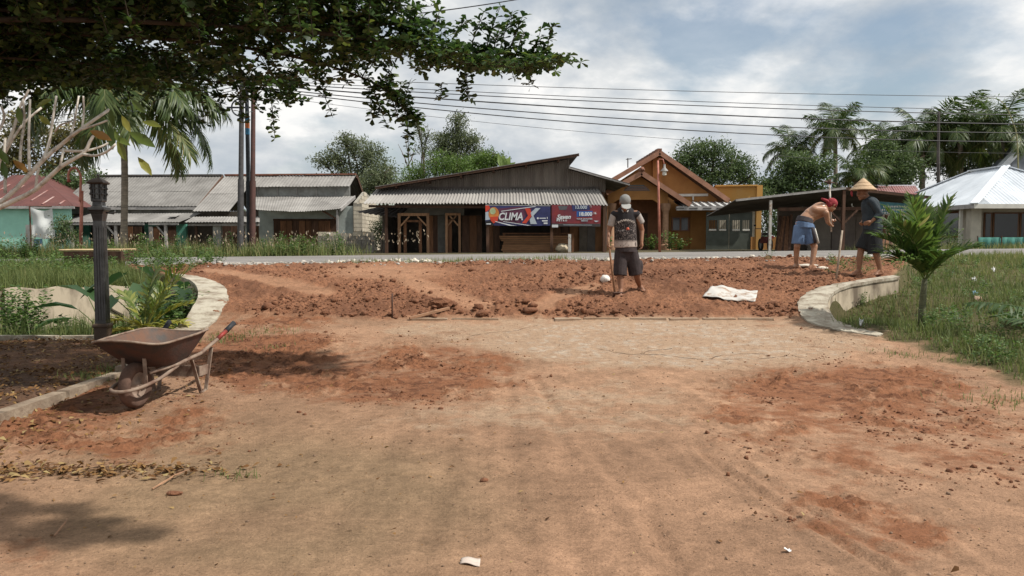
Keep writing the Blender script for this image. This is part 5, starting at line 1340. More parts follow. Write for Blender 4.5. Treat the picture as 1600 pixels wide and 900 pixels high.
MB().box(mb0 + Vector((0, -.12, .62)), (.2, .16, .12)).build('tail_light', redg, t); MB().bar(mb0 + Vector((-.34, 1.0, 1.0)), mb0 + Vector((.34, 1.0, 1.0)), .03, .03).build('handlebar', mblk, t); MB().tube([mb0 + Vector((0, 1.25, .3)), mb0 + Vector((0, 1.0, 1.0))], .04, 6).build('fork', chrome, t)
for s in (-1, 1): MB().blob(mb0 + Vector((s * .36, .98, 1.14)), .06, 2, .7, 1, 0).build('mirror', mblk, t)

# --- silver-roofed house
silver = mat('silver_zinc', (.62, .66, .70), .5, .12, .8, .003, 20, col2=(.46, .50, .54), metal=.0, spec=.5, rnd=.07)
zE = az_(319, 36)
t = thing('silver_roof_house', (25, 37, .95), 'house with a pale silver hipped metal roof at the right edge', 'house')
Cn = Vector((21.0, 36, zE)); d_ = 3.7; zR = 5.1; x2 = 28.4; yb_ = 46.5
A1 = Vector((21 + d_, 36 + d_, zR)); A2 = Vector((21 + d_, yb_ - d_, zR)); 
def hip(poly_fn, n, nm):
    for i in range(n):
        MB().corr(*poly_fn(i / n, (i + 1) / n), 4, .018, .01).build(nm, silver, t, 60)
Lc = Vector((21, yb_, zE)); Rc = Vector((x2, 36, zE)); Rb = Vector((x2, yb_, zE))
def left_plane(u0, u1):
    # sheets run from the eave up to the hip, the ridge and the far hip
    def top(u):
        y_ = 36 + (yb_ - 36) * u; h = min(1, (y_ - 36) / d_, (yb_ - y_) / d_); return Vector((21 + d_ * h, y_, zE + (zR - zE) * h))
    def bot(u): return Vector((21, 36 + (yb_ - 36) * u, zE))
    return bot(u1), bot(u0), top(u0), top(u1)
def front_plane(u0, u1):
    def top(u):
        x_ = 21 + (x2 - 21) * u; h = min(1, (x_ - 21) / d_, (x2 - x_) / d_); return Vector((x_, 36 + d_ * h, zE + (zR - zE) * h))
    def bot(u): return Vector((21 + (x2 - 21) * u, 36, zE))
    return bot(u0), bot(u1), top(u1), top(u0)
hip(left_plane, 12, 'roof_sheet'); hip(front_plane, 10, 'roof_sheet')
MB().prism([Rc, Rb, A2, A1], (0, 0, -.02)).build('right_slope', silver, t)
capm = mat('silver_cap', (.70, .74, .78), .45, .05, spec=.5)
for a, b in ((Cn, A1), (A1, A2), (A1, Rc), (A2, Lc)): MB().bar(a + Vector((0, 0, .04)), b + Vector((0, 0, .05)), .34, .05).build('hip_cap', capm, t)
MB().bar(Cn + Vector((0, .02, -.09)), Rc + Vector((0, .02, -.09)), .05, .2).build('fascia', white, t); MB().bar(Cn + Vector((.02, 0, -.09)), Lc + Vector((.02, 0, -.09)), .05, .2).build('fascia', fascia, t)
cw = mat('cream_wall', (.44, .41, .34), .85, .12, 2)
wallq(t, 'front_wall', cw, 21.9, 28, 38.0, .8, zE); wallq(t, 'side_wall', cw, 21.9, 22.05, 38.14, .8, zE, 7.5)
wallq(t, 'column', cw, ax(1516, 36.7), ax(1532, 36.7), 36.7, .8, zE - .1, .4)
post(t, ax(1500, 37.4), 37.4, zE - .1, .13, white)
for i, (x0, x1) in enumerate(((1536, 1548), (1550, 1590), (1592, 1600))):
    w = wallq(t, 'window', mdwood, ax(x0, 37.95), ax(x1, 37.95), 37.92, az_(372, 38), az_(332, 38), .07); wallq(w, 'pane', dkglass, ax(x0 + 2, 37.95), ax(x1 - 2, 37.95), 37.90, az_(370, 38), az_(334, 38), .03)
for i in range(2):
    y0 = 38.6 + i * 2.8; w = MB().box((21.88, y0 + .8, 2.2), (.06, 1.6, 1.3)).build('window', mdwood, t); MB().box((21.85, y0 + .8, 2.2), (.03, 1.35, 1.1)).build('pane', dkglass, w)
tf = thing('net_fence', (ax(1565, 34.3), 34.3, .95), 'teal green net fence before the silver-roofed house', 'fence')
netm = mat('teal_net', (.035, .14, .115), .8, .25, 4, .01, 20)
n0, n1 = Vector((ax(1528, 34.3), 34.3, 1.0)), Vector((ax(1640, 34.3), 34.3, 1.02))
MB().corr(n0, n1, n1 + Vector((0, .02, .55)), n0 + Vector((0, .02, .56)), 9, .03, .006).build('net', netm, tf, True)
for k in range(4): q = n0.lerp(n1, k / 3); MB().tube([q, q + Vector((0, .03, .62))], .025, 6).build('stake', dkwood, tf)
c = Vector((ax(1488, 33.2), 33.2, GZ(18, 33.2))); bush('verge_shrub', c, .95, .5, 18, .13, 'loose green shrub below the white post of the silver-roofed house', .4)
# --- grey gabled building behind it
t = thing('grey_building', (36, 50, .9), 'grey building with a rising pale roof edge behind the silver-roofed house', 'building')
MB().prism([at(1562, 262, 50), at(1640, 185, 50), at(1760, 262, 50), at(1760, 385, 50), at(1562, 385, 50)], (0, 1.2, 0)).build('wall', mat('blue_grey_wall', (.20, .22, .25), .9, .1), t)
MB().bar(at(1558, 268, 49.7), at(1640, 183, 49.7), .5, .34).build('verge_board', capm, t); MB().bar(at(1640, 183, 49.7), at(1765, 268, 49.7), .5, .34).build('verge_board', capm, t)
# --- red roof scrap behind the shed
t = thing('red_roof_house', at(1400, 300, 44), 'strip of a faded red roof seen between the shed and the silver roof', 'house')
redr = mat('faded_red_zinc', (.22, .085, .08), .7, .25, 1.5, col2=(.32, .2, .19), rnd=.1)
roof(t, at(1340, 301, 44), at(1440, 304, 44), at(1430, 290, 48), at(1335, 290, 48), 5, 1, 5, .02, redr); board(t, 'ridge_cap', capm, at(1335, 290.5, 48), at(1430, 290.5, 48), .3, .1); wallq(t, 'wall', cw, ax(1345, 45), ax(1435, 45), 45, .8, az_(302, 45))

# --- mint house at the left edge
YM = 37.0
t = thing('mint_house', (ax(40, YM), YM, .85), 'mint green house with a rusty red hipped metal roof at the left edge', 'house')
e0, e1 = at(-70, 322, YM - .3), at(116, 322, YM - .3); zE = e0.z; rdg = az_(276, YM + 5)
ru, r1 = Vector((e0.x, YM + 4.0, rdg)), Vector((e1.x - 4.2, YM + 4.0, rdg))
redz = mat('rusty_red_zinc', (.115, .045, .038), .75, .25, 1.4, .003, 20, col2=(.085, .034, .03), rnd=.18)
redp = mat('peeled_red_zinc', (.46, .36, .33), .75, .3, 3, col2=(.26, .09, .07), rnd=.1)
for i in range(14):
    def tp(u):
        x_ = e0.x + (e1.x - e0.x) * u; h = min(1, (e1.x - x_) / 4.2); return Vector((x_, YM - .3 + 4.3 * h, zE + (rdg - zE) * h))
    def bt(u): return Vector((e0.x + (e1.x - e0.x) * u, YM - .3, zE))
    u0, u1 = i / 14, (i + 1) / 14
    MB().corr(bt(u0), bt(u1), tp(u1), tp(u0), 3, .018, .01).build('roof_sheet', redz, t, 60)
    if i % 2 == 0: a = bt(u0).lerp(tp(u0), random.uniform(.05, .3)); b = bt(u0).lerp(tp(u0), random.uniform(.5, .85)); MB().bar(a + Vector((0, -.01, .03)), b + Vector((0, -.01, .03)), .09, .01).build('seam_strip', redp, t)
MB().prism([e1, Vector((e1.x, YM + 9, zE)), Vector((r1.x, YM + 4.6, rdg)), Vector((r1.x, YM + 4, rdg))], (0, 0, -.02)).build('right_slope', redz, t)
board(t, 'fascia', fascia, e0 + Vector((0, .02, -.06)), e1 + Vector((0, .02, -.06)), .04, .12)
zsplit = az_(352, YM)
wallq(t, 'upper_wall', mint, ax(-90, YM), ax(111, YM), YM, zsplit, zE, .16); wallq(t, 'lower_wall', mint, ax(-90, YM), ax(111, YM), YM - .001, .7, zsplit, .16)
MB().box((ax(47, 35.5), 35.5, 1.5), (.22, .22, 1.25)).build('gate_stump', greyw, t)
b0 = Vector((ax(48.5, 34.2), 34.2, GZ(-20, 34.2)))
t = thing('cloth_banner', b0, 'faded white cloth banner tied to a thin dark pole before the mint house', 'banner')
MB().tube([b0, Vector((b0.x, 34.2, az_(322, 34.2)))], .035, 8).build('pole', dkwood, t); z1 = az_(322, 34.2); MB().tube([(b0.x, 34.2, z1), (ax(83, 34.2), 34.2, z1 - .02)], .02, 6).build('crossbar', dkwood, t)
c00, c10, c11, c01 = at(51, 371, 34.15), at(85, 374, 34.15), at(82, 326, 34.15), at(48.5, 323.5, 34.15)
def clothf(nm, m):
    vs = []; fs = []; n = 14
    for j in range(n + 1):
        for i in range(n + 1):
            u, v = i / n, j / n; p = (c00 * (1 - u) + c10 * u) * (1 - v) + (c01 * (1 - u) + c11 * u) * v
            p.y += .04 * math.sin(u * 7 + v * 4) + .03 * math.sin(u * 3 - v * 9); p.z += -.12 * math.sin(math.pi * u) * v ** 3 + .03 * math.sin(u * 9) * (1 - v); vs.append(p)
    k = len(vs); vs += [p + Vector((0, .01, 0)) for p in vs]; w = n + 1
    for j in range(n):
        for i in range(n): a = j * w + i; fs += [(a, a + 1, a + w + 1, a + w), (k + a, k + a + w, k + a + w + 1, k + a + 1)]
    return MB().add(vs, fs).build(nm, m, t, True)
clothf('cloth', mat('faded_cloth', (.66, .68, .66), .85, .1, 1.3, col2=(.42, .50, .52), ramp=(.30, .42)))
MB().bar(at(53, 379, 34.3), at(66, 378, 34.3), .05, .28).build('lower_board', mat('blue_board', (.12, .25, .38), .6, .2), t)
# hooked pink pole and low platform
b0 = Vector((ax(125, 29.5), 29.5, GZ(-16, 29.5))); s = 29.5 / F
t = thing('hooked_pole', b0, 'thin salmon pink pole with a crook top near the mint house', 'pole')
MB().tube([b0, at(128, 298, 29.5)], [.065, .06], 8).build('lower_tube', pink, t, True)
hook = [at(125, 315, 29.45), at(126, 290, 29.45), at(126, 275, 29.45), at(122, 266, 29.45), at(116, 262, 29.45), at(110, 265, 29.45), at(107, 272, 29.45), at(107, 281, 29.45)]
h = MB().tube(smooth_curve(hook, 30), .045, 8).build('crook', pink, t, True); MB().lathe(at(107.5, 283, 29.45), [(.05, .06), (.07, -.02), (.03, -.05)], 10).build('lamp_socket', mat('dull_red', (.25, .05, .03), .6), h)
c = at(150, 400, 24.2); t = thing('low_platform', (ax(140, 20), 17.4, road_z(-9.5)), 'low dark platform with split bamboo top on the left bank', 'platform')
yP = 17.3; x0, x1, zz = ax(93, yP), ax(190, yP), az_(391, yP)
MB().box(((x0 + x1) / 2, yP + .35, zz - .14), (x1 - x0 - .1, .6, .22)).build('base', dkwood, t)
for i in range(7): MB().tube([(x0 - random.uniform(0, .1), yP + i * .11, zz), (x1 + random.uniform(-.05, .08), yP + i * .11, zz + .01)], .022, 6).build('bamboo', mat('split_bamboo', (.48, .36, .2), .8, .3, 5) if i == 0 else bpy.data.materials['split_bamboo'], t)
for x in (x0 + .15, x1 - .15): MB().box((x, yP + .3, zz - .4), (.1, .1, .5)).build('leg', dkwood, t)

# ------------------------------------------------------------------ poles and wires
def pole(px0, py0, px1, py1, Y, r, m, label, bands=()):
    b = Vector((ax(px0, Y), Y, GZ(ax(px0, Y), Y))); tp = at(px1, py1, Y)
    t = thing('utility_pole', b, label, 'utility pole', 'utility poles across the road'); mid = b.lerp(tp, .45)
    MB().tube([b - Vector((0, 0, .1)), b.lerp(tp, .42)], [r, r * .95], 12).build('lower_tube', m, t, 40); MB().tube([b.lerp(tp, .42), tp], [r * .78, r * .7], 12).build('upper_tube', m, t, 40)
    for u, mm in bands: MB().tube([b.lerp(tp, u), b.lerp(tp, u + .035)], r * .84, 12).build('band', mm, t)
    return t, tp, b
grpole = mat('grey_blue_pole', (.065, .062, .062), .6, .25, 6); bkpole = mat('black_pole', (.03, .035, .04), .6, .3, 6); rdpole = mat('rust_red_pole', (.105, .05, .042), .7, .3, 5, col2=(.07, .04, .034))
t1, tp1, b1 = pole(375, 390, 378, 111, 28.9, .115, grpole, 'grey utility pole with a wire ring, leftmost of the three poles')
q = at(375, 168, 28.75); MB().tube([q + Vector((.3 * math.cos(a), 0, .3 * math.sin(a))) for a in np.linspace(0, 6.2832, 33)], .03, 8).build('cable_ring', bkpole, t1, True); MB().bar(q + Vector((-.48, 0, 0)), q + Vector((.38, 0, 0)), .04, .06).build('crossarm', bkpole, t1)
bl = mat('blue_band', (.05, .18, .3), .6); orb = mat('orange_band', (.5, .15, .05), .6)
t2, tp2, b2 = pole(390, 390, 385, 120, 29.3, .10, bkpole, 'black utility pole with blue and orange bands, middle of the three', ((.68, bl), (.715, orb), (.75, bl)))
t3, tp3, b3 = pole(394, 390, 396, 118, 29.1, .11, rdpole, 'rust red utility pole, rightmost of the three poles'); MB().bar(at(388, 131, 29), at(400, 128, 29), .05, .07).build('crossarm', dkzinc, t3)
wirem = mat('black_cable', (.02, .02, .022), .6, .1)
def wire(p0, p1, sag, r, label, grp='cables of the utility poles'):
    p0, p1 = Vector(p0), Vector(p1)
    pts = [p0.lerp(p1, u) - Vector((0, 0, sag * 4 * u * (1 - u))) for u in np.linspace(0, 1, 30)]
    tag(MB().tube(pts, r, 5).build('cable', wirem, loc=p0), label, 'cable', grp)
ws = [(118, 152, .15, .012), (124, 174, .18, .013), (128, 181, .2, .018), (131, 195, .3, .026), (135, 208, .42, .02), (138, 222, .5, .02), (146, 240, .55, .008)]
nm_ = ['topmost', 'second', 'third', 'fourth, thickest', 'fifth', 'sixth', 'lowest and thinnest']
for (y0, y1, sg_, r_), n_m in zip(ws, nm_): wire(at(392, y0, 29), at(1680, y1, 31), sg_, r_ * .9, 'black cable across the sky right of the poles, %s of seven' % n_m)
for i, (y0, y1) in enumerate(((128, 178), (133, 190), (138, 205))): wire(at(378, y0, 29), at(-120, y1, 31), .35, .014, 'black cable running left from the poles under the tree, ' + ['upper', 'middle', 'lower'][i] + ' of three')
wire(at(560, 30, 12), at(900, -18, 12), .05, .008, 'single thin cable at the top of the picture beside the tree', 'cable overhead')
wire(at(1190, 240, 43), at(1330, 248, 46), .1, .012, 'thin cable behind the orange house crossing to the palms', 'cable behind the houses')
# ------------------------------------------------------------------ trees
bark = mat('bark', (.13, .10, .075), .9, .35, 8, .01, 30, stretch=(1, 1, .3))
greybark = mat('pale_grey_bark', (.58, .54, .47), .85, .3, 14, .003, 60, col2=(.24, .20, .16), ramp=(.33, .52))
palmbark = mat('palm_bark', (.24, .20, .155), .9, .3, 3, .01, 20, stretch=(1, 1, 6))
dkbark = mat('dark_bark', (.06, .047, .036), .9, .35, 8, .006, 30)
bigm = leafmat('canopy_leaf', [(0, (.020, .040, .014)), (.5, (.036, .070, .020)), (.85, (.065, .115, .030)), (1, (.13, .17, .04))], trans=.30, rough=.42, spec=.4)
tm1 = leafmat('tree_leaf_grey_green', [(0, (.055, .07, .035)), (.5, (.10, .125, .06)), (1, (.19, .21, .11))], trans=.25, rough=.55, spec=.3)  # background leaf colours are lightened to stand in for distance haze
tm2 = leafmat('tree_leaf_green', [(0, (.04, .065, .026)), (.5, (.075, .115, .042)), (1, (.15, .20, .075))], trans=.25, rough=.5, spec=.35)
tm3 = leafmat('tree_leaf_bright', [(0, (.04, .075, .018)), (.5, (.085, .145, .03)), (1, (.17, .24, .06))], trans=.3, rough=.5, spec=.35)
tm4 = leafmat('tree_leaf_olive', [(0, (.05, .055, .02)), (.5, (.11, .105, .035)), (1, (.22, .17, .06))], trans=.3, rough=.5, spec=.3)
tm5 = leafmat('tree_leaf_blue_green', [(0, (.034, .05, .034)), (.5, (.06, .085, .055)), (1, (.11, .14, .085))], trans=.2, rough=.55, spec=.3)

def crown_leaves(lobes, nclump, per, ls, spread, lw=.5, tm=LEAF4, up=.5, shell=.55):
    """lobes: (centre, radii); leaf clumps fill each lobe, thicker towards its outside"""
    vol = np.array([r[0] * r[1] * r[2] for _, r in lobes]) ** .75; vol = vol / vol.sum()
    pos, dr = [], []
    for (c, r), f in zip(lobes, vol):
        n = max(3, int(nclump * f)); d = unit(rng.normal(size=(n, 3))); rad = rng.random(n) ** shell * rng.uniform(.82, 1.12, n)
        cc = np.array(c) + d * rad[:, None] * np.array(r)
        p = cc[:, None] + rng.normal(0, spread, (n, per, 3)) * np.array([1, 1, .6])
        q = d[:, None] * .5 + rng.normal(0, .8, (n, per, 3)) + np.array([0, 0, .15])
        pos.append(p.reshape(-1, 3)); dr.append(q.reshape(-1, 3))
    pos = np.concatenate(pos); dr = np.concatenate(dr); k = len(pos); l = ls * rng.uniform(.6, 1.3, k)
    clv = np.repeat(rng.random(k // per + 1), per)[:k] if per > 1 else rng.random(k)
    return leaves(pos, dr, l, l * lw, tm, v=np.clip(.55 * clv + .45 * rng.random(k), 0, 1), upw=up)
def tree(name, base_pt, lobes, label, m, nclump=420, per=14, ls=.22, spread=.22, trunk_r=.16, group='trees behind the houses', lw=.5, limbs=True, bk=None):
    b = Vector(base_pt); t = thing(name, b, label, 'tree', group)
    leafobj('crown', [crown_leaves(lobes, int(nclump * .9), int(per * 1.7), ls * .62, spread * .95, lw)], m, t)
    cz = sum(c[2] for c, _ in lobes) / len(lobes); cx = sum(c[0] for c, _ in lobes) / len(lobes); cy = sum(c[1] for c, _ in lobes) / len(lobes)
    fork = Vector((b.x * .6 + cx * .4, b.y * .6 + cy * .4, b.z + (cz - b.z) * .55))
    MB().tube(smooth_curve([b - Vector((0, 0, .2)), (b + fork) / 2 + Vector((.1, 0, 0)), fork], 6), [trunk_r * (1.15 - .06 * k) for k in range(7)], 9).build('trunk', bk or bark, t, True)
    for i, (c, r) in enumerate(lobes):
        c = Vector(c); md = fork.lerp(c, .5) + Vector((random.uniform(-.3, .3), 0, .2)); lb = MB().tube(smooth_curve([fork, md, c], 6), [trunk_r * .55 * (1 - .13 * k) for k in range(7)], 6)
        for k in range(5):
            e = c + Vector((random.uniform(-1, 1) * r[0], random.uniform(-1, 1) * r[1], random.uniform(-.3, 1) * r[2])) * .85
            lb.tube([md.lerp(c, random.uniform(.2, .9)), (c + e) / 2 + Vector((0, 0, .1)), e], [trunk_r * .25, trunk_r * .16, trunk_r * .06], 5)
        lb.build('limb', bk or bark, t, True)
    return t
def lobe(px_, py_, rx_, ry_, Y, depth=1.0, dy=0):
    s = Y / F; c = at(px_, py_, Y + dy); return (tuple(c), (rx_ * s, (rx_ + ry_) / 2 * s * depth, ry_ * s))
def gb(px_, Y): return (ax(px_, Y), Y, GZ(ax(px_, Y), Y))
Yt = 52
tree('background_tree', gb(560, Yt), [lobe(548, 225, 22, 16, Yt), lobe(530, 250, 26, 24, Yt), lobe(575, 245, 30, 28, Yt), lobe(503, 252, 14, 14, Yt), lobe(560, 280, 45, 22, Yt), lobe(605, 275, 18, 24, Yt), lobe(540, 216, 8, 10, Yt)], 'bushy grey-green tree above the right end of the old shop roof', tm1, 560, 16, .24, .26)
tree('background_tree', gb(600, 47), [lobe(596, 278, 20, 28, 47), lobe(575, 295, 22, 20, 47), lobe(612, 300, 16, 20, 47)], 'lower grey-green tree filling the gap left of the timber store roof', tm1, 230, 16, .22, .24)
tree('background_tree', gb(705, 56), [lobe(716, 192, 13, 18, 56), lobe(712, 220, 22, 20, 56), lobe(735, 222, 16, 18, 56), lobe(700, 245, 30, 22, 56), lobe(745, 250, 20, 20, 56), lobe(690, 225, 12, 18, 56)], 'tall conical green tree rising behind the timber store roof', tm1, 480, 16, .25, .25)
tree('background_tree', gb(665, 54), [lobe(655, 205, 9, 12, 54), lobe(668, 212, 14, 14, 54), lobe(660, 232, 15, 14, 54), lobe(650, 190, 4, 6, 54)], 'thin sparse tree with bare twigs left of the tall conical tree', tm1, 70, 12, .2, .25, trunk_r=.13)
tree('background_tree', gb(672, 45), [lobe(650, 275, 22, 22, 45), lobe(685, 262, 30, 26, 45), lobe(640, 290, 18, 16, 45), lobe(720, 262, 22, 24, 45)], 'yellow-green bamboo-like thicket right behind the rising roof', tm3, 380, 14, .26, .22, lw=.3)
tree('background_tree', gb(760, 48), [lobe(755, 255, 24, 20, 48), lobe(775, 248, 14, 12, 48), lobe(735, 262, 18, 18, 48)], 'bright green low tree behind the top of the store roof', tm3, 240, 14, .26, .22, lw=.4)
tree('background_tree', gb(1110, 58), [lobe(1085, 245, 32, 26, 58), lobe(1120, 238, 34, 20, 58), lobe(1150, 262, 32, 26, 58), lobe(1110, 275, 50, 22, 58), lobe(1065, 262, 20, 24, 58), lobe(1172, 280, 18, 18, 58)], 'large round green tree behind the orange house', tm2, 620, 16, .28, .28, lw=.55, trunk_r=.25)
tree('background_tree', gb(1240, 46), [lobe(1245, 262, 34, 26, 46), lobe(1275, 265, 28, 22, 46), lobe(1220, 290, 34, 20, 46), lobe(1262, 295, 34, 18, 46), lobe(1205, 300, 22, 18, 46)], 'broad-leaved green tree below the two coconut palms', tm2, 480, 14, .28, .25, lw=.6)
tree('background_tree', gb(1380, 50), [lobe(1380, 230, 20, 18, 50), lobe(1370, 255, 36, 24, 50), lobe(1410, 262, 36, 24, 50), lobe(1350, 280, 30, 18, 50), lobe(1395, 285, 40, 18, 50)], 'dense green tree behind the shed right of the tall palm', tm2, 560, 14, .28, .26, lw=.55)
tree('background_tree', gb(1560, 56), [lobe(1445, 225, 34, 34, 56), lobe(1500, 205, 30, 26, 56), lobe(1520, 232, 40, 34, 56), lobe(1575, 222, 34, 40, 56), lobe(1470, 250, 34, 28, 56), lobe(1600, 240, 40, 40, 56), lobe(1540, 265, 60, 22, 56), lobe(1640, 230, 40, 50, 56)], 'dark mass of tall tree above the silver roof', tm5, 1300, 15, .32, .3, lw=.5, trunk_r=.3)
tree('background_tree', gb(1198, 44), [lobe(1200, 330, 12, 36, 44), lobe(1215, 345, 12, 30, 44), lobe(1195, 310, 14, 16, 44)], 'leafy shrubby tree between the orange gate and the shed', tm2, 160, 14, .22, .18, trunk_r=.07)
tree('background_tree', gb(70, 46), [lobe(40, 205, 50, 30, 46), lobe(95, 225, 36, 30, 46), lobe(20, 250, 50, 30, 46), lobe(90, 265, 40, 24, 46), lobe(130, 200, 30, 24, 46)], 'olive brown leafy tree behind the mint house', tm4, 420, 14, .34, .3, lw=.5)
tree('background_tree', gb(110, 42), [lobe(85, 285, 30, 22, 42), lobe(120, 290, 26, 26, 42), lobe(150, 290, 26, 26, 42)], 'dark green tree between the mint house and the old shop', tm2, 260, 14, .26, .22)
tree('background_tree', gb(100, 34.5), [lobe(98, 355, 12, 22, 34.5), lobe(110, 372, 12, 14, 34.5), lobe(90, 372, 12, 16, 34.5)], 'small dark shrubby tree beside the white cloth banner', tm2, 110, 12, .16, .14, trunk_r=.05, group='small trees across the road')
tree('background_tree', gb(592, 36.5), [lobe(590, 358, 14, 14, 38.5), lobe(606, 350, 12, 18, 38.5), lobe(600, 375, 20, 16, 38.5)], 'dark small tree in the gap beside the block wall', tm2, 120, 12, .16, .14, trunk_r=.05, group='small trees across the road')
# far treeline
pk = []
for i in range(60):
    x = -70 + i * 2.6 + random.uniform(-1, 1); y_ = 78 + random.uniform(-6, 10); h = random.uniform(1.2, 2.6)
    pk.append(crown_leaves([((x, y_, .9 + h * .6), (2.2, 2.2, h * .6))], 26, 12, .5, .4))
tag(leafobj('distant_treeline', pk, tm5), 'low far-off treeline behind the houses', 'treeline', kind='stuff')
# bare twigs
t = thing('dead_sapling', gb(640, 50), 'bare leafless sapling sticking up left of the yellow-green thicket', 'sapling')
s = MB()
for (x0, y0, x1, y1) in ((640, 270, 622, 225), (640, 270, 632, 212), (645, 270, 640, 235), (636, 262, 648, 230), (634, 255, 628, 240)): s.tube([at(x0, y0, 50), at((x0 + x1) / 2 + 2, (y0 + y1) / 2, 50), at(x1, y1, 50)], [.04, .03, .012], 5)
s.tube([gb(640, 50), at(640, 270, 50)], [.07, .045], 6); s.build('branches', bark, t, True)
# arching bamboo tip and bare mast
t = thing('bamboo_tip', gb(1590, 48), 'single bamboo culm arching over at the right above the dark trees', 'bamboo')
cpts = [gb(1592, 48), at(1590, 230, 48), at(1582, 190, 48), at(1568, 162, 48), at(1550, 153, 48), at(1532, 155, 48)]
MB().tube(smooth_curve(cpts, 20), [.05 - .002 * k for k in range(21)], 6).build('culm', mat('bamboo_culm', (.25, .24, .12), .6, .2), t, True)
cc = np.array([tuple(p) for p in smooth_curve(cpts[2:], 40)]); leafobj('foliage', [leaves(cc + rng.normal(0, .08, cc.shape), rng.normal(size=cc.shape) - np.array([0, 0, .8]), .35, .06, LEAF4)], tm3, t)
o = MB().tube([gb(1467, 47), at(1466, 240, 47), at(1467, 174, 47)], [.12, .09, .07], 8).build('bare_mast', dkzinc, loc=gb(1467, 47)); tag(o, 'thin dark mast rising out of the trees behind the shed', 'mast')

# coconut palms
COCO = [frond_mesh('frond', 3.0, d, 64, .95, .055, l, .25, .6, .16, .040, 200 + i, vm) for i, (d, l, vm) in enumerate(((1.35, .95, .5), (1.6, .6, .5), (1.75, .25, .6), (1.0, 1.3, .42), (2.1, .75, .55), (1.2, -.2, .72)))]
def coconut(px_, Y, top_py, n, scale, label, seed, m, trunk_r=.14, lean=0, extra=None, grp='coconut palms'):
    r_ = random.Random(seed); b = Vector(gb(px_, Y)); tpv = at(px_ + lean, top_py, Y)
    t = thing('coconut_palm', b, label, 'palm', grp)
    mid = b.lerp(tpv, .5) + Vector((.06, 0, 0))
    pts = smooth_curve([b - Vector((0, 0, .1)), mid, tpv], 40)
    MB().tube(pts, [trunk_r * (1.35 - .5 * min(1, k / 8) - .1 * k / 40) * (1 + .05 * (k % 2)) for k in range(41)], 10).build('trunk', palmbark, t, 60)
    for k in range(n):
        v = k % 6; me = COCO[v]; o = link('frond', me, m, t, tpv - b); o.rotation_euler = (r_.uniform(-.5, .5), r_.uniform(-.15, .15), k * 2.4 + r_.uniform(-.2, .2)); f = scale * r_.uniform(.85, 1.1); o.scale = (f, f, f)
    for (azd, v, f, rx) in (extra or ()):
        o = link('frond', COCO[v], m, t, tpv - b); o.rotation_euler = (rx, 0, R(azd)); o.scale = (f, f, f)
    nu = MB()
    for k in range(6): a = k * 1.05; nu.blob(tpv + Vector((math.cos(a) * .2, math.sin(a) * .2, -.22)), .11, k, 1.1, 1, .05)
    nu.build('coconuts', mat('coconut_husk_%d' % seed, (.14, .15, .05), .6, .2), t, True)
    return t
coconut(192, 29.6, 160, 18, 1.3, 'coconut palm with drooping fronds before the long grey roof', 3, palmm, .15, 0, [(8, 0, 1.5, .2), (-8, 1, 1.5, .2), (-30, 1, 1.3, 0), (185, 1, 1.35, 0), (0, 2, 1.35, 0), (-60, 2, 1.2, 0), (215, 2, 1.25, .2), (-75, 4, 1.3, .1), (-35, 4, 1.3, 0), (-150, 4, 1.25, 0), (200, 0, 1.4, 0)])
palmd = leafmat('far_palm_leaf', [(0, (.035, .048, .028)), (.5, (.065, .085, .046)), (1, (.15, .16, .09))], trans=.25, rough=.5, spec=.35)
coconut(1303, 52, 208, 22, .82, 'tallest coconut palm, rising behind the shed', 11, palmd, .17, 2, [(90, 3, 1.1, 0), (80, 3, .95, .3)])
coconut(1232, 54, 238, 20, .74, 'smaller coconut palm left of the tallest one', 12, palmd, .15, 3, [(85, 3, 1.0, 0)])
# oil palms in the dark mass
for i, (px_, Y, py_, sc, lab) in enumerate(((1395, 54, 232, 1.05, 'shaggy dark palm just right of the tall coconut palm'), (1440, 53, 225, 1.15, 'shaggy dark palm behind the shed, left of the mast'), (1500, 52, 215, 1.15, 'shaggy dark palm right of the mast'), (1565, 51, 210, 1.2, 'shaggy dark palm at the right above the silver roof'), (1338, 47, 275, .7, 'low palm behind the straw-hatted worker'))):
    coconut(px_, Y, py_, 20, sc, lab, 20 + i, palmd, .2, 0, grp='shaggy palms in the dark trees')
c = gb(790, 46); t = thing('banana_plant', c, 'banana leaves poking up beside the top of the store roof', 'plant')
for i, (x1, y1) in enumerate(((797, 243), (786, 240), (805, 252), (778, 238))):
    e = at(x1, y1, 46); s0 = at(788, 268, 46); d = e - s0; V = leaves([tuple(s0)], [tuple(d)], np.array([d.length]), np.array([.4]), BAN, up=np.array([(0, -1, .3)])); leafobj('leaf', [V], tm3, t)
MB().tube([c, at(789, 268, 46)], [.12, .06], 8).build('stem', stemm, t)

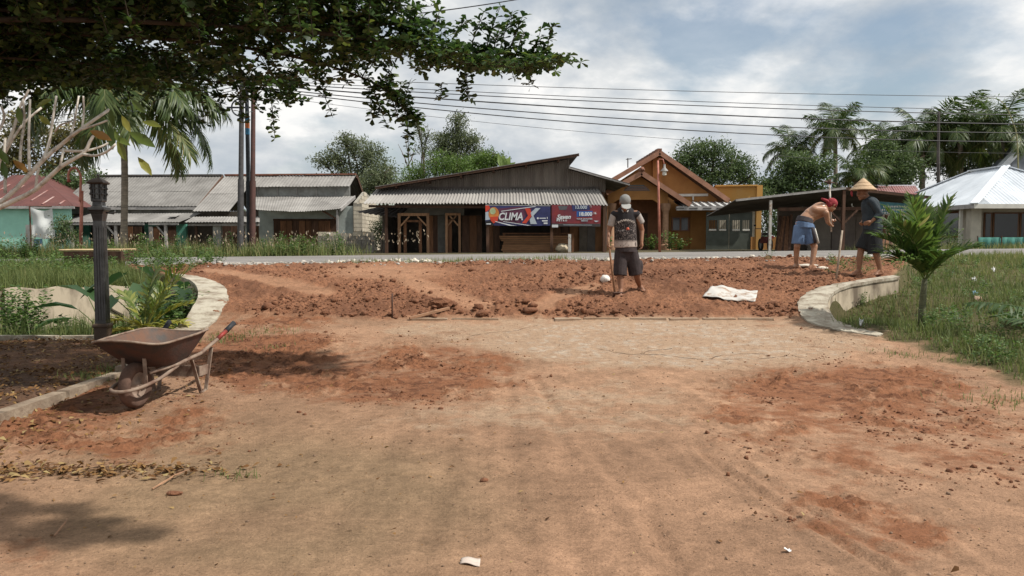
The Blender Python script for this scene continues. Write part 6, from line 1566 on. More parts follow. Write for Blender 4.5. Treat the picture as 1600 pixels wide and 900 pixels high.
# ------------------------------------------------------------------ plumeria at the left
PB = Vector((-4.9, 5.6, gz(-4.9, 5.6)))
t = thing('plumeria_tree', PB, 'pale-barked plumeria with bare forking branches at the left', 'tree')
YPm = 5.6
def bp(*pts): return [at(x, y, YPm + d) for x, y, d in pts]
fork = at(-70, 345, YPm)
MB().tube(smooth_curve([PB - Vector((0, 0, .1)), PB.lerp(fork, .6), fork], 10), [.085 - .002 * k for k in range(11)], 10).build('trunk', greybark, t, True)
BR = [([(-70, 345, 0), (-20, 330, 0), (20, 300, 0), (69, 248, .05), (97, 225, .1), (123, 204, .1), (171, 171, .2)], .021, .012),
      ([(-70, 345, 0), (-10, 328, -.1), (25, 312, -.1), (56, 296, -.12), (95, 260, -.15), (130, 240, -.15), (140, 222, -.15), (146, 212, -.15)], .022, .010),
      ([(128, 241, -.15), (150, 243, -.2), (168, 236, -.25), (181, 225, -.25)], .010, .008), ([(95, 235, .1), (130, 236, .1), (155, 230, .15), (172, 222, .2)], .011, .007),
      ([(46, 267, 0), (45, 220, .05), (47, 155, .1)], .011, .008), ([(8, 302, 0), (8, 280, 0), (6, 250, .05), (8, 215, .05)], .011, .009), ([(56, 294, -.1), (58, 275, -.12), (61, 262, -.12)], .010, .009), ([(94, 258, -.15), (97, 245, -.15), (99, 232, -.1)], .009, .008),
      ([(69, 246, .05), (77, 222, .1), (82, 190, .1), (88, 150, .15)], .012, .008), ([(31, 262, .2), (33, 225, .25), (38, 190, .3), (36, 155, .3)], .011, .008), ([(0, 250, .2), (20, 205, .25), (30, 170, .3), (45, 140, .3)], .014, .008),
      ([(110, 214, .1), (116, 190, .15), (123, 150, .2)], .010, .007), ([(-20, 325, .3), (-5, 270, .35), (10, 235, .35), (35, 195, .4), (65, 168, .45)], .014, .008), ([(95, 225, .1), (120, 206, .05), (150, 195, 0), (168, 188, 0)], .010, .007), ([(128, 203, .1), (131, 175, .15), (130, 150, .15)], .009, .007), ([(86, 205, .1), (95, 195, .05), (112, 190, 0)], .008, .006), ([(-30, 330, .4), (-25, 250, .4), (5, 190, .5), (2, 165, .5)], .014, .008)]
tips = []
for pts, r0_, r1_ in BR:
    c = smooth_curve(bp(*pts), 14); MB().tube(c, [.95 * (r0_ + (r1_ - r0_) * k / 14) for k in range(15)], 8).build('branch', greybark, t, True); tips.append(c[-1])
plm = leafmat('plumeria_leaf', [(0, (.05, .09, .02)), (.5, (.12, .16, .035)), (.8, (.25, .24, .05)), (1, (.30, .13, .04))], trans=.35, rough=.4, spec=.4)
PLL = (np.array([(0, 0, 0), (-.3, .25, .05), (.3, .25, .05), (-.5, .55, .06), (.5, .55, .06), (-.32, .82, .02), (.32, .82, .02), (0, 1, -.06), (0, .3, 0), (0, .6, .01)]), np.array([(0, 8, 1), (0, 2, 8), (1, 8, 9), (1, 9, 3), (2, 9, 8), (2, 4, 9), (3, 9, 5), (4, 6, 9), (5, 9, 7), (9, 6, 7)]))
LV = [((28, 165), (33, 193), .4, .15), ((178, 200), (172, 172), .1, .05), ((172, 195), (176, 232), .15, .1), ((180, 202), (186, 222), .5, .05), ((178, 214), (202, 226), .45, .05), ((200, 205), (240, 228), .3, .2), ((215, 245), (236, 272), .75, .2), ((140, 204), (172, 218), .95, 0), ((3, 250), (10, 278), .1, 0), ((20, 250), (42, 268), .95, .1), ((55, 170), (80, 155), .6, .2), ((222, 190), (250, 197), .6, .2), ((60, 180), (78, 195), .7, .2), ((190, 180), (203, 205), .8, .1), ((205, 155), (225, 175), .3, .2), ((-5, 230), (12, 255), .3, 0), ((184, 215), (196, 250), .6, .15), ((92, 170), (110, 158), .5, .2)]
for (a, b, v, dy_) in LV:
    p, q = at(*a, YPm + dy_), at(*b, YPm + dy_ - .04); d = q - p; V, Fc, vv = leaves([tuple(p)], [tuple(d)], np.array([d.length * 1.05]), np.array([d.length * .34]), PLL, v=np.array([v]), up=np.array([(random.uniform(-.5, .5), -1, .5)])); leafobj('leaf', [(V, Fc, vv)], plm, t)

# ------------------------------------------------------------------ the big layered tree overhead
TB = Vector((-6.6, 6.2, gz(-6.6, 6.2)))
t = thing('layered_tree', TB, 'large dark tree spreading flat leafy branches overhead from the left', 'tree')
top = TB + Vector((.1, .1, 6.2))
MB().tube(smooth_curve([TB - Vector((0, 0, .2)), TB + Vector((.03, 0, 2.5)), top], 14), [.17 - .009 * k for k in range(15)], 12).build('trunk', bark, t, True)
pos, dr, lng = [], [], []
def rosettes(p, q, gap, ls, n=6):
    """leaf rosettes along a twig from p to q"""
    d = q - p; L_ = np.linalg.norm(d); k = max(1, int(L_ / gap))
    for i in range(k + 1):
        c = p + d * ((i + rng.random() * .5) / (k + .5)); a0 = rng.random() * 6.28
        for j in range(n):
            a = a0 + j * 6.283 / n + rng.normal(0, .3)
            pos.append(c); dr.append((math.cos(a) + d[0] / L_ * .5, math.sin(a) + d[1] / L_ * .5, rng.uniform(-.15, .75) if rng.random() < .75 else rng.uniform(-1.1, 0))); lng.append(ls * rng.uniform(.65, 1.2))
twig = MB()
def arm(pts, r0_, lat, ls, gap, seed, n=6, hang=.05, start=.10, dens=.13, zs=.12):
    """one tier branch: side twigs lie flat, a few droop"""
    r_ = random.Random(seed); c = smooth_curve(pts, 30)
    MB().tube(c, [.5 * r0_ * (1 - .92 * k / 30) + .003 for k in range(31)], 7).build('limb', dkbark, t, True)
    Ltot = sum((c[i + 1] - c[i]).length for i in range(30)); nl = int(Ltot / dens)
    for k in range(nl):
        u = start + (1 - start) * (k + r_.random() * .5) / nl; i = min(int(u * 30), 29); p = c[i].lerp(c[i + 1], u * 30 - i); d = (c[i + 1] - c[i]).normalized(); s = 1 if k % 2 else -1
        ln = lat * (.35 + .65 * math.sin(math.pi * min(1, .25 + .75 * (1 - u)))) * r_.uniform(.6, 1.1) * (1 if u < .55 else max(.3, 1 - (u - .55) * 1.7))
        side = Vector((-d.y, d.x, 0)).normalized() * s
        e = p + (side * .85 + d * .6).normalized() * ln + Vector((0, 0, r_.uniform(-zs, zs * 2) * 2))
        if r_.random() < hang: e = p + (side * .35 + d * .5) * ln * .5 + Vector((0, 0, -r_.uniform(.25, .55)))
        m_ = p.lerp(e, .5) + Vector((0, 0, .03)); twig.tube([p, m_, e], [.008, .006, .003], 4)
        rosettes(np.array(p), np.array(m_), gap, ls, n); rosettes(np.array(m_), np.array(e), gap, ls, n)
        for w in range(max(1, int(ln / .28))):
            q = p.lerp(e, r_.uniform(.25, .95)); e2 = q + (side * r_.uniform(-.1, .8) + d * r_.uniform(-.3, .9)).normalized() * ln * r_.uniform(.2, .45) + Vector((0, 0, r_.uniform(-zs * 2, zs * 2)))
            twig.tube([q, e2], [.005, .002], 4); rosettes(np.array(q), np.array(e2), gap, ls, n)
    rosettes(np.array(c[24]), np.array(c[30]), gap * .6, ls, n)
Z0 = 3.0
def T(z): return TB + Vector((.05, .05, z))
G = .075; LS = .088
arm([T(2.9), (-4.4, 6.8, 3.35), (-2.2, 7.5, 3.45), (-.6, 7.9, 3.36), (.38, 8.05, 3.33)], .06, .5, LS, G, 1, 6, .14)
arm([T(2.9), (-4.6, 7.2, 3.35), (-2.8, 8.0, 3.42), (-1.6, 8.4, 3.2), (-1.0, 8.5, 2.78)], .05, .5, LS, G, 2, 6, .12)
arm([T(2.8), (-5.2, 7.8, 3.2), (-4.0, 9.0, 3.35), (-2.6, 9.6, 3.22)], .05, .75, LS, G, 3, 6, .25)
arm([T(2.8), (-5.8, 8.2, 3.15), (-5.2, 9.4, 3.35), (-4.3, 10.0, 3.4)], .05, .85, LS, G, 4)
arm([T(2.7), (-6.5, 8.2, 3.1), (-6.5, 9.4, 3.35), (-6.3, 10.2, 3.4)], .05, .9, LS, G, 5)
arm([T(3.0), (-4.8, 6.2, 3.5), (-3.0, 6.4, 3.7), (-1.2, 7.0, 3.70)], .06, .75, LS, G, 6, 6, .2)
arm([T(3.0), (-5.0, 7.2, 3.4), (-3.4, 8.2, 3.6), (-1.7, 8.6, 3.75)], .05, .8, LS, G, 7)
arm([T(2.9), (-5.6, 6.8, 3.1), (-4.6, 7.6, 3.2), (-3.4, 8.4, 3.25)], .05, .8, LS, G, 8)
arm([T(2.8), (-6.2, 7.0, 3.0), (-5.5, 8.0, 3.15), (-4.6, 8.9, 3.25)], .05, .85, LS, G, 9)
arm([T(3.0), (-4.6, 6.9, 3.45), (-2.6, 7.4, 3.6), (-.9, 7.7, 3.52)], .05, .6, LS, G, 11, 6, .12)
arm([T(3.1), (-4.6, 6.6, 3.6), (-3.0, 7.0, 3.85), (-1.35, 7.3, 4.0)], .05, .8, LS, G, 12, 6, .12)
arm([T(3.2), (-4.6, 7.6, 3.8), (-3.2, 8.2, 3.95), (-1.8, 8.4, 4.2)], .05, .8, LS, G, 13, 6, .12)
arm([T(3.3), (-5.4, 5.6, 3.6), (-4.0, 5.6, 3.7), (-2.8, 5.9, 3.8)], .05, .8, LS, G, 10)
for i, (ex, ey, ez) in enumerate([(-2.2, 7.6, 4.1), (-3.0, 8.8, 4.1), (-4.6, 9.6, 4.0), (-6.2, 10.0, 4.0), (-3.4, 6.4, 4.2), (-1.6, 6.8, 4.25), (-4.2, 7.4, 3.7), (-5.4, 8.8, 3.7), (-3.0, 7.2, 3.75)]):
    s0 = T(3.6 if ez > 3.9 else 3.2); e = Vector((ex, ey, ez)); arm([s0, s0.lerp(e, .4) + Vector((0, 0, .15)), s0.lerp(e, .75) + Vector((0, 0, .08)), e], .05, .9, .09, .11, 20 + i, 6, .05, dens=.15)
for i, (ex, ey, ez) in enumerate([(-3.6, 8.6, 3.9), (-4.8, 8.4, 3.45), (-5.8, 9.2, 3.6), (-2.6, 8.0, 4.3), (-3.8, 7.6, 4.3), (-5.0, 9.8, 3.75), (-6.6, 9.6, 3.6), (-4.2, 9.2, 4.4), (-2.4, 7.0, 3.9)]):
    s0 = T(3.3); e = Vector((ex, ey, ez)); arm([s0, s0.lerp(e, .45) + Vector((0, 0, .12)), e], .04, .9, .12, .12, 80 + i, 6, .03, dens=.15)
arm([T(3.9), (-4.0, 4.6, 4.5), (-1.0, 3.5, 4.5), (1.3, 2.9, 4.2)], .06, .8, .12, .12, 95, 6, .03, dens=.16)
arm([T(3.6), (-4.4, 4.6, 4.2), (-2.4, 3.8, 4.2), (-.6, 3.4, 4.0)], .06, .9, .12, .12, 96, 6, .03, dens=.16)
arm([T(3.6), (-4.6, 5.4, 4.0), (-3.0, 5.0, 4.1), (-1.4, 5.2, 4.2)], .06, .9, .12, .12, 97, 6, .03, dens=.16)
for i in range(10):        # the upper tiers and the side behind the camera, coarser
    a = i * .628 + .2; e = Vector((TB.x + 3.6 * math.cos(a), TB.y + 3.4 * math.sin(a), 5.0 + .35 * (i % 3)))
    arm([T(4.4), T(4.6).lerp(e, .5) + Vector((0, 0, .2)), e], .05, 1.0, .15, .22, 40 + i, 5, .03, dens=.55)
for i, a in enumerate((2.4, 3.2, 3.9, 4.5, 5.1)):
    e = Vector((TB.x + 3.4 * math.cos(a), TB.y + 3.2 * math.sin(a), 3.3)); arm([T(2.8), T(3.0).lerp(e, .5) + Vector((0, 0, .15)), e], .05, 1.0, .14, .2, 60 + i, 5, .05, dens=.5)
# leafy sprays that fill the lower tier between the limbs
LO = ([-80, 0, 60, 130, 250, 330, 380, 440, 490, 520, 600, 690, 760, 840, 868], [140, 140, 146, 154, 154, 146, 135, 150, 140, 100, 116, 120, 114, 106, 99])
UP = ([-80, 600, 640, 655, 690, 760, 868], [-60, -60, -20, 50, 82, 92, 94])
ns = 0
while ns < 900:
    px_ = rng.uniform(-80, 865); lo_ = np.interp(px_, *LO); up_ = np.interp(px_, *UP); py_ = rng.uniform(up_ - 10, lo_ - 12) if lo_ - up_ > 25 else rng.uniform(up_, lo_ - 4)
    if px_ > 640 and rng.random() < .5: continue
    c = np.array(at(px_, py_, rng.uniform(7.2, 9.6) if px_ < 500 else rng.uniform(7.4, 8.4))); a = rng.random() * 6.28; ln = rng.uniform(.15, .38)
    e = c + np.array([math.cos(a) * ln, math.sin(a) * ln * .6, rng.uniform(-.05, .06)]); rosettes(c, e, G, LS, 6); twig.tube([tuple(c), tuple(e)], [.004, .002], 4); ns += 1
for (x0, y0, x1, y1, Yq) in ((575, 120, 582, 188, 8.4), (582, 172, 635, 188, 8.4), (640, 130, 632, 155, 8.2), (690, 130, 688, 158, 8.2), (455, 130, 450, 165, 8.8), (720, 128, 735, 156, 8.0), (530, 110, 542, 132, 8.3), (330, 150, 480, 158, 9.3), (390, 120, 480, 140, 9.2)):
    rosettes(np.array(at(x0, y0, Yq)), np.array(at(x1, y1, Yq)), .045, LS, 6); twig.tube([at(x0, y0, Yq), at(x1, y1, Yq)], [.005, .003], 4)
twig.build('twigs', dkbark, t)['kind'] = 'stuff'
pos = np.array(pos); lng = np.array(lng)
leafobj('foliage', [leaves(pos, np.array(dr), lng, lng * .56, LEAF6, upw=.7)], bigm, t, 'stuff')
print('canopy leaves', len(pos))
# ------------------------------------------------------------------ people
def capsule(p0, r0, p1, r1, n=14, flat=False, ry=1.0, yaw=0):
    """tapered limb, closed; ry squashes it along world y (after yaw)"""
    p0, p1 = Vector(p0), Vector(p1); d = p1 - p0; Ln = d.length; d = d / Ln
    x = d.orthogonal().normalized(); y = d.cross(x); rings = []
    if flat: prof = [(0, r0 * .98), (0, r0), (Ln, r1), (Ln, r1 * .98)]
    else:
        prof = [(-r0 * math.cos(a), r0 * math.sin(a)) for a in np.linspace(.12, math.pi / 2, 5)] + [(Ln + r1 * math.sin(a), r1 * math.cos(a)) for a in np.linspace(0, math.pi / 2 - .12, 5)]
    m = MB(); vs = []; fs = []
    ca, sa = math.cos(yaw), math.sin(yaw)
    for h, r in prof:
        for k in range(n):
            a = 6.2832 * k / n; o = (x * math.cos(a) + y * math.sin(a)) * r
            if ry != 1:
                u, v = o.x * ca + o.y * sa, -o.x * sa + o.y * ca; v *= ry; o = Vector((u * ca - v * sa, u * sa + v * ca, o.z))
            vs.append(p0 + d * h + o)
    for i in range(len(prof) - 1):
        for k in range(n): fs.append((i * n + k, i * n + (k + 1) % n, (i + 1) * n + (k + 1) % n, (i + 1) * n + k))
    fs += [tuple(range(n - 1, -1, -1)), tuple((len(prof) - 1) * n + k for k in range(n))]
    return vs, fs
def ellip(c, rx_, ry_, rz_, rot=(0, 0, 0)):
    b = MB().blob((0, 0, 0), 1, 0, 1, 3, 0); M_ = Euler(rot).to_matrix(); c = Vector(c)
    return [c + M_ @ Vector((v.x * rx_, v.y * ry_, v.z * rz_)) for v in b.v], b.f
def fuse(name, shapes, m, parent, voxel=.008, smooth=4):
    """one continuous surface round all the shapes"""
    b = MB()
    for vs, fs in shapes: b.add(vs, fs)
    o = b.build(name, m, parent)
    md = o.modifiers.new('r', 'REMESH'); md.mode = 'VOXEL'; md.voxel_size = voxel
    sm = o.modifiers.new('s', 'SMOOTH'); sm.factor = .5; sm.iterations = smooth
    me = bpy.data.meshes.new_from_object(o.evaluated_get(bpy.context.evaluated_depsgraph_get()))
    o.modifiers.clear(); old = o.data; o.data = me; bpy.data.meshes.remove(old); me.name = name
    me.materials.clear(); me.materials.append(m); me.polygons.foreach_set('use_smooth', [True] * len(me.polygons))
    return o
def hand(w, d, nrm, s=1, curl=.6):
    """palm and five fingers from the wrist w, along d, palm facing nrm"""
    w = Vector(w); d = Vector(d).normalized(); nrm = Vector(nrm); nrm = (nrm - d * nrm.dot(d)).normalized(); sd = d.cross(nrm)
    out_ = [capsule(w, .024, w + d * .05, .030, 10), capsule(w + d * .03 + sd * .018, .017, w + d * .075 + sd * .026, .015, 8), capsule(w + d * .03 - sd * .018, .017, w + d * .07 - sd * .026, .014, 8)]
    for k, (o, l) in enumerate(((-.030, .055), (-.010, .068), (.010, .072), (.030, .064))):
        b = w + d * .075 + sd * o; c1 = b + (d * math.cos(curl * .5) + nrm * math.sin(curl * .5)) * l * .5; c2 = c1 + (d * math.cos(curl * 1.6) + nrm * math.sin(curl * 1.6)) * l * .5
        out_ += [capsule(b, .0095, c1, .009, 8), capsule(c1, .009, c2, .008, 8)]
    tb = w + d * .025 + sd * .028 * s; t1 = tb + (d * .6 + sd * .7 * s + nrm * .3) * .035; out_ += [capsule(tb, .012, t1, .010, 8), capsule(t1, .010, t1 + (d * .9 + nrm * .4) * .026, .009, 8)]
    return out_
def foot(a, d, ln=.23):
    """bare foot under the ankle a, toes towards d"""
    a = Vector(a); d = Vector((d[0], d[1], 0)).normalized(); s = Vector((-d.y, d.x, 0)); z = a.z
    g = lambda f, l, h: Vector((a.x, a.y, 0)) + d * f + s * l + Vector((0, 0, z + h))
    o = [capsule(a, .036, g(-.045, 0, -.045), .033, 10), capsule(g(-.045, 0, -.048), .032, g(.09, 0, -.052), .034, 10), capsule(a + d * .02, .034, g(.1, 0, -.05), .030, 10)]
    for k in range(5): o.append(capsule(g(.09, -.034 + k * .017, -.058), .014, g(ln - .06 - .008 * abs(k - 1), -.042 + k * .02, -.064), .010, 8))
    return o
def head(c, face, r=.098):
    """skull, jaw, nose, ears and neck root; face is the looking direction"""
    c = Vector(c); f = Vector(face).normalized(); s = f.cross(Vector((0, 0, 1)))
    s = s.normalized() if s.length > .2 else Vector((1, 0, 0)); u = s.cross(f)
    def e(o, a, b, d, n=0): 
        vs, fs = ellip((0, 0, 0), 1, 1, 1); return [c + o + s * v.x * a + f * v.y * b + u * v.z * d for v in vs], fs
    return [e(f * -.01 + u * .02, r * .80, r * .98, r * .95), e(f * .022 - u * .055, r * .60, r * .72, r * .62), e(f * .075 - u * .1, .026, .02, .016), e(f * .098 - u * .02, .014, .022, .024), e(f * .085 - u * .035, .019, .018, .012),
            e(s * .078 - u * .01 - f * .005, .012, .022, .032), e(-s * .078 - u * .01 - f * .005, .012, .022, .032), e(f * .078 + u * .012, .055, .02, .012), e(f * .088 - u * .066, .026, .012, .007), e(f * .086 - u * .079, .022, .012, .008)], (c, f, s, u)
skin = mat('brown_skin', (.24, .115, .065), .55, .15, 8, .001, 60, spec=.35)
skinl = mat('tan_skin', (.34, .18, .105), .38, .15, 8, .001, 60, spec=.5)
dshort = mat('dark_shorts', (.040, .030, .030), .9, .25, 14, .004, 60)
eyem = mat('dark_eye', (.015, .01, .008), .3, .1)
def eyes(par, fr):
    c, f, s, u = fr
    for k in (-1, 1): MB().blob(c + f * .083 + s * k * .033, .009, 1, .6, 1, 0).build('eye', eyem, par, True)

# --- standing man, head bowed, hand on a hoe
YW = 12.6; J = lambda x, y, d=0: at(x, y, YW + d)
g0 = gz(J(976, 455).x, YW)
fl, fr_ = J(970.5, 450, -.12), J(1000, 446, .22)
fl.z = gz(fl.x, fl.y - .05) + .072; fr_.z = gz(fr_.x, fr_.y) + .072
t = thing('person', (J(977, 455).x, YW, g0), 'barefoot man in cap and printed shirt standing with a hoe in the earth', 'person')
hd, hf = head(J(976.5, 317, -.07), (0.02, -.80, -.60), .095)
body = hd + [capsule(J(977, 331, .03), .058, J(977, 322, -.03), .05), capsule(J(977, 340, .02), .13, J(977, 372), .125, ry=.75), capsule(J(977, 372), .125, J(978, 390), .135, ry=.8), capsule(J(961, 334), .055, J(994, 334), .055),
     capsule(J(959, 335), .052, J(951.5, 360, .03), .040), capsule(J(951.5, 360, .03), .038, J(950, 379, -.10), .026), capsule(J(996, 334.5), .052, J(1003, 360, .05), .041), capsule(J(1003, 360, .05), .039, J(1002.5, 378, -.02), .027),
     capsule(J(970, 392), .088, J(968.5, 428, -.05), .060), capsule(J(968.5, 428, -.05), .058, J(970, 440, -.07), .056), capsule(J(970, 440, -.07), .055, fl, .036), capsule(J(986, 392), .088, J(994.5, 427, .04), .060), capsule(J(994.5, 427, .04), .058, J(997, 438, .12), .055), capsule(J(997, 438, .12), .054, fr_, .036)]
body += hand(J(1002.5, 378, -.02), (.02, -.1, -1), (-1, -.2, 0), 1, .7) + hand(J(950, 379, -.10), (.1, -.35, -1), (1, -.1, -.2), -1, 1.5) + foot(fl, (-.25, -1)) + foot(fr_, (.35, -1))
b = fuse('body', body, skin, t, .0075, 3); eyes(b, hf)
# shirt: cream sides and sleeves, dark printed front
sm_ = bpy.data.materials.new('printed_shirt'); sm_.use_nodes = True; tt = sm_.node_tree; nn = tt.nodes; ll_ = tt.links.new; pp = nn['Principled BSDF']; pp.inputs['Roughness'].default_value = .9; pp.inputs['Specular IOR Level'].default_value = .1
ge = nn.new('ShaderNodeNewGeometry'); sx_ = nn.new('ShaderNodeSeparateXYZ'); ll_(ge.outputs['Position'], sx_.inputs[0])
def mr(src, a, b, lo=0., hi=1.):
    q = nn.new('ShaderNodeMapRange'); q.inputs[1].default_value = a; q.inputs[2].default_value = b; q.inputs[3].default_value = lo; q.inputs[4].default_value = hi; ll_(src, q.inputs[0]); return q.outputs[0]
def mm(op, a, b):
    q = nn.new('ShaderNodeMath'); q.operation = op
    for i, v in enumerate((a, b)):
        if isinstance(v, (int, float)): q.inputs[i].default_value = v
        else: ll_(v, q.inputs[i])
    return q.outputs[0]
def nz(sc, det=4, dist=0):
    q = nn.new('ShaderNodeTexNoise'); q.inputs['Scale'].default_value = sc; q.inputs['Detail'].default_value = det; q.inputs['Distortion'].default_value = dist; ll_(ge.outputs['Position'], q.inputs['Vector']); return q.outputs[0]
def mixn(f, a, b):
    q = nn.new('ShaderNodeMixRGB'); ll_(f, q.inputs[0])
    for i, v in ((1, a), (2, b)):
        if isinstance(v, tuple): q.inputs[i].default_value = (*v, 1)
        else: ll_(v, q.inputs[i])
    return q.outputs[0]
zt_, zb_ = J(977, 345).z, J(977, 377).z; cx_ = J(977, 360).x
marks = mr(nz(34, 3, 2.0), .52, .66)                                   # tangled pale drawing on black
draw = mixn(marks, (.025, .021, .021), (.25, .21, .19))
zone = mm('MULTIPLY', mr(sx_.outputs['Z'], zb_ - .03, zb_ + .015), mm('SUBTRACT', 1, mr(sx_.outputs['Z'], zt_ - .01, zt_ + .02)))
low = mixn(mr(nz(9, 2, 1.5), .55, .6), (.40, .34, .30), (.12, .10, .09))
c1_ = mixn(mr(sx_.outputs['Z'], zb_ - .02, zb_ + .03), low, draw); c2_ = mixn(mr(sx_.outputs['Z'], zt_ - .005, zt_ + .02), c1_, (.030, .028, .030)); ll_(c2_, pp.inputs['Base Color'])
torso = [capsule(J(977, 338, .02), .170, J(977, 362), .178, ry=.70), capsule(J(977, 360), .178, J(977.5, 386.5), .185, flat=True, ry=.78), capsule(J(960, 335), .062, J(995, 335), .062), capsule(J(977, 330, .04), .068, J(977, 336, .02), .09)]
fuse('shirt', torso, sm_, t, .009, 3)
slv = mat('cream_sleeve', (.34, .31, .285), .9, .1, 12)
for a, b_, r0_, r1_ in ((J(958.5, 337), J(955, 350, .02), .054, .058), (J(996.5, 336), J(1001, 346, .03), .054, .058)): fuse('sleeve', [capsule(a, r0_, b_, r1_, flat=False), capsule(a.lerp(b_, .6), r1_, b_ + (b_ - a) * .22, r1_ * 1.02, flat=True)], slv, t, .008, 2)
fuse('collar', [capsule(J(974, 331, -.09), .012, J(970.5, 326, -.02), .011, 8), capsule(J(980, 331, -.09), .012, J(983.5, 326, -.02), .011, 8)], slv, t, .006, 2)
pr = MB(); 
for k in range(15):          # arc of pale lettering over the chest
    u = -1 + 2 * k / 14; p = J(977 + u * 12.2, 348.5 + 3.8 * u * u - 4.5, 0); p.y = YW - .178 * .72 * math.sqrt(max(.1, 1 - (u * .72) ** 2)) - .012
    pr.box(p, (.011, .006, .032 - .008 * (k % 3 == 1)), rot=(0, u * .5 + .3 * (-1) ** k, 0))
pr.build('print', mat('print_cream', (.50, .45, .40), .9), t)
q = J(979, 358); q.y = YW - .112; MB().blob(q, .026, 3, 1.1, 2, .3).build('red_print', mat('print_red', (.42, .10, .06), .9), t, True).scale = (1, 1, 1)
shorts = [capsule(J(978, 384), .170, J(978, 394), .178, flat=True, ry=.8), capsule(J(970.5, 393), .105, J(968.5, 430.5, -.05), .112, flat=True), capsule(J(986.5, 393), .105, J(993.5, 429, .03), .115, flat=True), capsule(J(978, 390), .15, J(978, 401), .12, ry=.8), ellip(J(1001.5, 416, .03), .035, .06, .10)]
fuse('shorts', shorts, dshort, t, .009, 3)
capm_ = mat('grey_cap', (.20, .20, .19), .9, .15, 10); capl = mat('pale_cap_brim', (.32, .32, .30), .9, .1)
c, f, s, u = hf
def he(o, a, b, d, rot=0):
    vs, fs = ellip((0, 0, 0), 1, 1, 1); return [c + o + s * v.x * a + f * v.y * b + u * v.z * d for v in vs], fs
cap_ = fuse('cap', [he(u * .045 - f * .012, .088, .105, .088), he(u * .02 - f * .015, .088, .104, .03)], capm_, t, .008, 3); fuse('brim', [he(f * .125 + u * .022, .078, .080, .010), he(f * .10 + u * .026, .082, .05, .012)], capl, cap_, .006, 2)
# his hoe
h0, h1 = J(951.5, 383, -.14), J(961.5, 449, -.2); h1.z = gz(h1.x, h1.y) + .02
top_ = h0 + (h0 - h1).normalized() * .10
hw = thing('hoe', h1, 'wooden-handled hoe held upright by the standing man', 'hoe'); MB().tube([top_, h0, h1 - Vector((0, 0, .03))], [.014, .016, .018], 8).build('handle', woodm, hw, True)
MB().box(h1 + Vector((.03, -.02, -.015)), (.17, .02, .13), rot=(.5, 0, .4)).build('blade', rust, hw)

# --- bending man, bare back, red head cloth
YW2 = 15.3; J2 = lambda x, y, d=0: at(x, y, YW2 + d)
fl, fr_ = J2(1244, 408, .05), J2(1268, 412, -.15); fl.z = gz(fl.x, fl.y) + .072; fr_.z = gz(fr_.x, fr_.y) + .072
t = thing('person', (J2(1256, 410).x, YW2, gz(J2(1256, 410).x, YW2)), 'shirtless man in blue shorts and red head cloth bending over', 'person')
hd, hf = head(J2(1300, 320, .06), (.75, .25, -.62), .1)
body = hd + [capsule(J2(1257, 346), .14, J2(1268, 335, .04), .135, ry=.95), capsule(J2(1266, 336, .03), .135, J2(1281, 328, .08), .155), capsule(J2(1290, 333, -.08), .065, J2(1277, 324, .24), .06), capsule(J2(1284, 328, .08), .085, J2(1296, 322, .07), .055), capsule(J2(1273, 328, -.04), .09, J2(1287, 329, -.04), .085),
     capsule(J2(1291, 333, -.10), .058, J2(1293.5, 347, -.06), .042), capsule(J2(1293.5, 347, -.06), .040, J2(1298.5, 352, .14), .027), capsule(J2(1277, 324, .25), .056, J2(1291, 338, .30), .042), capsule(J2(1291, 338, .30), .04, J2(1297.5, 343, .20), .027),
     capsule(J2(1250, 350), .09, J2(1245.5, 385, -.02), .062), capsule(J2(1245.5, 385, -.02), .058, J2(1244.5, 394, .02), .056), capsule(J2(1244.5, 394, .02), .055, fl, .037), capsule(J2(1263, 350), .09, J2(1272.5, 386, -.08), .062), capsule(J2(1272.5, 386, -.08), .058, J2(1271.5, 395, -.1), .056), capsule(J2(1271.5, 395, -.1), .055, fr_, .037)]
body += hand(J2(1298.5, 352, .14), (.3, .9, .2), (.6, .1, .6), 1, 1.5) + hand(J2(1297.5, 343, .20), (.6, -.2, -.3), (.2, -.3, .8), -1, 1.5) + foot(fl, (.8, .6)) + foot(fr_, (.9, .3))
b = fuse('body', body, skinl, t, .008, 3); eyes(b, hf)
blue = mat('blue_shorts', (.115, .18, .30), .8, .15, 8, .003, 40); navyb = mat('grey_waistband', (.055, .05, .055), .9, .2, 10)
sh = fuse('shorts', [capsule(J2(1256.5, 347), .165, J2(1256, 356), .175, flat=True, ry=.95), capsule(J2(1250, 353), .118, J2(1247, 381.5, -.01), .128, flat=True), capsule(J2(1263, 353), .118, J2(1269.5, 381, -.06), .125, flat=True), capsule(J2(1257, 349), .16, J2(1257, 363), .13, ry=.9)], blue, t, .009, 3)
wd = (J2(1259, 341.5, .01) - J2(1256.5, 347)).normalized(); fuse('waistband', [capsule(J2(1256.2, 348.5), .170, J2(1258.6, 340.5, .01), .158, flat=True, ry=.95)], navyb, sh, .009, 3)
st = MB(); st.tube([J2(1273.5, 357, -.18), J2(1276, 368, -.20), J2(1278.3, 380, -.19)], [.012, .018, .03], 8); st.build('white_stripe', white, sh, True)
MB().tube([J2(1269.5, 355, -.19), J2(1272, 367, -.205), J2(1274, 380, -.2)], [.03, .035, .03], 8).build('dark_stripe', navyb, sh, True)
redc = mat('red_cloth', (.36, .055, .06), .9, .35, 22, .006, 60, col2=(.18, .02, .03)); c, f, s, u = hf
wrap = fuse('head_cloth', [he(u * .028 - f * .018, .094, .108, .098), he(-f * .055 - u * .02, .075, .06, .08)], redc, t, .008, 3)
MB().tube([c - f * .10 - u * .02, c - f * .16 + Vector((-.03, -.05, -.02)), c - f * .2 + Vector((-.10, -.06, -.01))], [.03, .032, .02], 8).build('knot', redc, wrap, True)
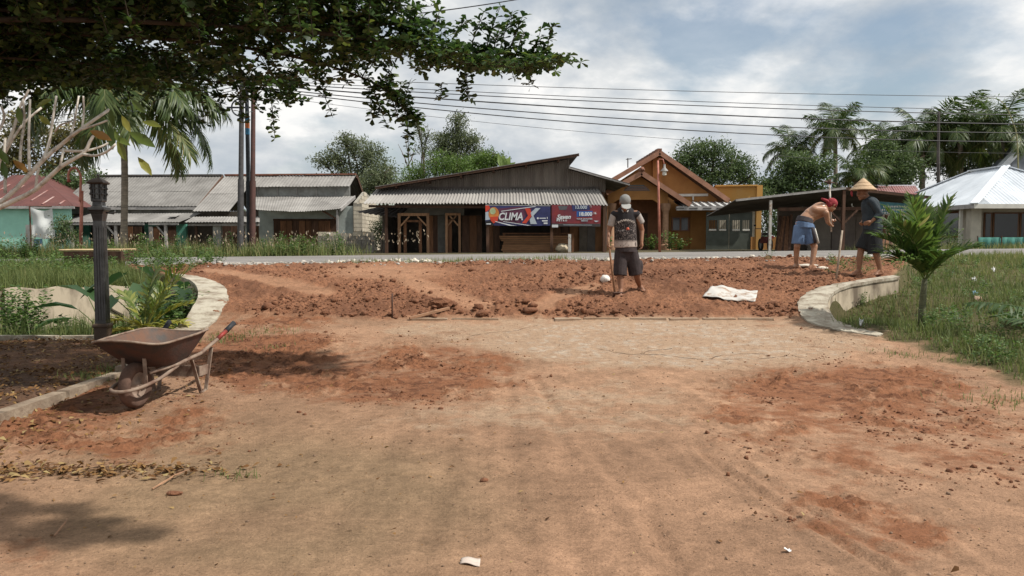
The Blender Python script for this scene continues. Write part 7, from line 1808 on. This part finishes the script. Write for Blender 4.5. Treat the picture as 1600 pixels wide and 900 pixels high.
# the tool he holds upright
a, b_ = J2(1296, 283, .17), J2(1299, 362, .17); hw = thing('hoe', b_, 'long-handled hoe held upright by the bending man, head up', 'hoe')
MB().tube([a, b_], [.018, .018], 8).build('handle', greybark, hw, True); MB().tube([a - Vector((0, 0, .06)), a + Vector((0, 0, .03))], .035, 10).build('socket', rust, hw, True); MB().box(a + Vector((.03, .10, -.01)), (.15, .2, .012), rot=(.25, 0, .3)).build('blade', rust, hw)

# --- man in the conical straw hat
YW3 = 14.0; J3 = lambda x, y, d=0: at(x, y, YW3 + d)
fl, fr_ = J3(1342, 418, .06), J3(1375.5, 420, -.1); fl.z = gz(fl.x, fl.y) + .072; fr_.z = gz(fr_.x, fr_.y) + .072
t = thing('person', (J3(1360, 420).x, YW3, gz(J3(1360, 420).x, YW3)), 'man in a conical straw hat and dark clothes walking left', 'person')
hd, hf = head(J3(1347.5, 301, 0), (-.93, -.1, -.32), .098)
body = hd + [capsule(J3(1352, 305), .05, J3(1357, 312), .06), capsule(J3(1360, 320), .14, J3(1363, 352), .13, ry=1.1), capsule(J3(1360, 315, -.15), .055, J3(1359, 315, .15), .055), capsule(J3(1363, 315, -.18), .05, J3(1375, 334, -.22), .04), capsule(J3(1375, 334, -.22), .038, J3(1362, 346, -.22), .027),
     capsule(J3(1358, 315, .18), .05, J3(1354, 336, .22), .04), capsule(J3(1354, 336, .22), .038, J3(1347, 348, .1), .027),
     capsule(J3(1360, 362, .06), .09, J3(1345.5, 390, .06), .062), capsule(J3(1345.5, 390, .06), .06, J3(1343.5, 402, .06), .057), capsule(J3(1343.5, 402, .06), .055, fl, .037), capsule(J3(1364, 362, -.06), .09, J3(1367.5, 392, -.1), .062), capsule(J3(1367.5, 392, -.1), .06, J3(1371.5, 404, -.1), .057), capsule(J3(1371.5, 404, -.1), .055, fr_, .037)]
body += hand(J3(1362, 346, -.22), (-1, 0, -.35), (0, 1, .1), 1, .5) + hand(J3(1347, 348, .1), (-.5, -.6, -.3), (0, -.8, .3), -1, .8) + foot(fl, (-1, -.15)) + foot(fr_, (-1, -.35))
b = fuse('body', body, skin, t, .008, 3); eyes(b, hf)
dsh = mat('dark_blue_shirt', (.030, .040, .048), .85, .25, 9, .004, 40); blk = mat('black_shorts', (.016, .017, .018), .9, .25, 9, .004, 40)
fuse('shirt', [capsule(J3(1360, 321), .155, J3(1362.5, 340), .158, ry=1.08), capsule(J3(1362, 338), .158, J3(1364, 359.5), .165, flat=True, ry=1.08), capsule(J3(1360.5, 314.5, -.16), .062, J3(1359, 314.5, .16), .062), capsule(J3(1355.5, 310), .062, J3(1359, 316), .09), capsule(J3(1363, 316, -.185), .06, J3(1375, 334, -.225), .055), capsule(J3(1375, 334, -.225), .054, J3(1367, 341.5, -.225), .05, flat=True), capsule(J3(1358, 316, .185), .06, J3(1354, 335, .22), .054), capsule(J3(1354, 335, .22), .052, J3(1350, 343, .14), .048, flat=True)], dsh, t, .009, 3)
fuse('shorts', [capsule(J3(1363.5, 356), .16, J3(1363, 366), .165, flat=True, ry=1.05), capsule(J3(1360, 362, .06), .125, J3(1347.5, 390, .06), .135, flat=True), capsule(J3(1365, 362, -.06), .125, J3(1368, 396, -.1), .135, flat=True), capsule(J3(1362, 362), .15, J3(1358, 378), .13)], blk, t, .009, 3)
straw = mat('woven_straw', (.52, .38, .24), .9, .2, 30, .004, 80, col2=(.40, .28, .17)); hc = J3(1348.5, 296.5); n = 40
prof = [(.005, .205), (.03, .19), (.10, .125), (.16, .062), (.225, 0), (.23, -.008), (.22, -.006), (.155, .052), (.09, .118), (.0, .185)]
hat = MB().lathe(hc, prof, n).build('straw_hat', straw, t, 40); hat.rotation_euler = (0, 0, 0)
for r0_, z_ in ((.10, .126), (.16, .065), (.226, .002)): MB().tube([hc + Vector((r0_ * math.cos(a), r0_ * math.sin(a), z_)) for a in np.linspace(0, 6.2832, 41)], .004, 5).build('hat_rib', straw, hat, True)
sheet = MB().tube([J3(1331, 297, -.02), J3(1330.5, 302, -.02), J3(1331.5, 307, -.02)], [.014, .022, .012], 8).build('red_tie', redc, hat, True)
# planted stick
a, b_ = J3(1316, 360, -.45), J3(1306, 434, -.45); b_ = Vector((b_.x, b_.y, gz(b_.x, b_.y) - .08))
tag(MB().tube([a, a.lerp(b_, .5), b_], [.017, .019, .02], 8).build('planted_stick', mat('pale_stick', (.36, .29, .22), .85, .3, 10), loc=b_, smooth=True), 'pale wooden stick planted aslant in the earth between the two right workers', 'stick')
for i, (cx, cy, s_, lab) in enumerate(((1262, 417, .26, 'flat white stone by the feet of the bending man, larger one'), (1285, 420, .13, 'flat white stone right of the bending man, smaller one'))):
    c = gp(cx, cy); m_ = MB().blob((0, 0, 0), .5, 70 + i, 1, 2, .12); m_.v = [Vector((v.x * s_ * 1.6, v.y * s_, v.z * .07)) + c + Vector((0, 0, .02)) for v in m_.v]; tag(m_.build('flat_stone', bpy.data.materials['pale_stone'], loc=c), lab, 'stone')
